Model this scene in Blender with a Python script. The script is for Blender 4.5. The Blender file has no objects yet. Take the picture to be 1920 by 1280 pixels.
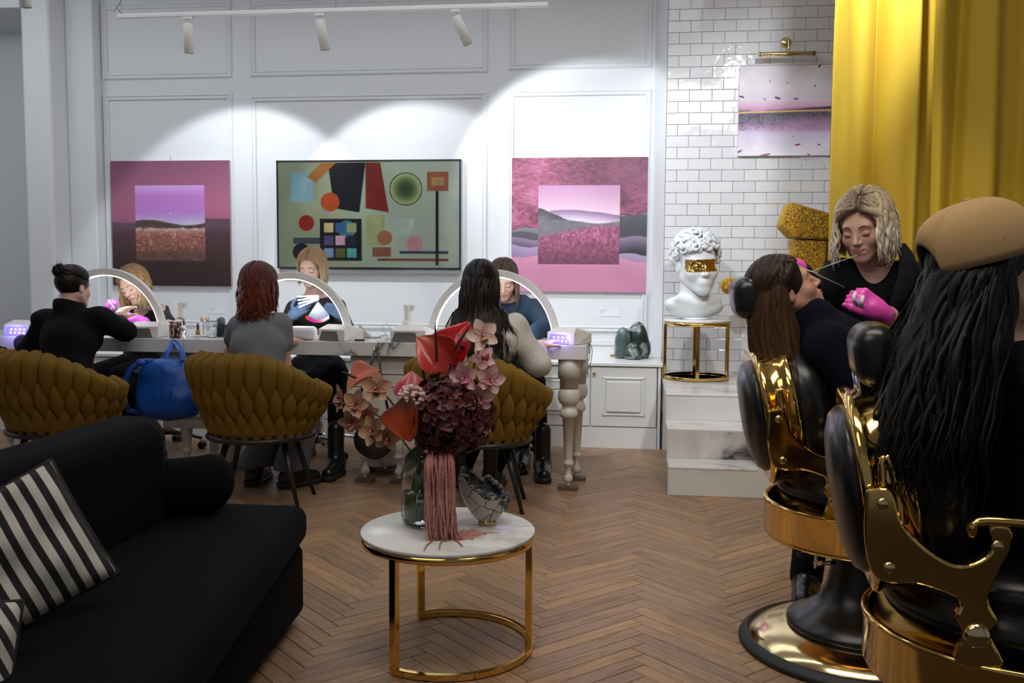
import bpy, bmesh, math, random
import numpy as np
from mathutils import Vector, Matrix, Euler
random.seed(7); RNG = np.random.RandomState(11)
PI = math.pi
sc = bpy.context.scene
COL = sc.collection

# ------------------------------------------------------------------ camera, world, lights, exposure
FPX = 1800.0; YAW = math.radians(7.2); PITCH = math.radians(4.5); ROLL = 0.0062; CAMH = 1.2
_fw = np.array([-math.sin(YAW)*math.cos(PITCH), math.cos(YAW)*math.cos(PITCH), -math.sin(PITCH)])
_r0 = np.array([math.cos(YAW), math.sin(YAW), 0.0]); _u0 = np.cross(_r0, _fw)
_r = _r0*math.cos(ROLL)+_u0*math.sin(ROLL); _u = -_r0*math.sin(ROLL)+_u0*math.cos(ROLL)
cam_data = bpy.data.cameras.new('camera'); cam = bpy.data.objects.new('camera', cam_data); COL.objects.link(cam)
cam_data.sensor_width = 36; cam_data.lens = FPX/1920*36; cam_data.clip_start = .05
cam.matrix_world = Matrix(((_r[0], _u[0], -_fw[0], 0), (_r[1], _u[1], -_fw[1], 0), (_r[2], _u[2], -_fw[2], CAMH), (0, 0, 0, 1)))
cam_data.dof.use_dof = False
sc.camera = cam
def at(x, y, X=None, Y=None, Z=None):
    """real point seen at photo pixel x,y lying on the plane X=, Y= or Z="""
    d = _fw*FPX+_r*(x-960)-_u*(y-640)
    t = Y/d[1] if Y is not None else ((Z-CAMH)/d[2] if Z is not None else X/d[0])
    return Vector((d[0]*t, d[1]*t, CAMH+d[2]*t))

sc.view_settings.view_transform = 'Standard'; sc.view_settings.look = 'None'
sc.view_settings.gamma = 1; sc.view_settings.use_curve_mapping = False
sc.view_settings.exposure = 0.0
w = bpy.data.worlds.new('world'); sc.world = w; w.use_nodes = True
w.node_tree.nodes['Background'].inputs[0].default_value = (.80, .84, .95, 1)
w.node_tree.nodes['Background'].inputs[1].default_value = .15
def light(kind, name, loc, power, color=(1, 1, 1), target=None, **kw):
    d = bpy.data.lights.new(name, kind); o = bpy.data.objects.new(name, d); COL.objects.link(o)
    o.location = loc; d.energy = power; d.color = color
    for k, v in kw.items(): setattr(d, k, v)
    if target is not None:
        o.rotation_euler = (Vector(target)-Vector(loc)).to_track_quat('-Z', 'Y').to_euler()
    return o
COOL = (.90, .95, 1.0); NEUT = (1, .93, .84)
YT = 5.92; ZT = 2.72           # the track rail above the tables
LX = [at(353, 60, Y=YT).x, at(600, 60, Y=YT).x, at(862, 60, Y=YT).x]
WALLY = 7.05; TILEY = 6.80
light('SPOT', 'track_beam', (LX[0]+.0, YT+.04, ZT-.22), 48, COOL, (LX[0]-.10, WALLY, 1.35), spot_size=math.radians(84), spot_blend=.22, shadow_soft_size=.03)
light('SPOT', 'track_beam', (LX[1]+.03, YT+.04, ZT-.22), 48, COOL, (LX[1]+.38, WALLY, 1.35), spot_size=math.radians(84), spot_blend=.22, shadow_soft_size=.03)
light('SPOT', 'track_beam', (LX[2]+.10, YT+.04, ZT-.20), 54, COOL, (LX[2]+.72, WALLY, 1.68), spot_size=math.radians(86), spot_blend=.22, shadow_soft_size=.03)
# ceiling spots further forward (they light the tiled wall, the steps and the floor)
light('SPOT', 'ceiling_beam', (-.6, 4.0, 2.95), 120, COOL, (.45, 6.6, 1.15), spot_size=math.radians(58), spot_blend=.5, shadow_soft_size=.04)
light('SPOT', 'ceiling_beam', (.95, 4.2, 3.0), 110, COOL, (1.0, 6.6, 1.5), spot_size=math.radians(70), spot_blend=.5, shadow_soft_size=.04)
light('SPOT', 'ceiling_beam', (.9, 3.4, 3.1), 75, NEUT, (.8, 4.4, 0), spot_size=math.radians(75), spot_blend=.7, shadow_soft_size=.05)
light('SPOT', 'ceiling_beam', (-.3, 3.4, 3.1), 40, NEUT, (-.2, 4.2, 0), spot_size=math.radians(70), spot_blend=.8, shadow_soft_size=.08)
light('AREA', 'fill_light', (-1.6, 5.6, 3.22), 21, COOL, (-1.6, 5.6, 0), shape='RECTANGLE', size=4.2, size_y=1.1)  # soft ambient fill added above the tables, no fixture of its own
light('AREA', 'fill_light', (.3, 2.0, 3.22), 46, NEUT, (.7, 3.2, .8), shape='RECTANGLE', size=2.0, size_y=1.2)  # frontal fill added to brighten the standing figure
light('AREA', 'fill_light', (-1.5, .6, 3.2), 22, NEUT, (-1.4, 1.2, 0), shape='RECTANGLE', size=2.2, size_y=1.2)

light('AREA', 'fill_light', (-4.6, 5.3, 3.2), 16, COOL, (-4.7, 6.5, 1.0), shape='RECTANGLE', size=1.2, size_y=.8)  # fill added to lift the left recess and piers
light('AREA', 'fill_light', (-1.6, 3.6, 3.22), 16, COOL, (-1.6, 5.0, .6), shape='RECTANGLE', size=3.4, size_y=.6)  # fill added from the front for the table and its lamps

# ------------------------------------------------------------------ materials
def lin(c):
    return tuple((x/12.92 if x <= .04045 else ((x+.055)/1.055)**2.4) for x in c)
def hexc(s): return lin(tuple(int(s[i:i+2], 16)/255 for i in (0, 2, 4)))+(1,)
MATS = {}
def mat(name, color, rough=.5, metal=0, **kw):
    if name in MATS: return MATS[name]
    m = bpy.data.materials.new(name); m.use_nodes = True
    b = m.node_tree.nodes['Principled BSDF']
    c = hexc(color) if isinstance(color, str) else tuple(color)+(1,)*(4-len(color))
    b.inputs['Base Color'].default_value = c
    b.inputs['Roughness'].default_value = rough; b.inputs['Metallic'].default_value = metal
    nm = {'sheen': 'Sheen Weight', 'sheen_r': 'Sheen Roughness', 'trans': 'Transmission Weight', 'ior': 'IOR', 'coat': 'Coat Weight',
          'coat_r': 'Coat Roughness', 'sss': 'Subsurface Weight', 'spec': 'Specular IOR Level', 'alpha': 'Alpha', 'emit': 'Emission Strength', 'aniso': 'Anisotropic'}
    for k, v in kw.items():
        if k in nm: b.inputs[nm[k]].default_value = v
    if 'sheen_c' in kw: b.inputs['Sheen Tint'].default_value = hexc(kw['sheen_c'])
    if 'emit_c' in kw: b.inputs['Emission Color'].default_value = hexc(kw['emit_c'])
    if kw.get('sss'): b.inputs['Subsurface Radius'].default_value = (.6, .25, .15); b.inputs['Subsurface Scale'].default_value = .02
    MATS[name] = m; return m
def N(m, t, **kw):
    n = m.node_tree.nodes.new(t)
    for k, v in kw.items():
        if k.startswith('_'): setattr(n, k[1:], v)
        else: n.inputs[k.replace('_', ' ')].default_value = v
    return n
def L(m, a, b): m.node_tree.links.new(a, b)
def bsdf(m): return m.node_tree.nodes['Principled BSDF']
def ramp(m, fac, stops, interp='LINEAR'):
    r = N(m, 'ShaderNodeValToRGB'); r.color_ramp.interpolation = interp
    el = r.color_ramp.elements
    while len(el) < len(stops): el.new(.5)
    for e, (p, c) in zip(el, stops):
        e.position = p; e.color = hexc(c) if isinstance(c, str) else ((c, c, c, 1) if isinstance(c, (int, float)) else tuple(c)+(1,)*(4-len(c)))
    L(m, fac, r.inputs[0]); return r
def tex(m, kind='Object', scale=(1, 1, 1)):
    tc = N(m, 'ShaderNodeTexCoord'); mp = N(m, 'ShaderNodeMapping'); mp.inputs['Scale'].default_value = scale
    L(m, tc.outputs[kind], mp.inputs[0]); return mp.outputs[0]
def noise(m, vec, scale, detail=4, rough=.5, dist=0):
    n = N(m, 'ShaderNodeTexNoise', Scale=scale, Detail=detail, Roughness=rough, Distortion=dist); L(m, vec, n.inputs['Vector']); return n
def bump(m, h, strength=.3, dist=.01):
    b = N(m, 'ShaderNodeBump', Strength=strength, Distance=dist); L(m, h, b.inputs['Height']); L(m, b.outputs[0], bsdf(m).inputs['Normal']); return b
def bumpy(name, color, rough, scale, strength, dist=.003, **kw):
    if name in MATS: return MATS[name]
    m = mat(name, color, rough, **kw); n = noise(m, tex(m), scale, 3); bump(m, n.outputs['Fac'], strength, dist); return m

M = {}
M['wall'] = bumpy('wall_paint', 'DDDFE2', .55, 9, .06)
M['ceil'] = mat('ceiling_paint', 'E4E4E4', .8)
M['white'] = mat('white_lacquer', 'DEDDDA', .32)
M['leg'] = mat('white_painted_wood', 'D3CEC4', .38)
M['plastic'] = mat('white_plastic', 'E6E3DE', .3)
M['gold'] = bumpy('polished_gold', (.83, .55, .17), .10, 14, .05, .004, metal=1)
M['gold2'] = mat('pale_gold', (.80, .63, .34), .14, 1)
M['chrome'] = mat('chrome', (.8, .8, .82), .12, 1)
M['bmetal'] = mat('black_metal', (.012, .012, .013), .38)
M['bplastic'] = mat('black_plastic', (.012, .012, .014), .3)
M['rubber'] = mat('black_rubber', (.012, .012, .012), .55)
M['leather'] = bumpy('black_leather', (.008, .008, .009), .30, 60, .12, .002, spec=.55)
M['velvetblack'] = bumpy('black_velvet', (.0022, .0024, .0034), .95, 50, .25, .004, sheen=.03, sheen_c='8090A0', spec=.1)
M['piping'] = mat('black_piping', (.01, .01, .012), .8)
M['mustard'] = bumpy('mustard_velvet', (.15, .085, .012), .85, 30, .08, .003, sheen=.4, sheen_c='C89830', spec=.15)
M['curtain'] = bumpy('yellow_curtain_satin', (.56, .37, .028), .62, 70, .06, .002, sheen=.3, sheen_c='FFE070', spec=.3)
M['skin'] = mat('skin', 'DDB39E', .48, sss=.12)
M['skin2'] = mat('skin_warm', 'CF9C84', .48, sss=.12)
M['lips'] = mat('lips', 'B87473', .45)
M['lash'] = mat('lash_brown', (.03, .018, .012), .7)
M['brow'] = mat('brow', (.13, .075, .045), .8)
M['blackcloth'] = bumpy('black_cloth', (.004, .0043, .006), .9, 26, .6, .010, spec=.2)
M['blackfine'] = bumpy('black_fine_cloth', (.012, .012, .014), .6, 12, .5, .01)
M['navy'] = bumpy('navy_cloth', (.009, .018, .042), .8, 22, .5, .008, sheen=.15)
M['navydark'] = bumpy('dark_navy_knit', (.003, .0042, .011), .95, 60, .4, .004, spec=.15)
M['denim'] = bumpy('navy_denim', (.020, .045, .085), .8, 18, .5, .01)
M['greycloth'] = bumpy('grey_tshirt', (.155, .165, .175), .85, 14, .4, .01)
M['greypants'] = bumpy('grey_trousers', (.14, .15, .165), .9, 12, .5, .012)
M['beige'] = bumpy('beige_shirt', (.52, .50, .46), .8, 12, .6, .014)
M['pink'] = mat('pink_glove', (.78, .075, .45), .35, sss=.05)
M['violet'] = mat('violet_pink_glove', (.72, .10, .62), .35, sss=.05)
M['blueglove'] = mat('blue_grey_glove', (.115, .19, .32), .4)
M['blue'] = bumpy('blue_nylon', (.0035, .075, .37), .42, 16, .5, .012)
M['camel'] = bumpy('camel_cotton', (.44, .27, .115), .9, 90, .12, .002, sheen=.1)
M['plaster'] = bumpy('white_plaster', 'DDE0E2', .55, 18, .08, .003)
M['wirecol'] = mat('cable_grey', (.18, .18, .19), .5)
M['paper'] = mat('paper_white', 'E4E4EA', .7)
M['led'] = mat('led_white', 'FFFFFF', .4, emit=9, emit_c='EAF2FF')
M['ledsoft'] = mat('led_soft', 'FFFFFF', .4, emit=2.2, emit_c='EEF4FF')
M['uv'] = mat('uv_glow', '7A70FF', .4, emit=1.6, emit_c='6A5BFF')
M['uvdot'] = mat('uv_dot', 'FFFFFF', .4, emit=9, emit_c='D8DCFF')
def glass(name, col=(1, 1, 1), rough=0.0, ior=1.45):
    return mat(name, col, rough, trans=1.0, ior=ior)
M['glass'] = glass('clear_glass', (.96, .98, .98)); M['water'] = glass('water', (.93, .97, .96), 0, 1.33)

def marble(name, base, vein, scale=1.4, thin=.028, rough=.16, seed=0.0, rg0=.48):
    m = mat(name, base, rough); v = tex(m, 'Object'); mp = N(m, 'ShaderNodeMapping'); mp.inputs['Location'].default_value = (seed, seed*1.7, seed*.6)
    mp.inputs['Rotation'].default_value = (.4, .5, .7); L(m, v, mp.inputs[0]); v = mp.outputs[0]
    n = noise(m, v, scale, 6, .55, 1.1)
    s = N(m, 'ShaderNodeMath', _operation='SUBTRACT'); L(m, n.outputs['Fac'], s.inputs[0]); s.inputs[1].default_value = .5
    a = N(m, 'ShaderNodeMath', _operation='ABSOLUTE'); L(m, s.outputs[0], a.inputs[0])
    r = ramp(m, a.outputs[0], [(0, 1.0), (thin*.5, .75), (thin*1.6, .22), (thin*4, 0.0)])
    g = noise(m, v, scale*.9, 2); rg = ramp(m, g.outputs['Fac'], [(rg0, 0.0), (rg0+.12, 1.0)])
    mu = N(m, 'ShaderNodeMath', _operation='MULTIPLY'); L(m, r.outputs[0], mu.inputs[0]); L(m, rg.outputs[0], mu.inputs[1])
    mx = N(m, 'ShaderNodeMix', _data_type='RGBA'); L(m, mu.outputs[0], mx.inputs[0])
    mx.inputs[6].default_value = hexc(base); mx.inputs[7].default_value = hexc(vein); L(m, mx.outputs[2], bsdf(m).inputs['Base Color'])
    return m
M['marble'] = marble('white_marble', 'DEDCDA', '6E6C6C', 1.5, .016, .18, 3.1)
M['marbletop'] = marble('white_marble_tabletop', 'E4E3E0', 'B9B9B8', 2.2, .02, .30, 1.3)
M['marblestep'] = marble('veined_marble', 'D8D6D4', '2E2E34', 2.1, .050, .10, 9.4, rg0=.40)
M['stone_green'] = marble('dark_green_stone', '25312F', '9DAAA6', 9, .04, .22, 2.0)
M['stone_grey'] = marble('grey_green_stone', '4A5A57', 'A8B3AF', 14, .06, .35, 5.0)

def wood():
    m = mat('oak_parquet', (.4, .26, .16), .34, spec=.4)
    tc = N(m, 'ShaderNodeTexCoord'); oi = N(m, 'ShaderNodeObjectInfo')
    at_ = N(m, 'ShaderNodeAttribute', _attribute_name='uvr')    # per plank: along, across, random
    sx = N(m, 'ShaderNodeSeparateXYZ'); L(m, at_.outputs['Vector'], sx.inputs[0])
    rr = N(m, 'ShaderNodeMath', _operation='ADD'); L(m, sx.outputs[2], rr.inputs[0]); L(m, oi.outputs['Random'], rr.inputs[1])
    cb = N(m, 'ShaderNodeCombineXYZ')
    k1 = N(m, 'ShaderNodeMath', _operation='MULTIPLY'); L(m, sx.outputs[0], k1.inputs[0]); k1.inputs[1].default_value = 5
    k2 = N(m, 'ShaderNodeMath', _operation='MULTIPLY'); L(m, sx.outputs[1], k2.inputs[0]); k2.inputs[1].default_value = 70
    k3 = N(m, 'ShaderNodeMath', _operation='MULTIPLY'); L(m, rr.outputs[0], k3.inputs[0]); k3.inputs[1].default_value = 57
    L(m, k1.outputs[0], cb.inputs[0]); L(m, k2.outputs[0], cb.inputs[1]); L(m, k3.outputs[0], cb.inputs[2])
    g = noise(m, cb.outputs[0], 1.0, 5, .6, .9)
    fr = N(m, 'ShaderNodeMath', _operation='FRACT'); L(m, k3.outputs[0], fr.inputs[0])
    base = ramp(m, fr.outputs[0], [(0, '8A6E56'), (.25, '9E7F63'), (.5, '91755D'), (.75, 'AA8661'), (1, '957861')])
    gr = ramp(m, g.outputs['Fac'], [(.33, .62), (.47, .95), (.68, 1.05)])
    mx = N(m, 'ShaderNodeMix', _data_type='RGBA', _blend_type='MULTIPLY'); mx.inputs[0].default_value = 1
    L(m, base.outputs[0], mx.inputs[6]); L(m, gr.outputs[0], mx.inputs[7]); L(m, mx.outputs[2], bsdf(m).inputs['Base Color'])
    ro = ramp(m, g.outputs['Fac'], [(.3, .55), (.7, .30)]); L(m, ro.outputs[0], bsdf(m).inputs['Roughness'])
    bump(m, g.outputs['Fac'], .25, .0015); return m
M['wood'] = wood()
M['grout'] = mat('floor_joint', (.045, .03, .02), .9)
def tilemat():
    m = mat('glazed_white_tile', 'D8D8DA', .07, coat=.6, coat_r=.04); oi = N(m, 'ShaderNodeObjectInfo')
    v = tex(m, 'Object'); ad = N(m, 'ShaderNodeVectorMath', _operation='ADD'); L(m, v, ad.inputs[0])
    sc_ = N(m, 'ShaderNodeVectorMath', _operation='SCALE'); sc_.inputs['Scale'].default_value = 11; L(m, oi.outputs['Location'], sc_.inputs[0]); L(m, sc_.outputs[0], ad.inputs[1])
    n = noise(m, ad.outputs[0], 16, 2, .5); bump(m, n.outputs['Fac'], .55, .004)
    r = ramp(m, oi.outputs['Random'], [(0, 'DEDEE0'), (1, 'E6E5E5')]); L(m, r.outputs[0], bsdf(m).inputs['Base Color']); return m
M['tile'] = tilemat(); M['tilegrout'] = mat('tile_grout', 'BAB7B3', .9)
def leopard():
    m = mat('leopard_velvet', (.5, .33, .03), .8, sheen=.4, sheen_c='FFD050'); v = tex(m)
    d = noise(m, v, 20, 2); vo = N(m, 'ShaderNodeTexVoronoi', Scale=62, _feature='DISTANCE_TO_EDGE')
    mxv = N(m, 'ShaderNodeMix', _data_type='VECTOR'); mxv.inputs[0].default_value = .06
    L(m, v, mxv.inputs[4]); L(m, d.outputs['Color'], mxv.inputs[5]); L(m, mxv.outputs[1], vo.inputs['Vector'])
    r = ramp(m, vo.outputs['Distance'], [(.08, '6E4A0C'), (.16, 'C2930F'), (.6, 'C99C14')]); L(m, r.outputs[0], bsdf(m).inputs['Base Color'])
    bump(m, vo.outputs['Distance'], .3, .003); return m
M['leopard'] = leopard()
def haircol(name, root, mid, tip, rough=.42, p=(.0, .35, 1.0)):
    m = mat(name, mid, rough, spec=.28)
    a = N(m, 'ShaderNodeAttribute', _attribute_name='uvr'); s = N(m, 'ShaderNodeSeparateXYZ'); L(m, a.outputs['Vector'], s.inputs[0])
    r = ramp(m, s.outputs[0], [(p[0], root), (p[1], mid), (p[2], tip)])
    cb = N(m, 'ShaderNodeCombineXYZ'); k = N(m, 'ShaderNodeMath', _operation='MULTIPLY'); L(m, s.outputs[2], k.inputs[0]); k.inputs[1].default_value = 91
    k2 = N(m, 'ShaderNodeMath', _operation='MULTIPLY'); L(m, s.outputs[1], k2.inputs[0]); k2.inputs[1].default_value = 16
    L(m, k.outputs[0], cb.inputs[0]); L(m, k2.outputs[0], cb.inputs[1]); k3 = N(m, 'ShaderNodeMath', _operation='MULTIPLY'); L(m, s.outputs[0], k3.inputs[0]); k3.inputs[1].default_value = 1.5; L(m, k3.outputs[0], cb.inputs[2])
    n = noise(m, cb.outputs[0], 1.0, 2, .6); g = ramp(m, n.outputs['Fac'], [(.3, .45), (.5, .95), (.7, 1.5)])
    mx = N(m, 'ShaderNodeMix', _data_type='RGBA', _blend_type='MULTIPLY'); mx.inputs[0].default_value = 1
    L(m, r.outputs[0], mx.inputs[6]); L(m, g.outputs[0], mx.inputs[7]); L(m, mx.outputs[2], bsdf(m).inputs['Base Color']); bump(m, n.outputs['Fac'], .4, .002)
    return m
def vcol(name, rough=.6, sheen=0, bumps=0, coat=0):
    m = mat(name, (1, 1, 1), rough, sheen=sheen, coat=coat); a = N(m, 'ShaderNodeAttribute', _attribute_name='col'); L(m, a.outputs['Color'], bsdf(m).inputs['Base Color'])
    if bumps: n = noise(m, tex(m), 60, 5, .7); bump(m, n.outputs['Fac'], bumps, .01)
    return m
# ------------------------------------------------------------------ object helpers
def tag(o, label=None, cat=None, group=None, kind=None):
    if label: o['label'] = label
    if cat: o['category'] = cat
    if group: o['group'] = group
    if kind: o['kind'] = kind
    return o
def empty(name, loc=(0, 0, 0), rz=0, label=None, cat=None, group=None):
    o = bpy.data.objects.new(name, None); COL.objects.link(o); o.location = loc; o.rotation_euler = (0, 0, rz); o.empty_display_size = .1
    return tag(o, label, cat, group)
def link(name, me, m=None, parent=None, smooth=False):
    if m is not None:
        for mm in (m if isinstance(m, (list, tuple)) else [m]): me.materials.append(mm)
    o = bpy.data.objects.new(name, me); COL.objects.link(o)
    if smooth: me.polygons.foreach_set('use_smooth', [True]*len(me.polygons))
    if parent is not None: o.parent = parent
    return o
def children(o): return [c for c in bpy.data.objects if c.parent == o]
def copy_tree(o, parent=None):
    kids = CH.get(o.name) if False else [c for c in o.children]
    c = o.copy(); COL.objects.link(c)
    if parent is not None: c.parent = parent
    for k in kids: copy_tree(k, c)
    return c
class MB:
    """collects geometry as numpy-friendly lists, builds ONE mesh"""
    def __init__(s): s.v = []; s.f = []; s.mi = []; s.sm = []; s.u = []
    def add(s, V, Fc, mi=0, smooth=False, uvr=None):
        b = len(s.v); s.v.extend([tuple(p) for p in V]); s.f.extend([tuple(i+b for i in f) for f in Fc]); s.mi.extend([mi]*len(Fc)); s.sm.extend([smooth]*len(Fc))
        s.u.extend(uvr if uvr is not None else [(0, 0, 0)]*len(V)); return s
    def box(s, x0, x1, y0, y1, z0, z1, mi=0, bev=0, M4=None):
        if bev <= 0:
            V = [(x, y, z) for z in (z0, z1) for y in (y0, y1) for x in (x0, x1)]
            Fc = [(0, 2, 3, 1), (4, 5, 7, 6), (0, 1, 5, 4), (2, 6, 7, 3), (0, 4, 6, 2), (1, 3, 7, 5)]
        else:
            bm = bmesh.new(); bmesh.ops.create_cube(bm, size=1)
            for q in bm.verts: q.co = Vector(((x0+x1)/2+q.co.x*(x1-x0), (y0+y1)/2+q.co.y*(y1-y0), (z0+z1)/2+q.co.z*(z1-z0)))
            bmesh.ops.bevel(bm, geom=bm.edges[:], offset=bev, segments=2 if bev < .02 else 4, affect='EDGES', profile=.5)
            V = [tuple(q.co) for q in bm.verts]; Fc = [tuple(q.index for q in f.verts) for f in bm.faces]; bm.free()
        if M4 is not None: V = [M4 @ Vector(p) for p in V]
        return s.add(V, Fc, mi, False)
    def lathe(s, prof, c=(0, 0, 0), n=32, mi=0, M4=None, smooth=True, a0=0, a1=2*PI):
        full = abs(a1-a0-2*PI) < 1e-6; k = n if full else n+1; V = []
        for r, z in prof:
            for i in range(k):
                a = a0+(a1-a0)*i/n; V.append((r*math.cos(a), r*math.sin(a), z))
        Fc = []
        for j in range(len(prof)-1):
            for i in range(n):
                i2 = (i+1) % k; Fc.append((j*k+i, j*k+i2, (j+1)*k+i2, (j+1)*k+i))
        if full:
            if prof[0][0] > 1e-5: Fc.append(tuple(reversed(range(k))))
            if prof[-1][0] > 1e-5: Fc.append(tuple((len(prof)-1)*k+i for i in range(k)))
        T = M4 if M4 is not None else Matrix.Identity(4); cc = Vector(c)
        return s.add([T @ (Vector(p)) + cc for p in V], Fc, mi, smooth)
    def tube(s, P, R, n=8, mi=0, smooth=True, flat=1.0, up=None, cap=True, uvr=None):
        P = [Vector(p) for p in P]; m_ = len(P); R = R if isinstance(R, (list, tuple, np.ndarray)) else [R]*m_
        V = []; U = []; prev = Vector(up) if up is not None else None
        for i in range(m_):
            t = (P[min(i+1, m_-1)]-P[max(i-1, 0)])
            if t.length < 1e-9: t = Vector((0, 0, 1))
            t.normalize()
            if prev is None: prev = Vector((0, 0, 1)) if abs(t.z) < .9 else Vector((1, 0, 0))
            a = prev-t*prev.dot(t)
            if a.length < 1e-6: a = t.orthogonal()
            a.normalize(); b = t.cross(a); prev = a
            for k in range(n):
                q = 2*PI*k/n; V.append(P[i]+a*(R[i]*flat*math.cos(q))+b*(R[i]*math.sin(q)))
                if uvr is not None: U.append((i/(m_-1), k/n, uvr))
        Fc = [(i*n+k, i*n+(k+1) % n, (i+1)*n+(k+1) % n, (i+1)*n+k) for i in range(m_-1) for k in range(n)]
        if cap: Fc.append(tuple(reversed(range(n)))); Fc.append(tuple((m_-1)*n+k for k in range(n)))
        return s.add(V, Fc, mi, smooth, U if uvr is not None else None)
    def grid(s, fn, nu, nv, mi=0, smooth=True, wrap=False, uvr=None):
        V = [fn(i/(nu-(0 if wrap else 1)), j/(nv-1)) for j in range(nv) for i in range(nu)]
        Fc = [(j*nu+i, j*nu+(i+1) % nu, (j+1)*nu+(i+1) % nu, (j+1)*nu+i) for j in range(nv-1) for i in range(nu if wrap else nu-1)]
        return s.add(V, Fc, mi, smooth, uvr)
    def prism(s, pts, z0, z1, M4=None, mi=0, smooth=False):
        n = len(pts); V = [(x, y, z0) for x, y in pts]+[(x, y, z1) for x, y in pts]
        Fc = [tuple(reversed(range(n))), tuple(range(n, 2*n))]+[(i, (i+1) % n, n+(i+1) % n, n+i) for i in range(n)]
        if M4 is not None: V = [M4 @ Vector(p) for p in V]
        return s.add(V, Fc, mi, smooth)
    def ball(s, c, r, n=12, mi=0, sc3=(1, 1, 1), M4=None):
        prof = [(math.sin(PI*j/(n//2+1)), -math.cos(PI*j/(n//2+1))) for j in range(n//2+2)]; prof[0] = (0, -1); prof[-1] = (0, 1)
        T = (M4 or Matrix.Identity(4)) @ Matrix.Diagonal((r*sc3[0], r*sc3[1], r*sc3[2], 1))
        return s.lathe([(max(a, 1e-6), z) for a, z in prof], c, n, mi, T)
    def mesh(s, name='m', weld=False):
        me = bpy.data.meshes.new(name); me.from_pydata([tuple(v) for v in s.v], [], s.f)
        me.polygons.foreach_set('material_index', s.mi); me.polygons.foreach_set('use_smooth', s.sm)
        if any(u != (0, 0, 0) for u in s.u[:50]) or any(u != (0, 0, 0) for u in s.u[-50:]):
            a = me.attributes.new('uvr', 'FLOAT_VECTOR', 'POINT'); a.data.foreach_set('vector', np.array(s.u, dtype=np.float32).ravel())
        me.update(); return me
    def build(s, name, m, parent=None, bevel=0, loc=None, seg=2):
        o = link(name, s.mesh(name), m, parent)
        if bevel: b = o.modifiers.new('b', 'BEVEL'); b.width = bevel; b.segments = seg; b.limit_method = 'ANGLE'; b.angle_limit = .6; b.harden_normals = False
        if loc is not None: o.location = loc
        return o
def spline(pts, n=24):
    """Catmull-Rom through pts"""
    P = [Vector(p) for p in pts]; P = [P[0]*2-P[1]]+P+[P[-1]*2-P[-2]]; out = []; k = len(P)-3
    for i in range(n+1):
        u = min(i/n*k, k-1e-6); j = int(u); t = u-j; a, b, c, d = P[j:j+4]
        out.append(.5*((2*b)+(c-a)*t+(2*a-5*b+4*c-d)*t*t+(3*b-a-3*c+d)*t**3))
    return out
def rotM(rx=0, ry=0, rz=0): return Euler((rx, ry, rz)).to_matrix().to_4x4()
def frame(o, xa, ya, za):
    return Matrix(((xa[0], ya[0], za[0], o[0]), (xa[1], ya[1], za[1], o[1]), (xa[2], ya[2], za[2], o[2]), (0, 0, 0, 1)))
def lookframe(o, fwd, up):
    """local +y = fwd, +z ~ up"""
    y = Vector(fwd).normalized(); x = y.cross(Vector(up)).normalized(); z = x.cross(y); return frame(o, x, y, z)

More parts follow.
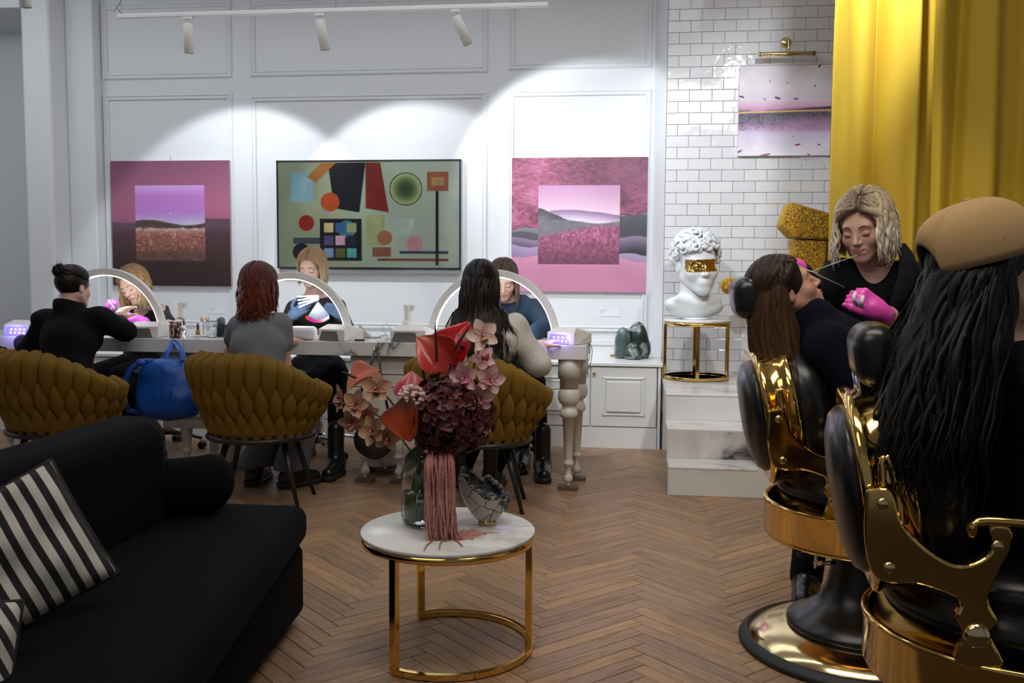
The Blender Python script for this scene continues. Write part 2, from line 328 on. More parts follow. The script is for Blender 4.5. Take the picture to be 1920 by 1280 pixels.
# ------------------------------------------------------------------ implicit surfaces (surface nets)
class SDF:
    def __init__(s): s.p = []
    def _a(s, kind, lo, hi, args, k, op): s.p.append((kind, np.array(lo, float), np.array(hi, float), args, k, op)); return s
    def cone(s, a, b, ra, rb=None, k=.02, op='u', sq=None):
        rb = ra if rb is None else rb; a = np.array(a, float); b = np.array(b, float); R = max(ra, rb)
        return s._a('c', np.minimum(a, b)-R, np.maximum(a, b)+R, (a, b, ra, rb), k, op)
    def chain(s, pts, rs, k=.02, op='u'):
        for i in range(len(pts)-1): s.cone(pts[i], pts[i+1], rs[i], rs[i+1], k, op)
        return s
    def ell(s, c, r, R=None, k=.02, op='u'):
        c = np.array(c, float); r = np.array(r if hasattr(r, '__len__') else (r, r, r), float); m_ = r.max()
        return s._a('e', c-m_, c+m_, (c, r, None if R is None else np.array(R)[:3, :3]), k, op)
    def box(s, c, h, R=None, rd=.01, k=.01, op='u'):
        c = np.array(c, float); h = np.array(h, float); m_ = np.linalg.norm(h)
        return s._a('b', c-m_, c+m_, (c, h, rd, None if R is None else np.array(R)[:3, :3]), k, op)
    def plane(s, p, n):   # keeps the side the normal points away from
        return s._a('p', (-99,)*3, (99,)*3, (np.array(p, float), np.array(Vector(n).normalized())), 0, 'i')
    def dist(s, P):
        D = np.full(len(P), .5)
        for kind, a_, b_, ar, k, op in s.p:
            if kind == 'c':
                A, B, ra, rb = ar; ba = B-A; t = np.clip(((P-A) @ ba)/max(ba.dot(ba), 1e-12), 0, 1); d = np.linalg.norm(P-A-t[:, None]*ba, axis=1)-(ra+(rb-ra)*t)
            elif kind == 'e':
                q = P-ar[0]; q = q @ ar[2] if ar[2] is not None else q; k0 = np.linalg.norm(q/ar[1], axis=1); k1 = np.linalg.norm(q/ar[1]**2, axis=1)+1e-9; d = k0*(k0-1)/k1
            elif kind == 'b':
                q = P-ar[0]; q = q @ ar[3] if ar[3] is not None else q; q = np.abs(q)-ar[1]+ar[2]; d = np.linalg.norm(np.maximum(q, 0), axis=1)+np.minimum(q.max(1), 0)-ar[2]
            else: continue
            if op == 'u': h_ = np.clip(.5+.5*(D-d)/max(k, 1e-4), 0, 1); D = D+(d-D)*h_-k*h_*(1-h_)
        return D
    def push(s, P, gap=.012):
        for _ in range(4):
            d = s.dist(P); e = 1e-3; bad = d < gap
            if not bad.any(): break
            G = np.stack([s.dist(P[bad]+e*np.eye(3)[i])-d[bad] for i in range(3)], 1)/e; G /= np.linalg.norm(G, axis=1)[:, None]+1e-9
            P[bad] += G*((gap-d[bad])[:, None])
        return P
    def mesh(s, h=.01, disp=None, pad=None, T=None):
        un = [q for q in s.p if q[5] == 'u']; lo = np.min([q[1] for q in un], 0)-3*h; hi = np.max([q[2] for q in un], 0)+3*h
        if pad: lo -= pad; hi += pad
        n = np.ceil((hi-lo)/h).astype(int)+1
        ax = [lo[i]+h*np.arange(n[i]) for i in range(3)]; D = np.full(n, .5, np.float32)
        for kind, a_, b_, ar, k, op in s.p:
            mg = max(k, .0)*1.3+3*h
            i0 = np.clip(np.floor((a_-mg-lo)/h).astype(int), 0, n-1); i1 = np.clip(np.ceil((b_+mg-lo)/h).astype(int)+1, 1, n)
            if (i1 <= i0).any(): continue
            sl = tuple(slice(i0[i], i1[i]) for i in range(3))
            X = ax[0][sl[0]][:, None, None].astype(np.float32); Y = ax[1][sl[1]][None, :, None].astype(np.float32); Z = ax[2][sl[2]][None, None, :].astype(np.float32)
            if kind == 'c':
                A, B, ra, rb = ar; ba = B-A; L2 = max(ba.dot(ba), 1e-12); x, y, z = X-A[0], Y-A[1], Z-A[2]
                t = np.clip((x*ba[0]+y*ba[1]+z*ba[2])/L2, 0, 1)
                d = np.sqrt((x-t*ba[0])**2+(y-t*ba[1])**2+(z-t*ba[2])**2)-(ra+(rb-ra)*t)
            elif kind == 'p':
                P_, n_ = ar; d = (X-P_[0])*n_[0]+(Y-P_[1])*n_[1]+(Z-P_[2])*n_[2]
            else:
                c = ar[0]; R = ar[2] if kind == 'e' else ar[3]; x, y, z = X-c[0], Y-c[1], Z-c[2]
                if R is not None: x, y, z = x*R[0, 0]+y*R[1, 0]+z*R[2, 0], x*R[0, 1]+y*R[1, 1]+z*R[2, 1], x*R[0, 2]+y*R[1, 2]+z*R[2, 2]
                if kind == 'e':
                    r = ar[1]; k0 = np.sqrt((x/r[0])**2+(y/r[1])**2+(z/r[2])**2); k1 = np.sqrt((x/r[0]**2)**2+(y/r[1]**2)**2+(z/r[2]**2)**2)+1e-9; d = k0*(k0-1)/k1
                else:
                    hh = ar[1]; rd = ar[2]; qx, qy, qz = np.abs(x)-hh[0]+rd, np.abs(y)-hh[1]+rd, np.abs(z)-hh[2]+rd
                    d = np.sqrt(np.maximum(qx, 0)**2+np.maximum(qy, 0)**2+np.maximum(qz, 0)**2)+np.minimum(np.maximum(np.maximum(qx, qy), qz), 0)-rd
            E = D[sl]
            if op == 'u':
                if k > 0: hh_ = np.clip(.5+.5*(E-d)/k, 0, 1); D[sl] = E+(d-E)*hh_-k*hh_*(1-hh_)
                else: D[sl] = np.minimum(E, d)
            elif op == 's':
                hh_ = np.clip(.5-.5*(E+d)/max(k, 1e-6), 0, 1); D[sl] = E+(-d-E)*hh_+k*hh_*(1-hh_)
            else: D[sl] = np.maximum(E, d)
        if disp is not None:
            D += disp(ax[0][:, None, None], ax[1][None, :, None], ax[2][None, None, :]).astype(np.float32)
        S = D < 0; cells = tuple(m_-1 for m_ in n); cnt = np.zeros(cells, np.int16); acc = np.zeros(cells+(3,), np.float32)
        def sub(Aarr, o): return Aarr[o[0]:o[0]+cells[0], o[1]:o[1]+cells[1], o[2]:o[2]+cells[2]]
        for axis in range(3):
            o1, o2 = [(1, 2), (0, 2), (0, 1)][axis]
            for p in (0, 1):
                for q in (0, 1):
                    a = [0, 0, 0]; a[o1] = p; a[o2] = q; b = list(a); b[axis] = 1
                    Sa, Sb = sub(S, a), sub(S, b); ch = Sa != Sb; idx = np.nonzero(ch)
                    da = sub(D, a)[idx]; db = sub(D, b)[idx]; t = da/(da-db); cnt[idx] += 1
                    v = np.zeros((len(t), 3), np.float32); v[:, o1] = p; v[:, o2] = q; v[:, axis] = t; acc[idx] += v
        idx = np.nonzero(cnt); V = acc[idx]/cnt[idx][:, None]+np.stack(idx, 1); V = V*h+lo
        ids = np.full(cells, -1, np.int64); ids[idx] = np.arange(len(V)); Q = []
        for axis in range(3):
            o1, o2 = [(1, 2), (2, 0), (0, 1)][axis]
            sa = [slice(1, c) for c in cells]; sa[axis] = slice(0, cells[axis]); sb = list(sa); sb[axis] = slice(1, cells[axis]+1)
            Sa = S[tuple(sa)]; Sb = S[tuple(sb)]; e = np.nonzero(Sa != Sb); fl = Sa[e]
            base = [e[i]+(0 if i == axis else 1) for i in range(3)]
            def cell(d1, d2):
                c = [x.copy() for x in base]; c[o1] = c[o1]-d1; c[o2] = c[o2]-d2; return ids[tuple(c)]
            q = np.stack([cell(1, 1), cell(0, 1), cell(0, 0), cell(1, 0)], 1); q[~fl] = q[~fl][:, ::-1]; Q.append(q)
        Q = np.concatenate(Q); Q = Q[(Q >= 0).all(1)]
        if T is not None: Tm = np.array(T); V = V @ Tm[:3, :3].T+Tm[:3, 3]
        return V, Q
def npmesh(name, parts, mats, parent=None, lips=None):
    """parts: list of (V, Q, matindex[array or int])"""
    Vs = []; Qs = []; MI = []; b = 0
    for V, Q, mi in parts:
        Vs.append(V); Qs.append(Q+b); b += len(V); MI.append(np.full(len(Q), mi) if np.isscalar(mi) else mi)
    V = np.concatenate(Vs); Q = np.concatenate(Qs); MI = np.concatenate(MI)
    me = bpy.data.meshes.new(name); me.vertices.add(len(V)); me.vertices.foreach_set('co', V.astype(np.float32).ravel())
    me.loops.add(Q.size); me.loops.foreach_set('vertex_index', Q.astype(np.int32).ravel())
    me.polygons.add(len(Q)); me.polygons.foreach_set('loop_start', np.arange(0, Q.size, 4, dtype=np.int32))
    me.polygons.foreach_set('material_index', MI.astype(np.int32)); me.update(calc_edges=True); me.validate()
    return link(name, me, mats, parent, smooth=True)
def wob(amp, sx, sy, sz, ph=0):
    amp *= 1.25
    """soft fold displacement for implicit cloth"""
    return lambda X, Y, Z: amp*(np.sin(X*sx+np.sin(Z*sz*.7+ph)*1.3+ph)*np.cos(Y*sy+Z*sz*.3+ph*2)+.6*np.sin(Z*sz+X*sx*.6+Y*sy*.5+ph))
def sdfobj(name, s, h, m, parent=None, disp=None, T=None):
    V, Q = s.mesh(h, disp, T=T); return npmesh(name, [(V, Q, 0)], m, parent)
def pic(name, Wd, Hh, nx, nz, fn, m, parent, y=0):
    """flat picture: fine grid carrying colours computed by fn(u,v) (u right, v up)"""
    u, v = np.meshgrid(np.linspace(0, 1, nx), np.linspace(0, 1, nz)); c = np.clip(fn(u, v), 0, 1)
    V = np.stack([(u-.5)*Wd, np.full_like(u, y), v*Hh], -1).reshape(-1, 3); i = np.arange(nx*nz).reshape(nz, nx)
    Q = np.stack([i[:-1, :-1], i[:-1, 1:], i[1:, 1:], i[1:, :-1]], -1).reshape(-1, 4)
    o = npmesh(name, [(V, Q, 0)], m, parent); a = o.data.attributes.new('col', 'FLOAT_COLOR', 'POINT')
    cc = np.where(c <= .04045, c/12.92, ((c+.055)/1.055)**2.4)
    a.data.foreach_set('color', np.concatenate([cc.reshape(-1, 3), np.ones((nx*nz, 1))], 1).astype(np.float32).ravel()); return o
def vnoise(u, v, fx, fy, seed=0, oct=4, gain=.55):
    out = np.zeros_like(u); amp = 1; tot = 0
    for o in range(oct):
        r = np.random.RandomState(seed*17+o); gx, gy = int(fx*2**o)+2, int(fy*2**o)+2; G = r.rand(gy+1, gx+1)
        x = np.clip(u, 0, .9999)*(gx-1); y = np.clip(v, 0, .9999)*(gy-1); xi = x.astype(int); yi = y.astype(int); tx = x-xi; ty = y-yi; tx = tx*tx*(3-2*tx); ty = ty*ty*(3-2*ty)
        out += amp*((G[yi, xi]*(1-tx)+G[yi, xi+1]*tx)*(1-ty)+(G[yi+1, xi]*(1-tx)+G[yi+1, xi+1]*tx)*ty); tot += amp; amp *= gain
    return out/tot
def C3(s): return np.array([int(s[i:i+2], 16)/255 for i in (0, 2, 4)])
def lerp(a, b, t): return a+(b-a)*np.clip(t, 0, 1)[..., None]
def grad(t, stops):
    out = np.zeros(t.shape+(3,)); out[:] = C3(stops[0][1])
    for (p0, c0), (p1, c1) in zip(stops[:-1], stops[1:]):
        k = t >= p0; out[k] = lerp(C3(c0), C3(c1), (t[k]-p0)/(p1-p0))
    return out
def over(base, col, mask): return base*(1-mask[..., None])+col*mask[..., None]
def sstep(x, w=.006): return np.clip(x/w+.5, 0, 1)
# ================================================================== SETTING
CEIL = 3.30
def struct(name, mb, m, parent=None, **k):
    o = mb.build(name, m, parent, **k)
    if parent is None: o['kind'] = 'structure'
    return o
floor = struct('floor', MB().box(-5.6, 3.2, -1.5, 8.2, -.08, -.004), M['grout'])
# herringbone parquet: planks .474 x .059, ridges running towards the painted wall
PL, PW = .474, .474/8; gap = .0012; s2 = math.sqrt(.5); OX = -.285
def plankmesh(name, vertical):
    bm_ = MB(); l, w_ = PL-gap*2, PW-gap*2; c = .0012
    V = [(0, 0, -.01), (l, 0, -.01), (l, w_, -.01), (0, w_, -.01), (0, 0, -c), (l, 0, -c), (l, w_, -c), (0, w_, -c), (c, c, 0), (l-c, c, 0), (l-c, w_-c, 0), (c, w_-c, 0)]
    Fc = [(0, 1, 5, 4), (1, 2, 6, 5), (2, 3, 7, 6), (3, 0, 4, 7), (4, 5, 9, 8), (5, 6, 10, 9), (6, 7, 11, 10), (7, 4, 8, 11), (8, 9, 10, 11)]
    bm_.add(V, Fc, 0, False, [(x, y, 0) for x, y, z in V]); return bm_, V, Fc
pm, pV, pF = plankmesh('plank', 0); pme = pm.mesh('plank'); pme.materials.append(M['wood'])
def visible_floor(p):
    d = np.array([p[0], p[1], -CAMH]); z = d @ _fw
    if z < .5: return None
    x = 960+FPX*(d @ _r)/z; y = 640-FPX*(d @ _u)/z
    if -500 < x < 2500 and y < 1500: return x, y, z
cand = []; rest = MB()
for i in range(-70, 90):
    for j in range(-12, 12):
        for vert in (0, 1):
            a0, b0 = i*PW+j*PL, i*PW-j*PL
            if vert: ca, cb = a0-PW/2, b0+PL/2
            else: ca, cb = a0+PL/2, b0+PW/2
            cx, cy = OX+(ca-cb)*s2, (ca+cb)*s2
            if not (-5.2 < cx < 3.05 and .6 < cy < 6.9): continue
            v = visible_floor((cx, cy)); hid = (v is None) or not (-30 < v[0] < 1950 and v[1] < 1310) or (cx > .25 and cy > 5.15) or cy > 6.42 or (cx < -1.15 and cy < 3.0)
            ox, oy = (a0+gap, b0+gap) if not vert else (a0-gap, b0+gap)
            wx, wy = OX+(ox-oy)*s2, (ox+oy)*s2; rz = PI/4 if not vert else 3*PI/4
            cand.append((hid, v[2] if v else 99, wx, wy, rz))
cand.sort(key=lambda c: (c[0], c[1])); dz = random.Random(3)
for n_, (hid, z, wx, wy, rz) in enumerate(cand):
    h_ = dz.uniform(-.0007, 0)
    if n_ < 300:
        o = bpy.data.objects.new('plank', pme); COL.objects.link(o); o.parent = floor; o.location = (wx, wy, h_); o.rotation_euler = (0, 0, rz)
    elif not (z == 99):
        T = Matrix.Translation((wx, wy, h_)) @ Matrix.Rotation(rz, 4, 'Z'); rv = dz.random()
        rest.add([T @ Vector(p) for p in pV], pF, 0, False, [(p[0], p[1], rv) for p in pV])
tag(rest.build('planks_beyond', M['wood'], floor), kind='stuff')

struct('ceiling', MB().box(-5.6, 3.2, -1.5, 8.2, CEIL, CEIL+.1), M['ceil'])
PX = at(190, 100, Y=WALLY).x; PR = at(1228, 100, Y=WALLY).x
wall_back = struct('wall_back', MB().box(PX-.1, PR+.02, WALLY, WALLY+.15, 0, CEIL), M['wall'])
# left side: two stepped piers and a dim recess with a soffit
xa = at(121, 60, Y=6.93).x; xb = at(37, 60, Y=6.72).x
struct('wall_left', MB().box(xa, PX, 6.93, WALLY+.15, 0, CEIL, bev=.012).box(xb, xa+.001, 6.72, WALLY+.15, 0, CEIL, bev=.03).box(-5.6, xb+.01, 7.45, 7.6, 0, CEIL)
       .box(-5.6, xb+.001, 6.72, 7.5, at(20, 14, Y=6.72).z, CEIL).box(-5.7, -5.6, -1.5, 7.6, 0, CEIL), M['wall'])
# right: chamfered marble-like strip, then the tiled wall on its backing
TX = at(1252, 100, Y=TILEY).x
struct('trim_1', MB().prism([(PR, WALLY+.01), (TX-.003, TILEY+.002), (TX+.02, TILEY+.08), (TX, WALLY+.1), (PR, WALLY+.1)], .45, CEIL), M['wall'])
wall_tile = struct('wall_right', MB().box(TX, 3.2, TILEY+.008, TILEY+.2, 0, CEIL), M['tilegrout'])
struct('wall_side', MB().box(3.1, 3.2, -1.5, TILEY+.1, 0, CEIL), M['wall'])
TW, TH, g_ = .1525, .0775, .0013
tm = MB().box(0, TW-2*g_, -.006, .004, 0, TH-2*g_, bev=.0016); tme = tm.mesh('tile'); tme.materials.append(M['tile'])
th = MB().box(0, TW/2-2*g_, -.006, .004, 0, TH-2*g_, bev=.0016); thme = th.mesh('tile_half'); thme.materials.append(M['tile'])
tr_ = MB(); zt0 = .472; cnt = 0
for r_i in range(0, 37):
    z = zt0+r_i*TH; half = r_i % 2
    for c_i in range(-1, 14):
        x = TX+c_i*TW+(TW/2 if half else 0)
        if c_i < 0 and not half: continue
        me_ = tme; xx = x
        if c_i < 0: me_ = thme; xx = TX
        if z > CEIL-TH: continue
        if x < 1.30 and z < 2.92:
            o = bpy.data.objects.new('tile', me_); COL.objects.link(o); o.parent = wall_tile; o.location = (xx+g_, TILEY+.002, z+g_); cnt += 1
            o.rotation_euler = (dz.uniform(-.006, .006), 0, dz.uniform(-.006, .006))
        else: tr_.box(xx+g_, xx+TW-g_, TILEY-.004, TILEY+.006, z+g_, z+TH-g_)
tag(tr_.build('tiles_beyond', M['tile'], wall_tile), kind='stuff')

# panel mouldings
def moulding(n, x0, x1, z0, z1, y, wdt=.045):
    mb = MB()
    for (a, b, d) in ((0, wdt, .010), (.006, .018, .018), (wdt-.014, wdt-.003, .016)):
        mb.box(x0+a, x0+b, y-d, y, z0+a, z1-a); mb.box(x1-b, x1-a, y-d, y, z0+a, z1-a)
        mb.box(x0+b, x1-b, y-d, y, z1-b, z1-a); mb.box(x0+b, x1-b, y-d, y, z0+a, z0+b)
    return struct('trim_%d' % n, mb, M['wall'], bevel=.003)
k = 2
for (a, b) in ((197, 438), (471, 914), (952, 1219)):
    xl, xr = at(a, 300, Y=WALLY).x, at(b, 300, Y=WALLY).x
    moulding(k, xl, xr, .72, at((a+b)/2, 176 if a < 900 else 168, Y=WALLY).z, WALLY); k += 1
    moulding(k, xl, xr, at((a+b)/2, 148 if a < 300 else (140 if a < 900 else 129), Y=WALLY).z, 3.17, WALLY); k += 1
struct('baseboard_back', MB().box(PX, PR, WALLY-.012, WALLY, .55, .625).box(PX, PR, WALLY-.022, WALLY, .625, .65).box(PX, PR, WALLY-.012, WALLY, .65, .665), M['wall'], bevel=.003)

# low wall cabinets with raised-panel doors
CZ0, CZ1, CY = .144, .545, 6.33
d1 = at(1109, 690, Y=CY).x; d2 = at(1233, 690, Y=CY).x; DW = d2-d1
def cabinet(x1):
    x0 = x1-2*DW-.008
    u = empty('low_cabinet', (x0, CY, 0)); W2 = 2*DW+.008
    MB().box(0, W2, .02, .36, .0, CZ1).build('body', M['white'], u); MB().box(0, W2, .0, .02, 0, CZ0-.006).build('plinth', M['white'], u)
    for s in (0, 1):
        a = .001+s*(DW+.004); b = a+DW
        d = MB().box(a+.002, b-.002, -.0, .019, CZ0, CZ1-.006).build('door', M['white'], u, bevel=.003)
        p = MB(); i = .075; z0, z1 = CZ0+.07, CZ1-.072
        for q, dd in ((i, .004), (i+.006, .008)):
            p.box(a+q, b-q, -dd, -.0, z0-(i-q), z0+.012); p.box(a+q, b-q, -dd, 0, z1-.012, z1+(i-q)); p.box(a+q, a+q+.012, -dd, 0, z0, z1); p.box(b-q-.012, b-q, -dd, 0, z0, z1)
        p.prism([(a+i+.03, z0+.03), (b-i-.03, z0+.03), (b-i-.03, z1-.03), (a+i+.03, z1-.03)], 0, .012, M4=frame((0, 0, 0), (1, 0, 0), (0, 0, 1), (0, -1, 0)))
        p.build('raised_panel', M['white'], d, bevel=.004)
        kx = b-.022 if s == 0 else a+.022
        kn = MB().lathe([(.0045, 0), (.0045, .012), (.011, .016), (.012, .022), (.006, .027), (0.0001, .028)], (kx, -.0, CZ1-.045), 14, 0, rotM(PI/2, 0, 0)).build('knob', M['gold2'], d)
    return u
xr = d2; n = 0
labs = ['white wall cabinet at the right end, beside the marble steps, both doors in view', 'white wall cabinet second from the right, behind the third client',
        'white wall cabinet behind the drawer pedestal and the technician in black with blue gloves', 'white wall cabinet behind the red-haired client', 'white wall cabinet behind the left table with the bent-over technician', 'white wall cabinet at the far left end of the row']
while n < 6:
    u = cabinet(xr); tag(u, labs[n], 'cabinet', 'white wall cabinets along the back wall'); xr -= 2*DW+.012; n += 1
struct('trim_20', MB().box(d2+.004, TX-.02, CY, 6.98, 0, CZ1), M['white'])
wt = MB().prism([(xr, CY-.012), (TX-.008, CY-.012), (TX-.008, 6.79), (TX-.03, 6.9), (PR, WALLY-.001), (PX+.001, WALLY-.001), (PX+.001, 6.929), (xa+.001, 6.929), (xa+.001, 6.719), (xr, 6.719)], CZ1+.0005, CZ1+.022).build('cabinet_worktop', M['marbletop'], bevel=.003)
tag(wt, 'long white marble worktop over the low wall cabinets', 'worktop')

# marble platform with a flight of steps cut into it
PZ = .472; sx0, sx1 = .195, .655; ty = (5.05, 5.279, 5.578); tz = (.154, .317, PZ)
pf = empty('marble_platform', (sx0, 5.05, 0), label='veined marble platform with three steps cut into its left end', cat='platform')
def pbox(nm, a, b, c, d, e, f, m='marblestep', bv=.002):
    return MB().box(a-sx0, b-sx0, c-5.05, d-5.05, e, f).build(nm, M[m], pf, bevel=bv)
pbox('platform_block', sx1, 3.09, 5.05, TILEY, 0, PZ-.012)
pbox('platform_block', sx0+.012, sx1, 5.59, TILEY, 0, PZ-.012)
pbox('platform_top', sx1+.0, 3.09, 5.048, TILEY, PZ-.012, PZ, 'marble'); pbox('platform_top', sx0-.0, sx1, 5.574, TILEY, PZ-.012, PZ, 'marble')
for q in range(3):
    y0 = ty[q]; y1 = ty[q+1] if q < 2 else 5.6
    pbox('riser', sx0+.012, sx1, y0, y0+.012, 0 if q == 0 else tz[q-1], tz[q]-.012)
    if q < 2: pbox('tread', sx0, sx1, y0-.002, y1+.012, tz[q]-.012, tz[q], 'marble')
MB().prism([(0, 0), (.229, 0), (.528, 0), (1.75, 0), (1.75, PZ-.012), (.526, PZ-.012), (.526, tz[1]-.012), (.227, tz[1]-.012), (.227, tz[0]-.012), (0, tz[0]-.012)], 0, .012,
           M4=frame((0, 0, 0), (0, 1, 0), (0, 0, 1), (1, 0, 0))).build('side_panel', M['marblestep'], pf, bevel=.001)

# curtains
def curtain(x0, x1, y, ph, label, n=420, flip=0):
    f = []
    def prof(u):
        x = x0+(x1-x0)*u; a = u*(x1-x0)*2*PI
        w1 = .070*math.sin(a*4.3+ph+.9*math.sin(a*1.1))+.022*math.sin(a*9.3+ph*2.2)+.03*math.sin(a*1.7+ph)
        return x+.012*math.sin(a*6.2+ph), y+w1
    mb = MB()
    def fn(u, v):
        z = .02+v*(CEIL-.05); x, yy = prof(u); amp = 1-.35*v; return (x+.006*math.sin(z*2+u*30), y+(yy-y)*amp*(1+.12*math.sin(z*1.4+u*9)), z)
    mb.grid(fn, n, 26); o = mb.build('curtain', M['curtain']); sl = o.modifiers.new('s', 'SOLIDIFY'); sl.thickness = .004
    return tag(o, label, 'curtain', 'yellow curtains')
cxl = at(1560, 300, Y=4.86).x; cxm = at(1742, 300, Y=4.8).x
curtain(cxl, cxm+.06, 4.86, 1.2, 'mustard yellow curtain panel behind the standing blonde, its edge over the tiled wall')
curtain(cxm-.02, 3.0, 4.72, 4.0, 'mustard yellow curtain panel at the right edge, behind the camel cap', 520)
tag(MB().tube([(cxl-.05, 4.86, CEIL-.012), (3.0, 4.80, CEIL-.012)], .014).build('curtain_rail', M['white']), 'white curtain rail fixed under the ceiling above the yellow curtains', 'rail')

# ================================================================== PICTURES
M['pic'] = vcol('painted_canvas', .55, bumps=.10); M['picgloss'] = vcol('screen_glass', .22)
M['canvasside'] = mat('canvas_side', '7A4258', .8); M['hook'] = mat('hook_metal', (.5, .5, .5), .3, 1)
def picture(name, label, x0, x1, ytop, ybot, Y, depth, fn, nx, m, side, frame_m=None, fw=.0, cat='painting', px_mid=None):
    tl = at(x0, ytop, Y=Y-depth); br = at(x1, ybot, Y=Y-depth); Wd = br.x-tl.x; Hh = tl.z-br.z
    t = empty(name, ((tl.x+br.x)/2, Y-depth, br.z), label=label, cat=cat)
    MB().box(-Wd/2, Wd/2, .0015, depth-.002, 0, Hh).build('stretcher' if frame_m is None else 'casing', side, t, bevel=.002)
    pic('picture', Wd-2*fw, Hh-2*fw, nx, int(nx*Hh/Wd), fn, m, t).location = (0, -.0005, fw)
    if frame_m is not None:
        f = MB()
        for a, b, c, d in ((-Wd/2, -Wd/2+fw, 0, Hh), (Wd/2-fw, Wd/2, 0, Hh), (-Wd/2, Wd/2, 0, fw), (-Wd/2, Wd/2, Hh-fw, Hh)): f.box(a, b, -.006, .004, c, d)
        f.build('frame', frame_m, t, bevel=.001)
    return t, Wd, Hh
def p1(u, v):
    vo = 1-v; n1 = vnoise(u, v, 3, 4, 1); n2 = vnoise(u, v, 22, 50, 2, 5, .75)
    sky = grad(vo+.05*(n1-.5), [(0, '7E4A64'), (.12, '8F5570'), (.3, 'A9627C'), (.42, 'AB6380'), (.5, '9C5B7C'), (1, '9C5B7C')])
    sky = over(sky, C3('84506C'), sstep(.3-u, .5)*.35)
    gnd = grad(vo, [(0, '6A4A58'), (.53, '5B4450'), (.58, '4A3338'), (.72, '412A2C'), (.85, '33211F'), (1, '2B1C1E')]); gnd = gnd*(.92+.2*n1[..., None])
    h = .47+.035*np.sin((u-.0)*5.2+.6)*.6+.015*vnoise(u, u*0, 6, 1, 4); c = over(sky, gnd, sstep(vo-h, .012))
    ins = (u > .203) & (u < .79) & (v > .205) & (v < .803)
    sky2 = grad(vo+.02*(n1-.5), [(0, 'C79AD8'), (.2, 'C79AD8'), (.28, 'B977C0'), (.40, 'B67AC8'), (.47, 'B9A2CE'), (.51, 'C7C2D6'), (1, 'C7C2D6')])
    h2 = .497+.02*np.sin(u*9+2)-.012*vnoise(u, u*0, 12, 1, 6)
    g2 = grad(vo+.03*(n2-.5), [(0, '4A3B34'), (.53, '51403A'), (.543, 'B9A39B'), (.562, 'A8796B'), (.60, '94584C'), (.68, '805045'), (.76, '5F423B'), (1, '503A36')])
    g2 = g2*(.62+.75*n2[..., None]); sp = (vnoise(u, v, 70, 110, 9, 2) > .74) & (vo > .55) & (vo < .72); g2[sp] = g2[sp]*.4+C3('E9C3AE')*.6
    c2 = over(sky2, g2, sstep(vo-h2, .008)); c = over(c, c2, ins.astype(float)); return over(c, C3('FFFFFF'), ((u-.5)**2+(v-.585)**2 < .00002).astype(float))
def p3(u, v):
    vo = 1-v; n1 = vnoise(u, v, 4, 6, 11, 5, .6); n2 = vnoise(u, v, 34, 90, 12, 4, .75)
    top = grad(n1*.6+n2*.5-.25*sstep(vo-.9*u-.1, .9)*0, [(0, '3E2530'), (.35, '6A3A4C'), (.5, '9A5370'), (.66, 'BC6F8E'), (1, 'D99AB0')])
    dk = sstep(u-.45+.5*(vo-.2), .5)*.55*sstep(.33-vo, .3); top = over(top, C3('573444'), dk)
    c = top; lft = u < .5
    def layer(c, hl, hr, amp, col0, col1, seed):
        h = np.where(lft, hl, hr)+amp*np.sin(u*21+seed)*.6+amp*.8*(vnoise(u, u*0, 9, 1, seed)-.5); t = np.clip((vo-h)/.12, 0, 1)
        return over(c, lerp(C3(col0), C3(col1), t), sstep(vo-h, .006))
    c = layer(c, .53, .42, .016, '7F7F8A', '4B4750', 21); c = layer(c, .56, .43, .014, '57535E', '45444C', 22)
    c = layer(c, .605, .59, .018, '8E7A96', '2E2C34', 23); c = layer(c, .655, .72, .02, 'A98FB4', '7D6B8A', 24)
    c = layer(c, .735, .765, .022, 'C88AA2', 'B7779A', 25); n3 = vnoise(u, v, 3, 2, 31); c = over(c, C3('C07F9C')+(n3[..., None]-.5)*.10, sstep(vo-.84, .16)*.8)
    ins = (u > .198) & (u < .802) & (v > .205) & (v < .795); U = (u-.198)/.604; Vv = (vo-.205)/.59
    sk = grad(Vv, [(0, 'C08FB6'), (.15, 'CDA0BE'), (.33, 'E0C0D2'), (.45, 'E9DCE6'), (1, 'E9DCE6')])
    h = .36-.05*np.sin(U*3.1+.4)+.02*(vnoise(U, U*0, 8, 1, 41)-.5); sk = over(sk, lerp(C3('8A6B90'), C3('DCCBDD'), (Vv-h)/.12), sstep(Vv-h, .01)*(U > .15))
    h = .29+.22*sstep(U-.28, .5)+.02*(vnoise(U, U*0, 14, 1, 42)-.5); sk = over(sk, lerp(C3('4C4752'), C3('9B93A0'), (Vv-h)/.25)*(.7+.6*n2[..., None]), sstep(Vv-h, .01))
    h = .44-.03*np.sin(U*7)+.08*abs(U-.55); sk = over(sk, lerp(C3('5B5560'), C3('8D8790'), n2), sstep(Vv-h, .012))
    h = .66-.15*sstep(U-.35, .75); n4 = vnoise(u, v, 60, 60, 44, 3, .8); pk = grad(n4+.25*(.7-Vv), [(0, '5A2A40'), (.4, '8D4A66'), (.6, 'AA5F80'), (1, 'D28CA6')]); pk = over(pk, C3('4A2838'), sstep(Vv-.85, .4)*.6)
    sk = over(sk, pk, sstep(Vv-h, .05)); return over(c, sk, ins.astype(float))
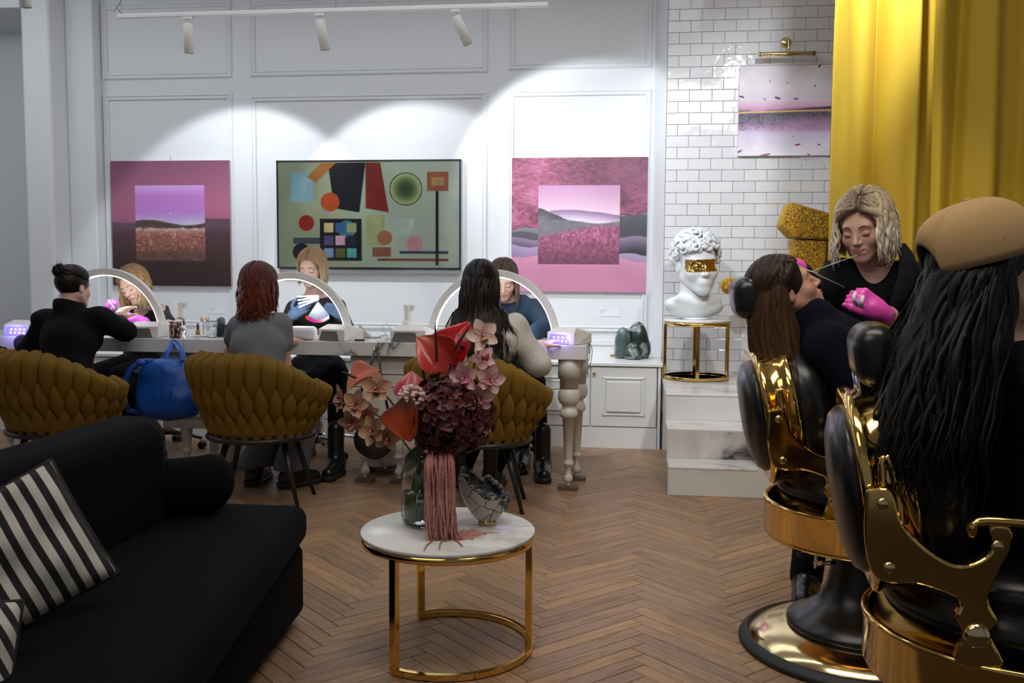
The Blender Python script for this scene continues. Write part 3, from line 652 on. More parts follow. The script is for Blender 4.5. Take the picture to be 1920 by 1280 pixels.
def p4(u, v):
    vo = 1-v; n1 = vnoise(u, v, 4, 5, 51); n2 = vnoise(u, v, 40, 50, 52, 4, .8)
    c = grad(vo+.08*(n1-.5), [(0, 'C9C2C8'), (.25, 'D2CBD1'), (.38, 'CDC0CC'), (.44, 'C99FBC'), (.49, 'B78AA9'), (.505, '8A7285'), (.53, '5A5562'), (.64, '73697A'), (.68, '9F86A4'), (.74, 'BFB2C8'), (1, 'D6D3DA')])
    c = over(c, c*.72, sstep(n2-.56, .1)*((vo > .52) & (vo < .72))); c = over(c, C3('AE86AE'), sstep(u-.4, .6)*sstep(.07-abs(vo-.66), .08)*.7)
    c = over(c, C3('3F3440'), sstep(.022-abs(vo-.49+.04*(u-.8)), .02)*sstep(u-.6, .4)); c = c*(1.08+.12*n1[..., None])
    for (a, b, l, w_, ang, col) in ((.42, .64, .035, .012, -.3, '4A4650'), (.62, .63, .025, .009, .2, '4A4650'), (.82, .77, .015, .006, .8, '4A4650'), (.33, .83, .016, .005, 1.4, '77727A'), (.52, .81, .014, .005, -.4, '77727A'), (.03, .66, .03, .01, -.3, '4A4650'),
                                    (.65, .12, .032, .011, .2, 'A0475C'), (.88, .12, .016, .01, -.6, '5F5A62'), (.02, .05, .03, .01, .5, '6A4A58'), (.3, .01, .06, .012, .2, 'A65F74'), (.86, .985, .025, .008, .9, '3A3640'), (.6, .21, .01, .004, .8, '4A4650'), (.28, .63, .02, .008, -.8, '8A8590'), (.77, .01, .016, .008, -.4, '5F5A62')):
        x = (u-a)*math.cos(ang)+(v-b)*math.sin(ang); y = -(u-a)*math.sin(ang)+(v-b)*math.cos(ang); c = over(c, C3(col), sstep(1-(x/l)**2-(y/w_)**2, .5))
    return over(c, C3('E9B978')*(.85+.3*n2[..., None]), sstep(.009-abs(vo-.518+.02*u), .003))
def ptv(u, v):
    """plain generic colour-block composition in the same palette"""
    X = u*1.72; n1 = vnoise(u, v, 5, 3, 61); n2 = vnoise(u, v, 26, 16, 62, 4, .6)
    c = grad(u*.75+.35*(n1-.5), [(-.3, '737A62'), (.1, '7B836B'), (.28, '93997B'), (.45, '8FA08C'), (.7, '9FA898'), (1, '7F8F8C')])
    def poly(c, pts, col, w=.004):
        m_ = np.ones_like(u); k = len(pts); ar = sum(pts[i][0]*pts[(i+1) % k][1]-pts[(i+1) % k][0]*pts[i][1] for i in range(k))
        for i in range(k):
            (x0, y0), (x1, y1) = pts[i], pts[(i+1) % k]; d = ((x1-x0)*(v-y0)-(y1-y0)*(X-x0))/math.hypot(x1-x0, y1-y0)*(1 if ar > 0 else -1); m_ = np.minimum(m_, sstep(d, w))
        return over(c, C3(col)*(.9+.2*n2[..., None]), m_)
    def rect(c, x0, x1, y0, y1, col): return poly(c, [(x0, y0), (x1, y0), (x1, y1), (x0, y1)], col)
    def disc(c, x, y, r, col, w=.005): return over(c, C3(col)*(.9+.2*n2[..., None]), sstep(r-np.hypot(X-x, v-y), w))
    c = rect(c, .12, .34, .62, .90, '6E9097'); c = rect(c, .40, .80, .06, .46, '15151A'); c = poly(c, [(.48, .99), (.84, .99), (.78, .52), (.54, .56)], '17171B')
    c = poly(c, [(.84, .99), (.98, .99), (1.06, .52), (.84, .56)], '6E2018'); c = rect(c, .84, 1.02, .20, .50, '8E9468'); c = poly(c, [(.28, .86), (.42, .99), (.56, .99), (.36, .80)], '8A5A24')
    c = disc(c, .27, .42, .075, '7E2018'); c = rect(c, .14, .40, .22, .28, '3A3C46'); c = disc(c, .22, .14, .085, '101118'); c = disc(c, .50, .62, .09, 'A0421F'); c = disc(c, .66, .36, .085, '35687A')
    r_ = np.hypot(X-1.22, v-.74); c = over(c, grad(r_/.15, [(0, '26351F'), (.45, '3F5230'), (.8, '7E9058'), (1, 'A5B07E')]), sstep(.15-r_, .004)); c = over(c, C3('1B1C1A'), sstep(.0045-abs(r_-.15), .003))
    c = rect(c, 1.42, 1.62, .72, .90, '8A4A34'); c = rect(c, 1.46, 1.58, .77, .85, '9A7B4C')
    for q in range(3):
        for p_ in range(3): c = rect(c, .44+.11*q, .53+.11*q, .09+.12*p_, .18+.12*p_, ['6F8CA8', '4B3F66', 'B5A770', '55552F', 'C08F9C', '2F5478', '4E9692', '20212A', '8A8F6A'][q*3+p_])
    c = rect(c, 1.12, 1.30, .30, .46, '9FB0A4')
    c = rect(c, .90, 1.08, .10, .19, '7A4E3A'); c = disc(c, 1.02, .28, .07, '8A5A3C'); c = disc(c, 1.30, .22, .08, 'B97F8C'); c = rect(c, 1.16, 1.62, .13, .155, '1E3552'); c = rect(c, .95, 1.62, .06, .085, '6E3522')
    c = rect(c, 1.50, 1.528, .02, .72, '101013'); return c*.82
for nm, lab, a in (('painting', 'square pink and violet painting of a moor, behind the bent-over technician at left', (207, 433.5, 302, 537, WALLY, .035, p1, 260, M['pic'], mat('canvas_side_mauve', 'C0B4BC', .8))),
                   ('painting', 'square rose painting of misty hills within hills, above the two standing stones', (960, 1211, 296, 548, WALLY, .035, p3, 300, M['pic'], mat('canvas_side_rose', 'B09AA8', .8)))):
    t, Wd, Hh = picture(nm, lab, *a)
    MB().tube([(0, .02, Hh), (0, .01, Hh+.012), (.012, .008, Hh+.02), (.004, .005, Hh+.034)], .0016, 6).build('hanging_wire', M['hook'], t)
t, Wd, Hh = picture('television', 'wide flat screen with a thin black frame showing abstract colour blocks, between pink paintings', 518, 864, 301, 505, WALLY, .055, ptv, 300, M['picgloss'], mat('screen_casing_grey', '8A8B8D', .35), M['bplastic'], .012, 'television')
MB().box(-Wd/2+.01, Wd/2-.01, .004, .05, -.035, -.001).build('lower_bezel', mat('bezel_grey', '9C9C9C', .35, .6), t, bevel=.004)
t, Wd, Hh = picture('painting', 'square pale lilac painting with a golden line, on the tiled wall under the brass lamp', 1387, 1556, 124, 291, TILEY, .03, p4, 260, M['pic'], mat('canvas_side_pale', 'C9C5CB', .8))
# brass picture lamp over it
a = at(1423, 103, Y=TILEY-.11); b = at(1530, 101, Y=TILEY-.11); c = at(1473, 80, Y=TILEY)
pl = empty('picture_lamp', (c.x, TILEY-.005, c.z), label='brass tube picture lamp on the tiles above the pale lilac painting', cat='lamp'); Lh = (b.x-a.x)/2; dz_ = (a.z+b.z)/2-c.z; dx_ = (a.x+b.x)/2-c.x
MB().lathe([(.034, 0), (.036, .004), (.03, .012), (.012, .018), (.0001, .019)], (0, 0, 0), 28, 0, rotM(PI/2, 0, 0)).build('wall_plate', M['gold2'], pl)
MB().tube(spline([(0, -.01, 0), (0, -.06, .012), (.002, -.105, -.0), (.004, -.115, dz_+.02)], 12), .006, 8).build('arm', M['gold2'], pl)
MB().tube([(dx_-Lh, -.115, dz_), (dx_+Lh, -.115, dz_)], .0175, 20).tube([(dx_-Lh-.002, -.115, dz_), (dx_-Lh+.006, -.115, dz_)], .0185, 20).tube([(dx_+Lh-.006, -.115, dz_), (dx_+Lh+.002, -.115, dz_)], .0185, 20).build('lamp_tube', M['gold2'], pl)
# small title cards (their codes are left out)
def card(x0, x1, y0, y1, Y, label):
    a, b = at(x0, y0, Y=Y), at(x1, y1, Y=Y); t = empty('title_card', ((a.x+b.x)/2, Y-.002, (a.z+b.z)/2), label=label, cat='card'); w_, h = (b.x-a.x)/2, (a.z-b.z)/2
    MB().box(-w_, w_, -.001, .001, -h, h).build('card', M['paper'], t)
    mb = MB()
    for q in range(3): mb.box(-w_*.88, -w_*(.1+.2*q), -.0016, -.001, h*(.55-.4*q), h*(.63-.4*q))
    mb.build('print', mat('print_grey', '9A9AA4', .7), t)
card(1121, 1163, 577, 593, WALLY, 'small white title card on the wall below the rose painting of misty hills'); card(1501, 1553, 294, 307, TILEY, 'small white title card on the tiles under the pale lilac painting'); card(392, 420, 574, 588, WALLY, 'small white title card on the wall left of the red-haired client')

# ================================================================== TRACK LIGHTS
A, B = at(224, 32, Z=ZT), at(1027, 8, Z=ZT); A.y = B.y = (A.y+B.y)/2; YR = A.y
tr = empty('light_track', (A.x, YR, ZT), label='thin white light track hung on wires below the ceiling', cat='track'); TLn = B.x-A.x
MB().box(0, TLn, -.018, .018, -.012, .012).build('rail', M['white'], tr, bevel=.003)
for x in (.02, TLn*.52, TLn-.02): MB().tube([(x, 0, .01), (x, 0, CEIL-ZT)], .0012, 6).build('suspension_wire', M['wirecol'], tr)
MB().tube(spline([(.02, 0, .015), (-.01, 0, .06), (.015, .0, .10), (.012, 0, .3), (.012, 0, CEIL-ZT)], 20), .003, 6).tube([(.012, 0, .085), (-.035, 0, .03)], .002, 6).build('cable', M['wirecol'], tr)
def spot(px, label, tilt, lean, Z=ZT, y=None):
    y = YR if y is None else y; x = at(px, 50, Y=y).x
    t = empty('track_spotlight', (x, y, Z-.012), label=label, cat='spotlight', group='white cylinder spotlights on the track')
    MB().box(-.03, .03, -.016, .016, -.018, 0).build('adapter', M['white'], t, bevel=.003)
    MB().tube([(0, 0, -.015), (0, 0, -.045)], .007, 10).build('swivel', M['chrome'], t)
    T = Matrix.Translation((0, 0, -.045)) @ rotM(tilt, lean, 0)
    MB().lathe([(.026, .004), (.03, .0), (.03, -.17), (.027, -.172), (.026, -.15), (.0001, -.149)], (0, 0, 0), 28, 0, T).build('barrel', mat('spot_white', 'CFCBC4', .5), t)
    MB().lathe([(.0245, .0045), (.022, .006), (.0001, .006)], (0, 0, 0), 28, 0, T).build('end_ring', M['chrome'], t); return t
spot(353, 'white cylinder spotlight hanging straight down at the left of the track', .12, .04); spot(600, 'white cylinder spotlight in the middle of the track, tilted a little', .15, -.14); spot(855, 'white cylinder spotlight at the right of the track, tilted to the right', .2, -.42)
t = spot(45, 'white cylinder spotlight at the very top left corner, its top out of view', .1, -.05, Z=at(45, -64, Y=5.2).z, y=5.2)
del t['group']
MB().tube([(0, 0, .0), (0, 0, CEIL-t.location.z)], .004, 8).build('stem', M['white'], t)
# ================================================================== NAIL TABLE
TZ0, TZ1, TY0, TY1, TXR = .709, .785, 5.03, 5.50, -.243
nt = empty('manicure_table', (TXR, TY0, 0), label='long white marble manicure table on turned white legs', cat='table')
def rel(o, p): return (p[0]-o.location.x, p[1]-o.location.y, p[2]-o.location.z)
for q, (a, b) in enumerate(((-1.36, TXR), (-2.47, -1.362), (-4.3, -2.472))):
    MB().box(a-TXR, b-TXR, 0, TY1-TY0, TZ0, TZ1).build('tabletop', M['marble'], nt, bevel=.003)
LP = [(.0001, .022), (.012, .022), (.014, .03), (.012, .038), (.020, .044), (.0245, .056), (.0245, .066), (.020, .078), (.014, .084), (.015, .098), (.013, .118), (.020, .130), (.029, .140), (.029, .150), (.020, .158), (.022, .17), (.034, .392), (.043, .394), (.0495, .408), (.0495, .420), (.043, .436), (.036, .441),
      (.036, .462), (.046, .466), (.057, .486), (.060, .508), (.057, .530), (.048, .547), (.042, .552)]
def turned_leg(x, y, top=TZ0, k=1.0, par=nt, pad=True):
    o = par.location; X, Y = x-o.x, y-o.y
    mb = MB().lathe([(r, z) for r, z in LP], (X, Y, 0), 28).lathe([(.050, .552), (.050, .604), (.060, .605), (.060, top-.001)], (X, Y, 0), 28)
    l = mb.build('leg', M['leg'], par); MB().box(X-.055, X+.055, Y-.03, Y+.03, .0, .022).build('foot_pad', mat('pad_brown', '5E5245', .6), l, bevel=.002)
for x, y in ((-.335, 5.10), (-.305, 5.34), (-3.79, 5.10), (-3.74, 5.34)): turned_leg(x, y)
# drawer pedestals under the top, on short turned legs
def pedestal(x0, x1, label, lx):
    u = empty('drawer_unit', (x0, 5.07, 0), label=label, cat='drawers', group='white drawer units under the manicure table'); w_ = x1-x0; z0 = .355
    MB().box(.02, w_-.02, .016, .36, z0-.08, z0-.012).build('plinth', M['leg'], u, bevel=.003); MB().box(.008, w_-.008, .004, .368, z0-.012, z0).build('plinth_moulding', M['leg'], u, bevel=.003)
    MB().box(.015, w_-.015, .030, .36, z0, TZ0-.002).build('carcass', M['leg'], u, bevel=.002)
    zz = [TZ0-.006, TZ0-.105, TZ0-.175, z0+.002]
    for a, b in zip(zz[1:], zz[:-1]): MB().box(.018, w_-.018, .012, .029, a+.003, b-.003).build('drawer', M['leg'], u, bevel=.002)
    for x, y in lx:
        X, Y = x-x0, y-5.07; l = MB().lathe([(r*1.05, z) for r, z in LP[:16]]+[(.034, .275)], (X, Y, 0), 24).build('leg', M['leg'], u); MB().box(X-.05, X+.05, Y-.03, Y+.03, 0, .021).build('foot_pad', MATS['pad_brown'], l, bevel=.002)
pedestal(at(651, 700, Y=5.08).x, at(790, 700, Y=5.08).x, 'white drawer unit under the table behind the hanging black bag', ((-1.465, 5.12), (-1.27, 5.12), (-1.415, 5.36), (-1.215, 5.36)))
pedestal(at(296, 700, Y=5.08).x, at(428, 700, Y=5.08).x, 'white drawer unit under the table behind the blue backpack', ((-2.505, 5.12), (-2.29, 5.12), (-2.40, 5.36), (-2.235, 5.36)))
# coat hooks on the table front
def hook(px, py, label):
    c = at(px, py, Y=TY0); t = empty('bag_hook', (c.x, TY0, c.z), label=label, cat='hook', group='brown hooks on the table front')
    MB().lathe([(.016, .002), (.016, .009), (.012, .013), (.0001, .014)], (.006, 0, 0), 20, 0, rotM(PI/2, 0, 0)).build('disc', mat('hook_brown', '6A5F52', .5), t)
    MB().tube(spline([(0, -.005, .01), (0, -.03, .0), (0, -.034, -.02), (0, -.028, -.03), (0, -.024, -.024)], 10), .004, 8).build('prong', M['gold2'], t); return c
hk1 = hook(326, 641, 'hook on the table front holding the blue backpack'); hk2 = hook(705, 652, 'hook on the table front holding the black shoulder bag')

# ================================================================== ARCH LAMPS, NAIL DRYERS, TABLE THINGS
def arch(cx, y, r, label, rz=0, squash=1.06):
    t = empty('arch_lamp', (cx, y, TZ1+.001), rz, label, 'lamp', 'white arch lamps on the manicure table')
    def arc(r0, r1, d0, d1, m_, nm, par, a0=0, a1=PI, z0=.0):
        mb = MB(); n = 56; V = []
        for i in range(n+1):
            a = a0+(a1-a0)*i/n; c_, s_ = math.cos(a), math.sin(a)
            V += [(r0*c_, d0, r0*s_*squash), (r1*c_, d0, r1*s_*squash), (r1*c_, d1, r1*s_*squash), (r0*c_, d1, r0*s_*squash)]
        Fc = [(i*4+k, i*4+(k+1) % 4, (i+1)*4+(k+1) % 4, (i+1)*4+k) for i in range(n) for k in range(4)]+[(3, 2, 1, 0), (n*4, n*4+1, n*4+2, n*4+3)]
        mb.add(V, Fc, 0, False); return mb.build(nm, m_, par, bevel=.003)
    arc(r-.038, r, -.017, .017, M['plastic'], 'arch', t)
    arc(r-.0415, r-.0380, -.013, .013, M['led'], 'light_strip', t, .12, PI-.12)
    for s in (-1, 1): MB().box(s*(r-.015)-.022, s*(r-.015)+.022, -.04, .04, 0, .008).build('base', M['plastic'], t, bevel=.003)
    return t
arch(-3.055, 5.27, .365, 'white arch lamp between the client in the black blazer and the bent-over technician'); arch(at(548, 600, Y=5.27).x, 5.27, .352, 'white arch lamp in front of the smiling technician with blue gloves'); arch(-.775, 5.30, .372, 'white arch lamp behind the dark-haired client in the beige shirt')
for x in (-3.055, -1.955, -.775): light('POINT', 'arch_glow', (x, 5.33, TZ1+.27), 2.2, (.88, .93, 1), shadow_soft_size=.06)
def dryer(x, y, rz, on, label, w_=.085, d=.19, hgt=.088):
    t = empty('nail_dryer', (x, y, TZ1+.001), rz, label, 'nail dryer', 'white nail dryers on the manicure table')
    prof = [(0, .0), (0, hgt*.72), (.055, hgt), (d*.78, hgt*.86), (d, hgt*.62), (d, 0)]
    V = []; n = len(prof)
    for s in (-1, 1):
        for (yy, z) in prof: V.append((s*w_*(1 if z < hgt*.8 else .72), yy, z))
    Fc = [tuple(range(n)), tuple(reversed(range(n, 2*n)))]+[(n+i, n+(i+1) % n, (i+1) % n, i) for i in range(n)]
    MB().add(V, Fc).build('housing', M['plastic'], t, bevel=.004)
    o = MB().prism([(-w_*.92, .002), (w_*.60, .002), (w_*.42, hgt*.60), (-w_*.70, hgt*.60)], 0, .003, frame((0, 0, 0), (1, 0, 0), (0, 0, 1), (0, -1, 0))).build('opening', M['uv'] if on else mat('dryer_mouth', '6F6C69', .35), t)
    if on:
        for i in range(4):
            for j in range(2): MB().ball((-w_*.52+i*.027+.004*j, -.004, .018+j*.02), .0042, 8).build('diode', M['uvdot'], o)
        light('POINT', 'dryer_glow', (x-.02*math.cos(rz), y-.06, TZ1+.04), .5, (.35, .3, 1), shadow_soft_size=.03)
    return t
def atT(px, py, yy=None): return at(px, py, Z=TZ1) if yy is None else at(px, py, Y=yy)
dryer(at(38, 630, Y=5.06).x, 5.05, 0, True, 'lit nail dryer at the left end of the table', .095)
dryer(at(272, 632, Y=5.08).x, 5.06, .12, False, 'unlit nail dryer left of the patterned paper cup'); dryer(at(623, 635, Y=5.08).x, 5.06, -.3, False, 'unlit nail dryer at the foot of the middle arch lamp')
dryer(at(766, 640, Y=5.08).x, 5.06, -.05, False, 'unlit nail dryer with a spray bottle behind it', .10); dryer(at(1052, 643, Y=5.10).x, 5.07, -.45, True, 'lit nail dryer at the right end of the table, over a hand', .085)
def cushion(px, y, w_, label, lit=True):
    x = at(px, 620, Y=y).x; s = SDF().box((0, 0, .038), (w_, .05, .036), None, .028, 0); o = sdfobj('hand_rest', s, .006, mat('white_leatherette', 'E3E3E6', .35)); o.location = (x, y, TZ1+.001); tag(o, label, 'hand rest', 'white hand rests'); return o
cushion(568, 5.12, .075, 'white padded hand rest beside the red-haired client'); cushion(236, 5.16, .06, 'white padded hand rest under the gloved hands of the bent-over technician')
def spray(px, y, label, clear):
    x = at(px, 600, Y=y).x; t = empty('spray_bottle', (x, y, TZ1+.001), 0, label, 'spray bottle', 'white spray bottles'); bm_ = M['glass'] if clear else M['plastic']
    MB().lathe([(.0001, 0), (.029, 0), (.031, .004), (.031, .075), (.030, .09), (.022, .098), (.021, .10)], n=24).build('bottle', bm_, t)
    if clear: MB().lathe([(.0001, .003), (.027, .003), (.0275, .055), (.0001, .055)], n=20).build('liquid', M['water'], t)
    T = rotM(0, 0, 0)
    MB().lathe([(.022, .096), (.023, .10), (.019, .125), (.020, .15), (.026, .182), (.026, .190), (.0001, .192)], n=20, M4=Matrix.Diagonal((1, .75, 1, 1))).box(.005, .040, -.012, .012, .155, .188).build('spray_head', M['plastic'], t, bevel=.003)
    MB().tube([(.040, 0, .176), (.042, 0, .176)], .0035, 8).build('nozzle', M['bplastic'], t); MB().box(.026, .033, -.007, .007, .115, .162, 0, 0, rotM(0, -.12, 0)).build('trigger', M['plastic'], t, bevel=.002); return t
spray(338, 5.36, 'spray bottle with a clear base behind the patterned paper cup', True); spray(764, 5.36, 'spray bottle behind the unlit nail dryer, left of the right arch lamp', False)
# paper cup with printed leopard-like pattern
cx = at(326.5, 630, Y=5.07).x; t = empty('paper_cup', (cx, 5.085, TZ1+.001), label='brown and black patterned paper cup on the table edge above the blue backpack', cat='cup')
mc = mat('cup_print', '3A1B10', .35); v = tex(mc, 'Object', (1, 1, .6)); vo = N(mc, 'ShaderNodeTexVoronoi', Scale=75); L(mc, v, vo.inputs['Vector']); r_ = ramp(mc, vo.outputs['Distance'], [(.28, 'D9C3B4'), (.36, '8C4A2E'), (.55, '1C0E0A')]); L(mc, r_.outputs[0], bsdf(mc).inputs['Base Color'])
MB().lathe([(.0001, .002), (.029, .002), (.029, 0), (.030, 0), (.0355, .092), (.033, .092), (.028, .006), (.0001, .006)], n=32).build('cup', mc, t); MB().lathe([(.0345, .0915), (.037, .0925), (.037, .0955), (.0345, .0965), (.0335, .094)], n=32).build('rim', M['paper'], t)
MB().tube(spline([(-.012, -.0325, .02), (-.012, -.036, .07), (-.004, -.038, .08), (.006, -.037, .07), (.006, -.034, .02), (-.003, -.033, .012), (-.012, -.0325, .02)], 30), .003, 6).build('printed_sleeve_clip', mat('cup_band', 'C9A896', .4), t)
# nail polish, small bottles, tumbler, jars, papers
def small_bottle(px, y, r, h, bm_, cap, hc, label, rc=None, name='nail_polish', cat='bottle'):
    x = at(px, 620, Y=y).x; t = empty(name, (x, y, TZ1+.001), 0, label, cat); rc = rc or r*.55
    MB().lathe([(.0001, 0), (r*.95, 0), (r, .003), (r, h*.82), (r*.6, h), (.0001, h)], n=20).build('bottle', bm_, t); MB().lathe([(rc, h), (rc*.85, h+hc), (.0001, h+hc+.001)], n=16).build('cap', cap, t); return t
small_bottle(371, 5.28, .0125, .034, mat('polish_ochre', '9A6A28', .2, coat=.5), M['bplastic'], .036, 'ochre nail polish bottle with a black cap left of the glass tumbler')
for px, dy in ((379, .12), (389, .14)): small_bottle(px, 5.28+dy, .011, .085, M['glass'], M['gold2'], .018, ('left' if px == 379 else 'right')+' one of two small gold-capped clear bottles behind the tumbler', .0105, 'serum_bottle').__setitem__('group', 'gold-capped bottles')
x = at(398, 625, Y=5.17).x; t = empty('tumbler', (x, 5.17, TZ1+.001), 0, 'ribbed glass tumbler of water beside the red-haired client', 'glass')
mb = MB(); n = 36
for prof_i in (0,):
    def tf(u, v):
        a = 2*PI*u; rr = (.026+.009*v)*(1+.025*math.cos(a*18)); return (rr*math.cos(a), rr*math.sin(a), .006*0+v*.092)
    mb.grid(tf, 144, 8, wrap=True); mb.grid(lambda u, v: ((.0235+.009*v)*math.cos(-2*PI*u), (.0235+.009*v)*math.sin(-2*PI*u), .006+v*.086), 144, 8, wrap=True)
    mb.lathe([(.0001, 0), (.026, 0)], n=36); mb.lathe([(.0235, .006), (.0001, .006)], n=36); mb.lathe([(.0325, .092), (.035, .092)], n=36)
mb.build('glass', M['glass'], t); MB().lathe([(.0001, .0065), (.0228, .0065), (.028, .06), (.0001, .06)], n=30).build('water', M['water'], t)
x = at(416, 622, Y=5.24).x; t = empty('desk_caddy', (x, 5.24, TZ1+.001), 0, 'small dark caddy of tools half hidden by the grey t-shirt', 'caddy')
MB().box(-.03, .03, -.03, .03, 0, .07).build('box', mat('dark_acrylic', (.02, .03, .06), .1, coat=.5), t, bevel=.004); MB().lathe([(.02, 0), (.024, .03), (.012, .036), (.0001, .036)], (.0, .0, .075), 20, 0, rotM(.9, .3, 0)).build('lid', mat('lid_grey', '4A5560', .4), t)
for px, py, rz, lab in ((385, 630, .3, 'white sheets on the table under the glass tumbler'), (700, 626, -.2, 'white sheets on the table left of the unlit nail dryer')):
    c = at(px, py, Z=TZ1); t = MB().box(-.09, .09, -.05, .05, 0, .002).box(-.07, .10, -.055, .04, .002, .004, 0, 0, rotM(0, 0, .25)).build('paper_sheets', M['paper']); t.location = (c.x, min(c.y, 5.40), TZ1+.0005); t.rotation_euler = (0, 0, rz); tag(t, lab, 'paper')
c = at(690, 635, Z=TZ1); t = empty('remote', (c.x, 5.09, TZ1+.001), .25, 'small black remote on the table above the shoulder bag', 'remote'); MB().box(-.028, .028, -.012, .012, 0, .010).build('case', M['bplastic'], t, bevel=.004); MB().tube([(.01, 0, .009), (.01, 0, .0115)], .004, 10).build('button', M['chrome'], t)
c = at(678, 624, Y=5.34); t = MB().prism([(-.012, 0), (.065, 0), (.02, .035), (-.012, .075)], -.02, .02, frame((0, 0, 0), (1, 0, 0), (0, 0, 1), (0, -1, 0))).build('scraper_stand', mat('stand_grey', 'B9B4A8', .4), bevel=.003); t.location = (c.x, 5.34, TZ1+.001); tag(t, 'pale wedge-shaped stand right of the middle arch lamp', 'stand')
def cable(name, pts, label, r=.0018):
    return tag(MB().tube(spline(pts, 60), r, 6).build(name, M['wirecol']), label, 'cable')
z_ = TZ1+.003
P = lambda px, py: (lambda c: (c.x, c.y, z_))(at(px, py, Z=TZ1))
cable('power_cable', [P(664, 634), P(700, 631), P(727, 629)], 'grey cable running over the table to the unlit dryer')
q = at(727, 630, Y=5.34); q2 = at(716, 615, Y=5.36); q3 = at(727, 607, Y=5.36); q4 = at(737, 612, Y=5.33)
cable('thin_cable', [(q4.x, 5.27, z_+.05), (q3.x, 5.36, q3.z), (q2.x, 5.36, q2.z), (q.x, 5.34, z_), P(700, 633), P(670, 631)], 'thin looped cable standing up left of the unlit dryer', .0012)
q = [at(a, b, Y=yy) for a, b, yy in ((1078, 640, 5.26), (1096, 633, 5.30), (1110, 655, 5.42), (1104, 690, 5.45), (1088, 707, 5.4), (1070, 712, 5.36))]
cable('hanging_cable', [tuple(v) for v in q], 'grey cable hanging over the right end of the table', .0022)
q = [at(a, b, Y=yy) for a, b, yy in ((1080, 636, 5.28), (1102, 637, 5.32), (1106, 665, 5.43), (1098, 690, 5.46))]; cable('hanging_cable', [tuple(v) for v in q], 'second cable hanging behind the first at the right end of the table', .0022)
q = [at(a, b, Y=5.42) for a, b in ((1000, 706), (1030, 714), (1056, 716))]; cable('low_cable', [tuple(v) for v in q], 'grey cable crossing behind the right table leg')
q = [at(a, b, Y=5.44) for a, b in ((1000, 741), (1030, 731), (1056, 728))]; cable('low_cable', [tuple(v) for v in q], 'lower grey cable crossing behind the right table leg')

# ================================================================== VELVET CHAIRS
def shell_r(v): return .250+.108*math.sin(max(1e-6, min(v, 1))*PI*.5)**.9
def ztop(th):
    a = abs(th); return .745-.145*min(1, max(0, (a-.7)/1.15))**1.3
THM = 2.12
def shell(th, v, off=0):
    zt = ztop(th); z = .372+(zt-.372)*v; r = shell_r(v)-(.02 if v > .9 else 0)*((v-.9)/.1)**2; e = .96
    rr = r+off; return Vector((rr*math.sin(th), -rr*math.cos(th)*e, z))
V3_ = lambda *a: Vector(a)
def make_chair():
    t = empty('velvet_chair'); rj = random.Random(5)
    # upholstered inner shell and seat
    mb = MB(); nu, nv = 60, 10
    mb.grid(lambda u, v: shell(-THM+2*THM*u, v, .0), nu, nv); mb.grid(lambda u, v: shell(THM-2*THM*u, v, -.06), nu, nv)
    mb.grid(lambda u, v: shell(-THM+2*THM*u, 1, -.06*v) + Vector((0, 0, .022*math.sin(PI*v))), nu, 7)
    for s in (-1, 1): mb.grid(lambda u, v: shell(s*THM, v, -.06*u), 4, nv)
    mb.build('inner_shell', M['mustard'], t)
    MB().lathe([(.0001, .36), (.25, .36), (.285, .375), (.292, .42), (.27, .455), (.18, .468), (.0001, .47)], n=40).build('seat', M['mustard'], t)
    rows = [(.50, 1.06, 0.0, .058, 1), (.20, .70, .5, .05, 0), (-.05, .34, .0, .045, 2)]; nb = 19; dth = 2*THM/nb
    for r_, (v0, v1, st, bul, kind) in enumerate(rows):
        for i in range(nb+(1 if st else 0)):
            th0 = -THM+dth*(i+.5-st); ww = dth*.56; lean = (.22 if r_ == 0 else -.16)*dth*(1 if th0 < 0 else 1)
            def fn(s, tt):
                tt_ = min(max(tt, 1e-6), 1-1e-6)
                # s across 0..1, tt along 0..1 bottom->top
                a = 2*s-1
                if kind == 1: wv = math.sin(PI*.5*min(1, tt_/.45))**.75
                elif kind == 2: wv = math.sin(PI*.5*min(1, (1-tt_)/.5))**.7
                else: wv = math.sin(PI*tt_)**.62
                th = th0+a*ww*wv+lean*(tt-.5); th = max(-THM-.02, min(THM+.02, th)); v = v0+(v1-v0)*tt
                off = 1.2*bul*math.sqrt(max(0, 1-a*a))*(.35+.65*wv)*.75
                if v > 1:
                    ex = (v-1)/.06; p = shell(th, 1, off*(1-ex)-.03*ex); p.z += .016*ex+off*.35; return p
                return shell(th, v, off-.004)
            mb = MB().grid(fn, 7, 8 if r_ else 9); mb.build('woven_band', M['mustard'], t)
    MB().lathe([(.262, .332), (.286, .334), (.294, .345), (.286, .358), (.262, .362), (.2, .36), (.2, .334), (.262, .332)], n=48).build('seat_ring', M['bmetal'], t)
    for x, y in ((-1, -1), (1, -1), (-1, 1), (1, 1)):
        R5 = Matrix.Rotation(.48, 4, 'Z'); l = MB().tube([R5 @ V3_(x*.15, y*.10, .338), R5 @ V3_(x*.245, y*.16, .0)], [.019, .010], 14).build('leg', M['bmetal'], t); MB().tube([R5 @ V3_(x*.2455, y*.1605, .004), R5 @ V3_(x*.246, y*.161, .0)], .012, 10).build('foot_cap', M['bplastic'], l)
    return t
vc = make_chair(); vc.location = (at(118, 720, Y=4.60).x, 4.60, 0); vc.rotation_euler = (0, 0, -.55); vc.scale = (.96, .96, 1); tag(vc, 'mustard woven velvet chair at left, under the client in the black blazer', 'chair', 'mustard velvet chairs')
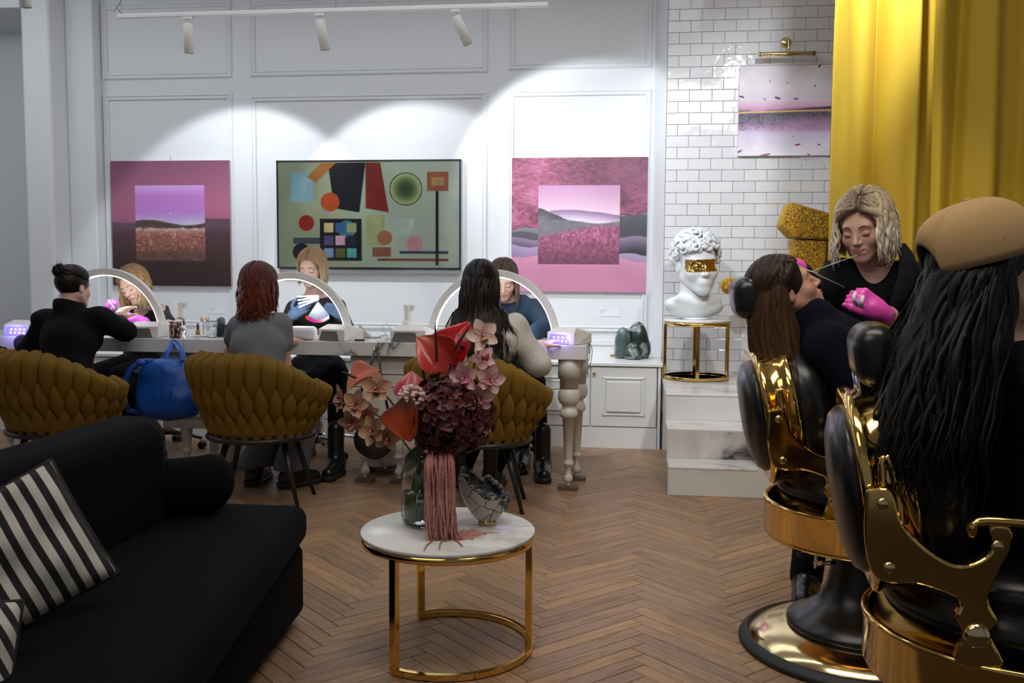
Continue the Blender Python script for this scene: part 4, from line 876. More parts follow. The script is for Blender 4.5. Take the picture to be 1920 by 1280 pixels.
for px, y, rz, lab in ((489, 4.62, -.42, 'mustard woven velvet chair in the middle, under the red-haired client'), (897, 4.68, -.40, 'mustard woven velvet chair at right, behind the flowers, under the client in the beige shirt')):
    c = copy_tree(vc); c.location = (at(px, 720, Y=y).x, y, 0); c.rotation_euler = (0, 0, rz); c['label'] = lab; c.scale = (.93, .93, 1)
# technicians' stools
def stool(x, y, rz, label, star_m='chrome'):
    t = empty('rolling_stool', (x, y, 0), rz, label, 'stool', 'rolling stools of the technicians')
    MB().lathe([(.0001, .47), (.17, .47), (.185, .485), (.185, .52), (.16, .54), (.0001, .545)], n=32).build('seat', M['leather'], t); MB().lathe([(.028, .09), (.028, .28), (.019, .285), (.019, .47)], n=20).build('column', M['chrome'], t)
    MB().lathe([(.0001, .07), (.05, .07), (.055, .11), (.035, .14), (.0001, .14)], n=24).build('hub', M[star_m], t)
    for i in range(5):
        a = i*2*PI/5+.3; l = MB().tube(spline([(.03*math.cos(a), .03*math.sin(a), .115), (.17*math.cos(a), .17*math.sin(a), .105), (.29*math.cos(a), .29*math.sin(a), .068)], 8), [.024-.0013*k_ for k_ in range(9)], 10, up=(0, 0, 1), flat=.7).build('base_arm', M[star_m], t)
        mb = MB()
        for s in (-1, 1): mb.tube([(.29*math.cos(a)+s*.008*math.sin(a), .29*math.sin(a)-s*.008*math.cos(a), .027), (.29*math.cos(a)+s*.026*math.sin(a), .29*math.sin(a)-s*.026*math.cos(a), .027)], .026, 16)
        mb.build('caster', M['bplastic'], l)
    return t
stool(at(600, 870, Y=5.86).x, 5.86, .2, 'chrome rolling stool under the smiling technician with blue gloves'); stool(at(945, 860, Y=5.80).x, 5.80, .5, 'black rolling stool under the technician in the navy jacket', 'bmetal'); stool(at(292, 850, Y=5.80).x, 5.80, .0, 'black rolling stool under the bent-over technician', 'bmetal')
# bins
def bin_(px, py, label, y=5.42):
    x = at(px, py, Y=y).x; t = empty('waste_bin', (x, y, 0), 0, label, 'bin', 'white pedal bins'); MB().lathe([(.0001, .03), (.098, .03), (.10, .035), (.10, .30), (.085, .325), (.0001, .33)], n=40).build('body', M['plastic'], t); MB().lathe([(.0001, 0), (.104, 0), (.106, .004), (.106, .032), (.0001, .032)], n=40).build('base', M['bplastic'], t)
bin_(426, 850, 'round white waste bin under the table left of the red-haired client\'s feet'); bin_(712, 870, 'round white waste bin under the table behind the black shoulder bag', 5.45)

# ================================================================== BAGS
c = at(311, 735, Y=4.86); bg = empty('backpack', (c.x, 4.86, .372), 0, 'bright blue nylon backpack hanging from the table between the two left chairs', 'bag')
def BX(px, py, y=4.86): q = at(px, py, Y=y); return (q.x-c.x, y-4.86, q.z-.372)
s = SDF(); a = BX(311, 735); s.ell((a[0]+.015, 0, .15), (.172, .085, .165), k=.03).box((a[0]+.015, 0, .085), (.163, .075, .075), None, .06, .05).ell((a[0]-.02, -.02, .26), (.11, .06, .05), k=.05)
s.cone((a[0]+.012, -.10, .27), (a[0]+.008, -.105, .08), .006, .004, k=.03, op='s')
sdfobj('bag_body', s, .007, M['blue'], bg, wob(.004, 34, 20, 26, 1.0))
hk = BX(326, 641, 4.995)
MB().tube(spline([BX(307, 678, 4.84), BX(316, 655, 4.88), (hk[0]-.012, .13, hk[2]), (hk[0]+.01, .13, hk[2]), BX(339, 655, 4.88), BX(343, 678, 4.84)], 30), .0165, 12, flat=.45, up=(0, 1, 0)).build('top_handle', M['blue'], bg)
MB().tube(spline([BX(300, 678, 4.85), BX(275, 677, 4.82), BX(262, 680, 4.78), BX(246, 692, 4.76), BX(236, 715, 4.76), BX(233, 745, 4.78), BX(240, 768, 4.84), BX(268, 775, 4.88)], 40), .0155, 12, flat=.6, up=(0, 1, 0)).build('shoulder_strap', M['blue'], bg)
MB().ball(BX(263, 680, 4.775), .024, 14, 0, (1.1, .8, .9)).build('strap_knot', M['blue'], bg)
MB().tube(spline([BX(352, 682, 4.85), BX(366, 692, 4.84), BX(372, 712, 4.86), BX(368, 740, 4.9)], 20), .0135, 12, flat=.6, up=(0, 1, 0)).build('shoulder_strap', M['blue'], bg)
MB().tube(spline([BX(318, 712, 4.78), BX(320, 735, 4.765), BX(316, 757, 4.77)], 10), [.002, .006, .004, .003, .006, .005, .003, .004, .003, .002, .001], 8).build('zip_pull', M['blue'], bg)
c2 = at(702, 830, Y=4.93); sb = empty('shoulder_bag', (c2.x, 4.93, c2.z), 0, 'black half-moon shoulder bag hanging by long straps from the table front', 'bag')
def SX(px, py, y=4.93): q = at(px, py, Y=y); return (q.x-c2.x, y-4.93, q.z-c2.z)
s = SDF().ell((0, 0, .01), (.112, .045, .095), k=.02).plane((0, 0, .07), (0, 0, 1)); sdfobj('bag_body', s, .006, M['leather'], sb, wob(.003, 30, 20, 20))
hk = SX(705, 656, 4.995)
MB().tube([(hk[0]-.004, .066, hk[2]), SX(680, 725), SX(666, 770), SX(668, 806)], .0075, 8, flat=.4, up=(0, 1, 0)).build('strap', M['leather'], sb); MB().tube([(hk[0]+.008, .066, hk[2]), SX(718, 725), SX(728, 770), SX(738, 806)], .0075, 8, flat=.4, up=(0, 1, 0)).build('strap', M['leather'], sb)

# stones and the little brass plate on the worktop
WZ = CZ1+.0225
def stone(px0, px1, ptop, y, label, m, seed, thick=.05, k=1.0):
    a, b = at(px0, 660, Y=y), at(px1, 660, Y=y); tp = at(px0, ptop, Y=y).z-WZ; w_ = (b.x-a.x)/2
    s = SDF().ell((0, 0, tp*.48), (w_, thick, tp*.54), k=.0).ell((w_*.1, 0, tp*.2), (w_*.98, thick*1.05, tp*.34), k=.03).plane((0, 0, .001), (0, 0, -1))
    sdfobj_ = sdfobj('polished_stone', s, .006, m, None, wob(.006, 22, 25, 19, seed)); sdfobj_.location = ((a.x+b.x)/2, y, WZ); return tag(sdfobj_, label, 'stone', 'dark green stones on the worktop')
stone(1152, 1181, 615, 6.66, 'rounded grey-green standing stone, the left one of the group', M['stone_grey'], 1.2); stone(1177, 1216, 601, 6.70, 'tall pointed dark green stone, tallest of the group', M['stone_green'], 2.4, .06); stone(1173, 1203, 640, 6.58, 'low rough dark stone in front of the tall pointed one', M['stone_green'], 5.1, .035)
c = at(1152, 669, Z=WZ); t = empty('brass_plate', (c.x, c.y, WZ), .1, 'tiny brass name plate on the worktop beside the grey-green stone', 'sign'); MB().box(-.030, .030, -.004, .004, 0, .020, 0, 0, rotM(-.4, 0, 0)).build('plate', M['gold2'], t, bevel=.001)
mb = MB()
for i in range(4): mb.box(-.018+i*.010, -.012+i*.010, -.0048, -.004, .007, .0135, 0, 0, rotM(-.4, 0, 0))
mb.build('engraving', mat('engraving_dark', '4A3A1C', .6), t)
# ================================================================== BARBER CHAIRS (local +x is where the sitter looks)
def barber_chair(label):
    t = empty('barber_chair', (0, 0, 0), 0, label, 'barber chair', 'black and gold barber chairs')
    b = MB().lathe([(.0001, .012), (.345, .012), (.342, .03), (.28, .055), (.19, .075), (.0001, .08)], n=72).build('base_plate', M['gold2'], t)
    MB().lathe([(.335, .0), (.365, .0), (.370, .008), (.366, .018), (.358, .022), (.352, .030), (.345, .034), (.335, .03), (.335, .0)], n=72).build('rubber_rim', M['rubber'], b)
    MB().lathe([(.215, .066), (.222, .078), (.218, .09), (.17, .115), (.125, .15), (.10, .20), (.088, .27), (.086, .36), (.0001, .36)], n=56).build('pedestal', M['bplastic'], t)
    lv = MB().tube([(-.09, -.06, .285), (-.155, -.075, .285)], .007, 10).tube([(-.15, -.075, .27), (-.15, -.075, .31)], .006, 8).build('pump_lever', M['chrome'], t)
    MB().lathe([(.0001, .352), (.275, .352), (.292, .356), (.298, .366), (.296, .368), (.300, .372), (.300, .462), (.304, .466), (.304, .474), (.296, .478), (.288, .474), (.288, .40), (.0001, .40)], n=80).build('seat_ring', M['gold'], t)
    s = SDF().ell((0, 0, .515), (.262, .262, .085), k=0).ell((.01, 0, .585), (.25, .25, .07), k=.03); sdfobj('seat_cushion', s, .011, M['leather'], t)
    # back: shield outline in local y/z, leaning backwards
    def outl(k, n=64):
        P = []
        for i in range(n):
            a = 2*PI*i/n; y = .235*k*math.copysign(abs(math.sin(a))**.72, math.sin(a)); z = .215*k*math.copysign(abs(math.cos(a))**.80, math.cos(a)); y *= (1-.18*(z < 0)*abs(z)/.22) if True else 1
            P.append((y, z))
        return P
    tilt = -.17; BO = Vector((-.285, 0, .742)); RB = Matrix.Translation(BO) @ rotM(0, tilt, 0)   # local: x depth, y width, z up
    def ringstack(stack, m_, nm, par, mb=None):
        mb = mb or MB(); n = 64; V = []
        for (k, d) in stack:
            for y, z in outl(k, n): V.append(RB @ Vector((d, y, z)))
        Fc = [(j*n+i, j*n+(i+1) % n, (j+1)*n+(i+1) % n, (j+1)*n+i) for j in range(len(stack)-1) for i in range(n)]; Fc += [tuple(reversed(range(n))), tuple((len(stack)-1)*n+i for i in range(n))]
        mb.add(V, Fc, 0, True); return mb.build(nm, m_, par)
    fr = ringstack([(.80, -.038), (.90, -.047), (.97, -.044), (1.0, -.032), (.965, -.022), (.955, .0), (.965, .022), (1.0, .03), (1.01, .045), (.98, .055), (.9, .055)], M['gold'], 'back_frame', t)
    ringstack([(.80, -.040), (.795, -.055), (.73, -.072), (.55, -.086), (.3, -.092), (.1, -.094)], M['leather'], 'back_pad', t)
    ringstack([(.95, .052), (.99, .075), (.97, .115), (.88, .145), (.6, .165), (.3, .17), (.1, .171)], M['leather'], 'back_cushion', t)
    for s_ in (-1, 1):   # cast side arms
        y = s_*.262
        loop = [RB @ Vector((.004+.012*math.sin(a), s_*.236, .03+.075*math.cos(a))) for a in [i*2*PI/20 for i in range(21)]]
        MB().tube(loop, .008, 8).build('cast_loop', M['gold'], fr)
        pts = [(-.335, .79), (-.290, .79), (-.268, .73), (-.225, .685), (-.175, .66), (-.135, .672), (-.115, .70), (-.122, .735), (-.085, .735), (-.088, .69), (-.102, .655), (-.118, .60), (-.10, .56), (-.112, .535), (-.088, .474), (-.168, .474), (-.158, .53), (-.172, .56), (-.165, .59), (-.19, .605), (-.24, .618), (-.285, .615), (-.318, .63), (-.335, .70)]
        pts = [(p_.x, p_.y) for p_ in spline([(x, z, 0) for x, z in pts+pts[:1]], 96)][:-1]; mb = MB(); n = len(pts); cx_ = -.17
        mb.prism(pts, -.014, .014, frame((0, y, 0), (1, 0, 0), (0, 0, 1), (0, -1, 0)))
        ar = mb.build('side_bracket', M['gold'], t, bevel=.007, seg=3)
        for x, z in ((-.305, .765), (-.29, .645), (-.135, .53), (-.108, .70)): MB().ball((x, y-.0*s_+s_*.015, z), .011 if z > .6 else .024, 14, 0, (1, .5, 1)).build('bolt', M['gold2'], ar)
        P_ = spline([(-.15, y, .71), (-.14, y, .742), (-.05, y, .745), (.1, y, .748), (.26, y, .735), (.32, y, .705)], 24)
        MB().tube(P_, [.012, .016, .020, .020]+[.019]*17+[.017, .015, .012, .008], 14, flat=.55, up=(0, 0, 1)).build('arm_rail', M['gold'], t)
        MB().box(-.02, .26, y-.032, y+.032, .752, .775).build('arm_pad', M['leather'], t, bevel=.008, seg=3)
    hr = SDF().box((0, 0, 0), (.044, .105, .066), rotM(0, -.15, 0), .042, 0).ell((.008, 0, 0), (.05, .098, .06), rotM(0, -.15, 0), k=.02); h = sdfobj('headrest', hr, .006, M['leather'], t); h.location = (-.33, 0, 1.06)
    for s_ in (-.035, .035): MB().tube([(-.318, s_, .93), (-.335, s_, 1.03)], .006, 8).build('headrest_post', M['chrome'], t)
    return t
bc1 = barber_chair('farther black and gold barber chair, beside the marble steps'); bc1.location = (.725, 3.09, 0); bc1.rotation_euler = (0, 0, .0)
for ch in bc1.children:
    if ch.name.startswith('headrest') and 'post' not in ch.name: ch.location = (-.375, 0, 1.105)
    if ch.name.startswith('headrest_post'): ch.location = (-.02, 0, .035)
bc2 = copy_tree(bc1); bc2.location = (.80, 2.06, 0); bc2.rotation_euler = (0, 0, -.12); bc2['label'] = 'nearest black and gold barber chair, cut by the right edge'
for ch in bc2.children:
    if ch.name.startswith('headrest') and 'post' not in ch.name: ch.location = (-.300, 0, 1.02)
    if ch.name.startswith('headrest_post'): ch.location = (.0, 0, -.03)

# ================================================================== COFFEE TABLE AND CONSOLE
def round_table(x, y, z0, R, H, label, legs, arc, name='round_table', rz=0):
    t = empty(name, (x, y, z0), rz, label, 'table')
    MB().lathe([(.0001, H-.012), (R-.003, H-.012), (R, H-.010), (R, H-.002), (R-.002, H), (.0001, H)], n=96).build('marble_top', M['marbletop'], t)
    MB().lathe([(R-.014, H-.034), (R-.002, H-.034), (R-.002, H-.0125), (R-.014, H-.0125), (R-.014, H-.034)], n=96).build('top_band', M['gold'], t)
    a0, a1 = arc; full = abs(a1-a0-2*PI) < .01
    f = MB(); prof = [(R-.020, .004), (R-.002, .004), (R-.002, .022), (R-.020, .022), (R-.020, .004)]
    f.lathe(prof, n=72, a0=a0, a1=a1, smooth=False); f.build('foot_ring', M['gold'], t, bevel=.002)
    for a in legs:
        T = rotM(0, 0, a); MB().box(R-.022, R-.002, -.012, .012, .004, H-.03, 0, 0, T).build('leg', M['gold'], t, bevel=.002)
    for a in (a0+.4, (a0+a1)/2, a1-.4): MB().lathe([(.009, 0), (.009, .005), (.0001, .005)], ((R-.011)*math.cos(a), (R-.011)*math.sin(a), 0), 12).build('foot', M['rubber'], t)
    return t
CTX, CTY, CTH = -.565, 2.905, .378
ct = round_table(CTX, CTY, 0, .272, CTH, 'round marble coffee table with a golden frame holding the flowers', (math.radians(-119), math.radians(119), math.radians(-8)), (math.radians(-119), math.radians(119)), 'coffee_table', .05)
cs = round_table(.415, 6.36, PZ+.001, .218, .385, 'small round marble and gold table on the platform under the white bust', (math.radians(182), math.radians(-92), math.radians(-25), math.radians(90)), (0, 2*PI), 'side_table')

# classical plaster bust (plain generic curly-haired head) with a gilded band over the eyes
BZ = PZ+.001+.385+.001
def head_sdf(smile=0, lidz=0, k=1):
    s = SDF()
    s.ell((0, -.014, .034), (.073, .092, .084), k=0).ell((0, .026, -.022), (.057, .062, .078), k=.03)
    s.cone((-.050, .0, -.045), (-.014, .066, -.088), .017, .014, k=.03).cone((.050, .0, -.045), (.014, .066, -.088), .017, .014, k=.03).ell((0, .070, -.090), (.017, .015, .015), k=.022)
    for q in (-1, 1): s.ell((q*.040, .056, -.028), (.020, .018, .017), k=.026)
    s.cone((-.034, .071, .020), (.034, .071, .020), .010, .010, k=.02)
    for q in (-1, 1): s.ell((q*.031, .094, .001), (.018, .014, .011), k=.012, op='s'); s.ell((q*.030, .0725, -.001), (.0145, .0125, .0115), k=.004)
    s.cone((0, .080, .014), (0, .101, -.026), .0065, .0085, k=.011).ell((0, .101, -.029), (.0085, .0085, .0075), k=.006)
    for q in (-1, 1): s.ell((q*.0105, .092, -.032), (.0065, .008, .006), k=.005); s.ell((q*.005, .0985, -.0385), (.003, .005, .003), k=.002, op='s')
    w_ = .021+.005*smile
    s.ell((0, .079, -.060), (.026, .016, .017), k=.014)
    for q in (-1, 1):
        s.cone((q*.001, .0935, -.0535), (q*w_, .081, -.0575+.004*smile), .0038, .0018, k=.003); s.cone((0, .0925, -.0635), (q*w_*.9, .081, -.0585+.004*smile), .0046, .0018, k=.003)
    s.cone((-w_, .0885, -.0588), (w_, .0885, -.0588), .0016, .0016, k=.003, op='s')
    for q in (-1, 1): s.ell((q*.073, -.008, -.004), (.008, .018, .030), k=.006); s.ell((q*.081, -.004, .0), (.005, .010, .018), k=.004, op='s')
    return s
def bust():
    t = empty('bust', (.405, 6.40, BZ), math.radians(180+24), 'white plaster classical bust with curly hair and a gilded band over its eyes', 'sculpture')
    K = 1.72; T = Matrix.Translation((0, 0, .355)) @ rotM(-.06, .05, -.10) @ Matrix.Scale(K, 4)
    s = head_sdf(); s.ell((0, .0, -.10), (.001, .001, .001), k=0)
    V, Q = s.mesh(.0042, T=T)
    # gilded band: faces whose centre lies in the eye zone, seen in head space
    Ti = np.array(T.inverted()); c = V[Q].mean(1) @ Ti[:3, :3].T+Ti[:3, 3]; gi = ((c[:, 2] > -.020+.0*c[:, 0]) & (c[:, 2] < .026) & (c[:, 1] > .030) & (abs(c[:, 0]) < .062)).astype(int)
    b = SDF()
    b.cone((0, -.045, .26), (0, -.035, .10), .082, .092, k=0).ell((0, -.03, .075), (.185, .085, .075), k=.07).ell((-.11, -.02, .085), (.09, .075, .05), k=.05).ell((.12, -.03, .10), (.085, .07, .045), k=.04)
    for q in (-1, 1): b.cone((q*.055, -.02, .26), (q*.018, .055, .105), .022, .018, k=.03)
    b.cone((-.02, .05, .10), (-.15, .03, .135), .02, .015, k=.03).cone((.02, .05, .10), (.15, .03, .135), .02, .015, k=.03)
    b.plane((0, 0, .0), (0, 0, -1)).plane((.20, 0, .02), (1, 0, -.75)).plane((-.19, 0, .06), (-1, .0, -.5)).plane((0, .085, .02), (0, 1, -.9))
    V2, Q2 = b.mesh(.007)
    o = npmesh('bust_body', [(V, Q, gi), (V2, Q2, 0)], [M['plaster'], M['gold']], t)
    # curls: short spiral locks all over the scalp
    mb = MB(); r_ = random.Random(4)
    for i in range(300):
        a = r_.uniform(-PI, PI); el = math.asin(r_.uniform(-.35, 1)); fx, fy, fz = math.cos(el)*math.sin(a), math.cos(el)*math.cos(a), math.sin(el)
        if fy > .35 and el < .30: continue
        if abs(fx) < .93 and fy > .1 and el < .15: continue
        p = Vector((fx*.078, fy*.094-.014, fz*.088+.036)); n_ = Vector((fx, fy, fz)); tg = n_.cross(Vector((r_.uniform(-1, 1), r_.uniform(-1, 1), r_.uniform(-1, 1)))).normalized(); bt = n_.cross(tg)
        R0 = r_.uniform(.012, .021); P_ = []
        for k in range(15):
            u = k/14; ang = u*PI*2.3; rr = R0*(1-.75*u); P_.append(T @ (p+tg*(rr*math.cos(ang))+bt*(rr*math.sin(ang))+n_*(.002+.016*u)))
        mb.tube(P_, [.0125*(1-.45*abs(2*(k/14)-1)) for k in range(15)], 7)
    mb.build('curls', M['plaster'], t)
    MB().lathe([(.0001, 0), (.088, 0), (.09, .004), (.085, .012), (.0001, .012)], n=40).build('foot', M['plaster'], t)
    return t
bust()

# ================================================================== WING ARMCHAIR on the platform
wc = at(1440, 560, Y=6.15); wg = empty('wing_armchair', (wc.x, 6.15, PZ+.001), 0, 'yellow leopard-pattern wing armchair on the platform behind the barber chairs', 'armchair')
def WX(px, py, y=6.15): q = at(px, py, Y=y); return (q.x-wc.x, y-6.15, q.z-PZ-.001)
def wprism(nm, pts, y0, y1, bev=.016):
    P_ = [WX(px, py, 6.15+(y0+y1)/2) for px, py in pts]; mb = MB().prism([(p[0], p[2]) for p in P_], -y1, -y0, frame((0, 0, 0), (1, 0, 0), (0, 0, 1), (0, -1, 0))); o = mb.build(nm, M['leopard'], wg, bevel=bev, seg=4)
    o.data.polygons.foreach_set('use_smooth', [True]*len(o.data.polygons)); return o
wprism('wing', [(1475, 380), (1551, 402), (1546, 450), (1481, 447), (1459, 424)], -.22, .02)
wprism('wing', [(1525, 398), (1600, 410), (1600, 470), (1530, 452)], .20, .44)
wprism('backrest_side', [(1482, 449), (1546, 452), (1542, 505), (1535, 640), (1490, 640), (1486, 500)], -.20, .0)
wprism('backrest', [(1500, 400), (1600, 412), (1600, 660), (1505, 660)], .0, .34)
s = SDF().cone(WX(1366, 536, 5.98), WX(1520, 540, 5.98), .050, .05, k=0).box(WX(1490, 585, 5.98), (.10, .035, .17), None, .03, .03); sdfobj('armrest', s, .012, M['leopard'], wg)
s = SDF().cone(WX(1400, 540, 6.5), WX(1520, 544, 6.5), .050, .05, k=0).box(WX(1495, 588, 6.5), (.10, .035, .17), None, .03, .03); sdfobj('armrest', s, .012, M['leopard'], wg)
s = SDF().ell(WX(1455, 600, 6.15), (.19, .20, .10), k=0).box(WX(1500, 615, 6.2), (.16, .22, .09), None, .05, .05); sdfobj('seat_cushion', s, .012, M['leopard'], wg)
MB().box(WX(1425, 600)[0], WX(1540, 600)[0], -.16, .36, .06, .32).build('base', M['leopard'], wg, bevel=.02)
for x, y in ((.0, -.12), (.27, -.12), (.0, .32), (.27, .32)): MB().lathe([(.022, .062), (.014, 0), (.0001, 0)], (x, y, 0), 14).build('leg', M['bmetal'], wg)

# ================================================================== SOFA with pillows (front left)
sf = empty('sofa', (-1.07, 3.07, 0), 0, 'black velvet sofa in the front left corner', 'sofa')
def spoly(nm, pts, z0, z1, bev, m_=M['velvetblack'], par=sf, seg=5):
    mb = MB().prism([(x+1.07, y-3.07) for x, y in pts], z0, z1); o = mb.build(nm, m_, par, bevel=bev, seg=seg); return o
spoly('base', [(-1.085, 3.055), (-.955, 1.2), (-1.7, 1.0), (-1.7, 3.0)], .03, .27, .03)
spoly('seat_cushion', [(-1.075, 3.07), (-.79, 1.2), (-1.69, 1.0), (-1.69, 3.05)], .272, .400, .045)
o = spoly('backrest', [(-1.44, 2.78), (-1.455, 1.9), (-1.47, 1.0), (-1.72, 1.0), (-1.70, 1.9), (-1.68, 2.93), (-1.50, 2.93)], .36, .715, .07)
for x, y in ((-1.2, 2.95), (-1.0, 1.3), (-1.6, 2.9)): MB().lathe([(.025, .032), (.02, 0), (.0001, 0)], (x+1.07, y-3.07, 0), 14).build('foot', M['bplastic'], sf)
s = SDF().cone((0, -.16, 0), (0, .16, 0), .088, .088, k=0).ell((0, -.18, 0), (.08, .05, .08), k=.03).ell((0, .18, 0), (.08, .05, .08), k=.03)
bl = sdfobj('bolster_cushion', s, .009, M['velvetblack'], None, wob(.004, 18, 12, 20, 3)); q = at(292, 912, Y=2.86); bl.location = (q.x, 2.84, .492); bl.rotation_euler = (0, 0, -1.15); tag(bl, 'black velvet bolster lying on the far end of the sofa seat', 'cushion')
def stripes(name, ang, per, ph):
    m = mat(name, (.6, .58, .53), .9, sheen=.1); v = tex(m, 'Object'); sp = N(m, 'ShaderNodeSeparateXYZ'); n = noise(m, v, 5, 2); L(m, v, sp.inputs[0])
    a = N(m, 'ShaderNodeMath', _operation='MULTIPLY'); L(m, sp.outputs[0], a.inputs[0]); a.inputs[1].default_value = math.cos(ang)/per
    b = N(m, 'ShaderNodeMath', _operation='MULTIPLY_ADD'); L(m, sp.outputs[2], b.inputs[0]); b.inputs[1].default_value = math.sin(ang)/per; L(m, a.outputs[0], b.inputs[2])
    c = N(m, 'ShaderNodeMath', _operation='MULTIPLY_ADD'); L(m, n.outputs['Fac'], c.inputs[0]); c.inputs[1].default_value = .35; L(m, b.outputs[0], c.inputs[2])
    f = N(m, 'ShaderNodeMath', _operation='FRACT'); L(m, c.outputs[0], f.inputs[0]); r = ramp(m, f.outputs[0], [(0, (.006, .006, .007)), (.44, (.006, .006, .007)), (.47, (.50, .48, .44)), (.97, (.52, .50, .46)), (1, (.006, .006, .007))]); L(m, r.outputs[0], bsdf(m).inputs['Base Color'])
    nn = noise(m, tex(m), 400, 2); bump(m, nn.outputs['Fac'], .2, .001); return m
def pillow(loc, rot, W_, label, m, sd):
    n = 34; V = []; rr = random.Random(sd)
    def f(u, v, s_):
        x = 2*u-1; z = 2*v-1; e = (1-x**4)*(1-z**4); th = .075*max(e, 0)**.55*W_/.42; pin = .045; X = x*W_/2*(1-pin*(1-x*x)*0-pin*(1-z*z)*abs(x)**.5*.8); Z_ = z*W_/2*(1-pin*(1-x*x)*abs(z)**.5*.8)
        th *= 1+.10*math.sin(x*6+z*4+sd)+.08*math.sin(z*9-x*3); return (X, s_*th, Z_)
    mb = MB().grid(lambda u, v: f(u, v, -1), n, n).grid(lambda u, v: f(1-u, v, 1), n, n)
    o = mb.build('striped_pillow', m); o.location = loc; o.rotation_euler = rot; tag(o, label, 'pillow', 'black and white striped pillows')
    B = [f(u, 0, 1) for u in np.linspace(0, 1, 16)]+[f(1, v, 1) for v in np.linspace(0, 1, 16)]+[f(u, 1, 1) for u in np.linspace(1, 0, 16)]+[f(0, v, 1) for v in np.linspace(1, 0, 16)]
    MB().tube(B, .004, 6).build('piping', M['piping'], o); return o
pc = at(36, 1036, Y=1.95); pillow((pc.x, 1.95, pc.z), (-.35, -.42, .75), .305, 'black and white striped pillow leaning upright on the sofa', stripes('stripe_cloth', .0, .0345, .2), 1)
pc = at(-120, 1262, Y=1.62); pillow((pc.x, 1.62, pc.z), (-.5, .15, .6), .27, 'corner of a second striped pillow at the bottom left edge', stripes('stripe_cloth_b', .6, .03, .1), 2)
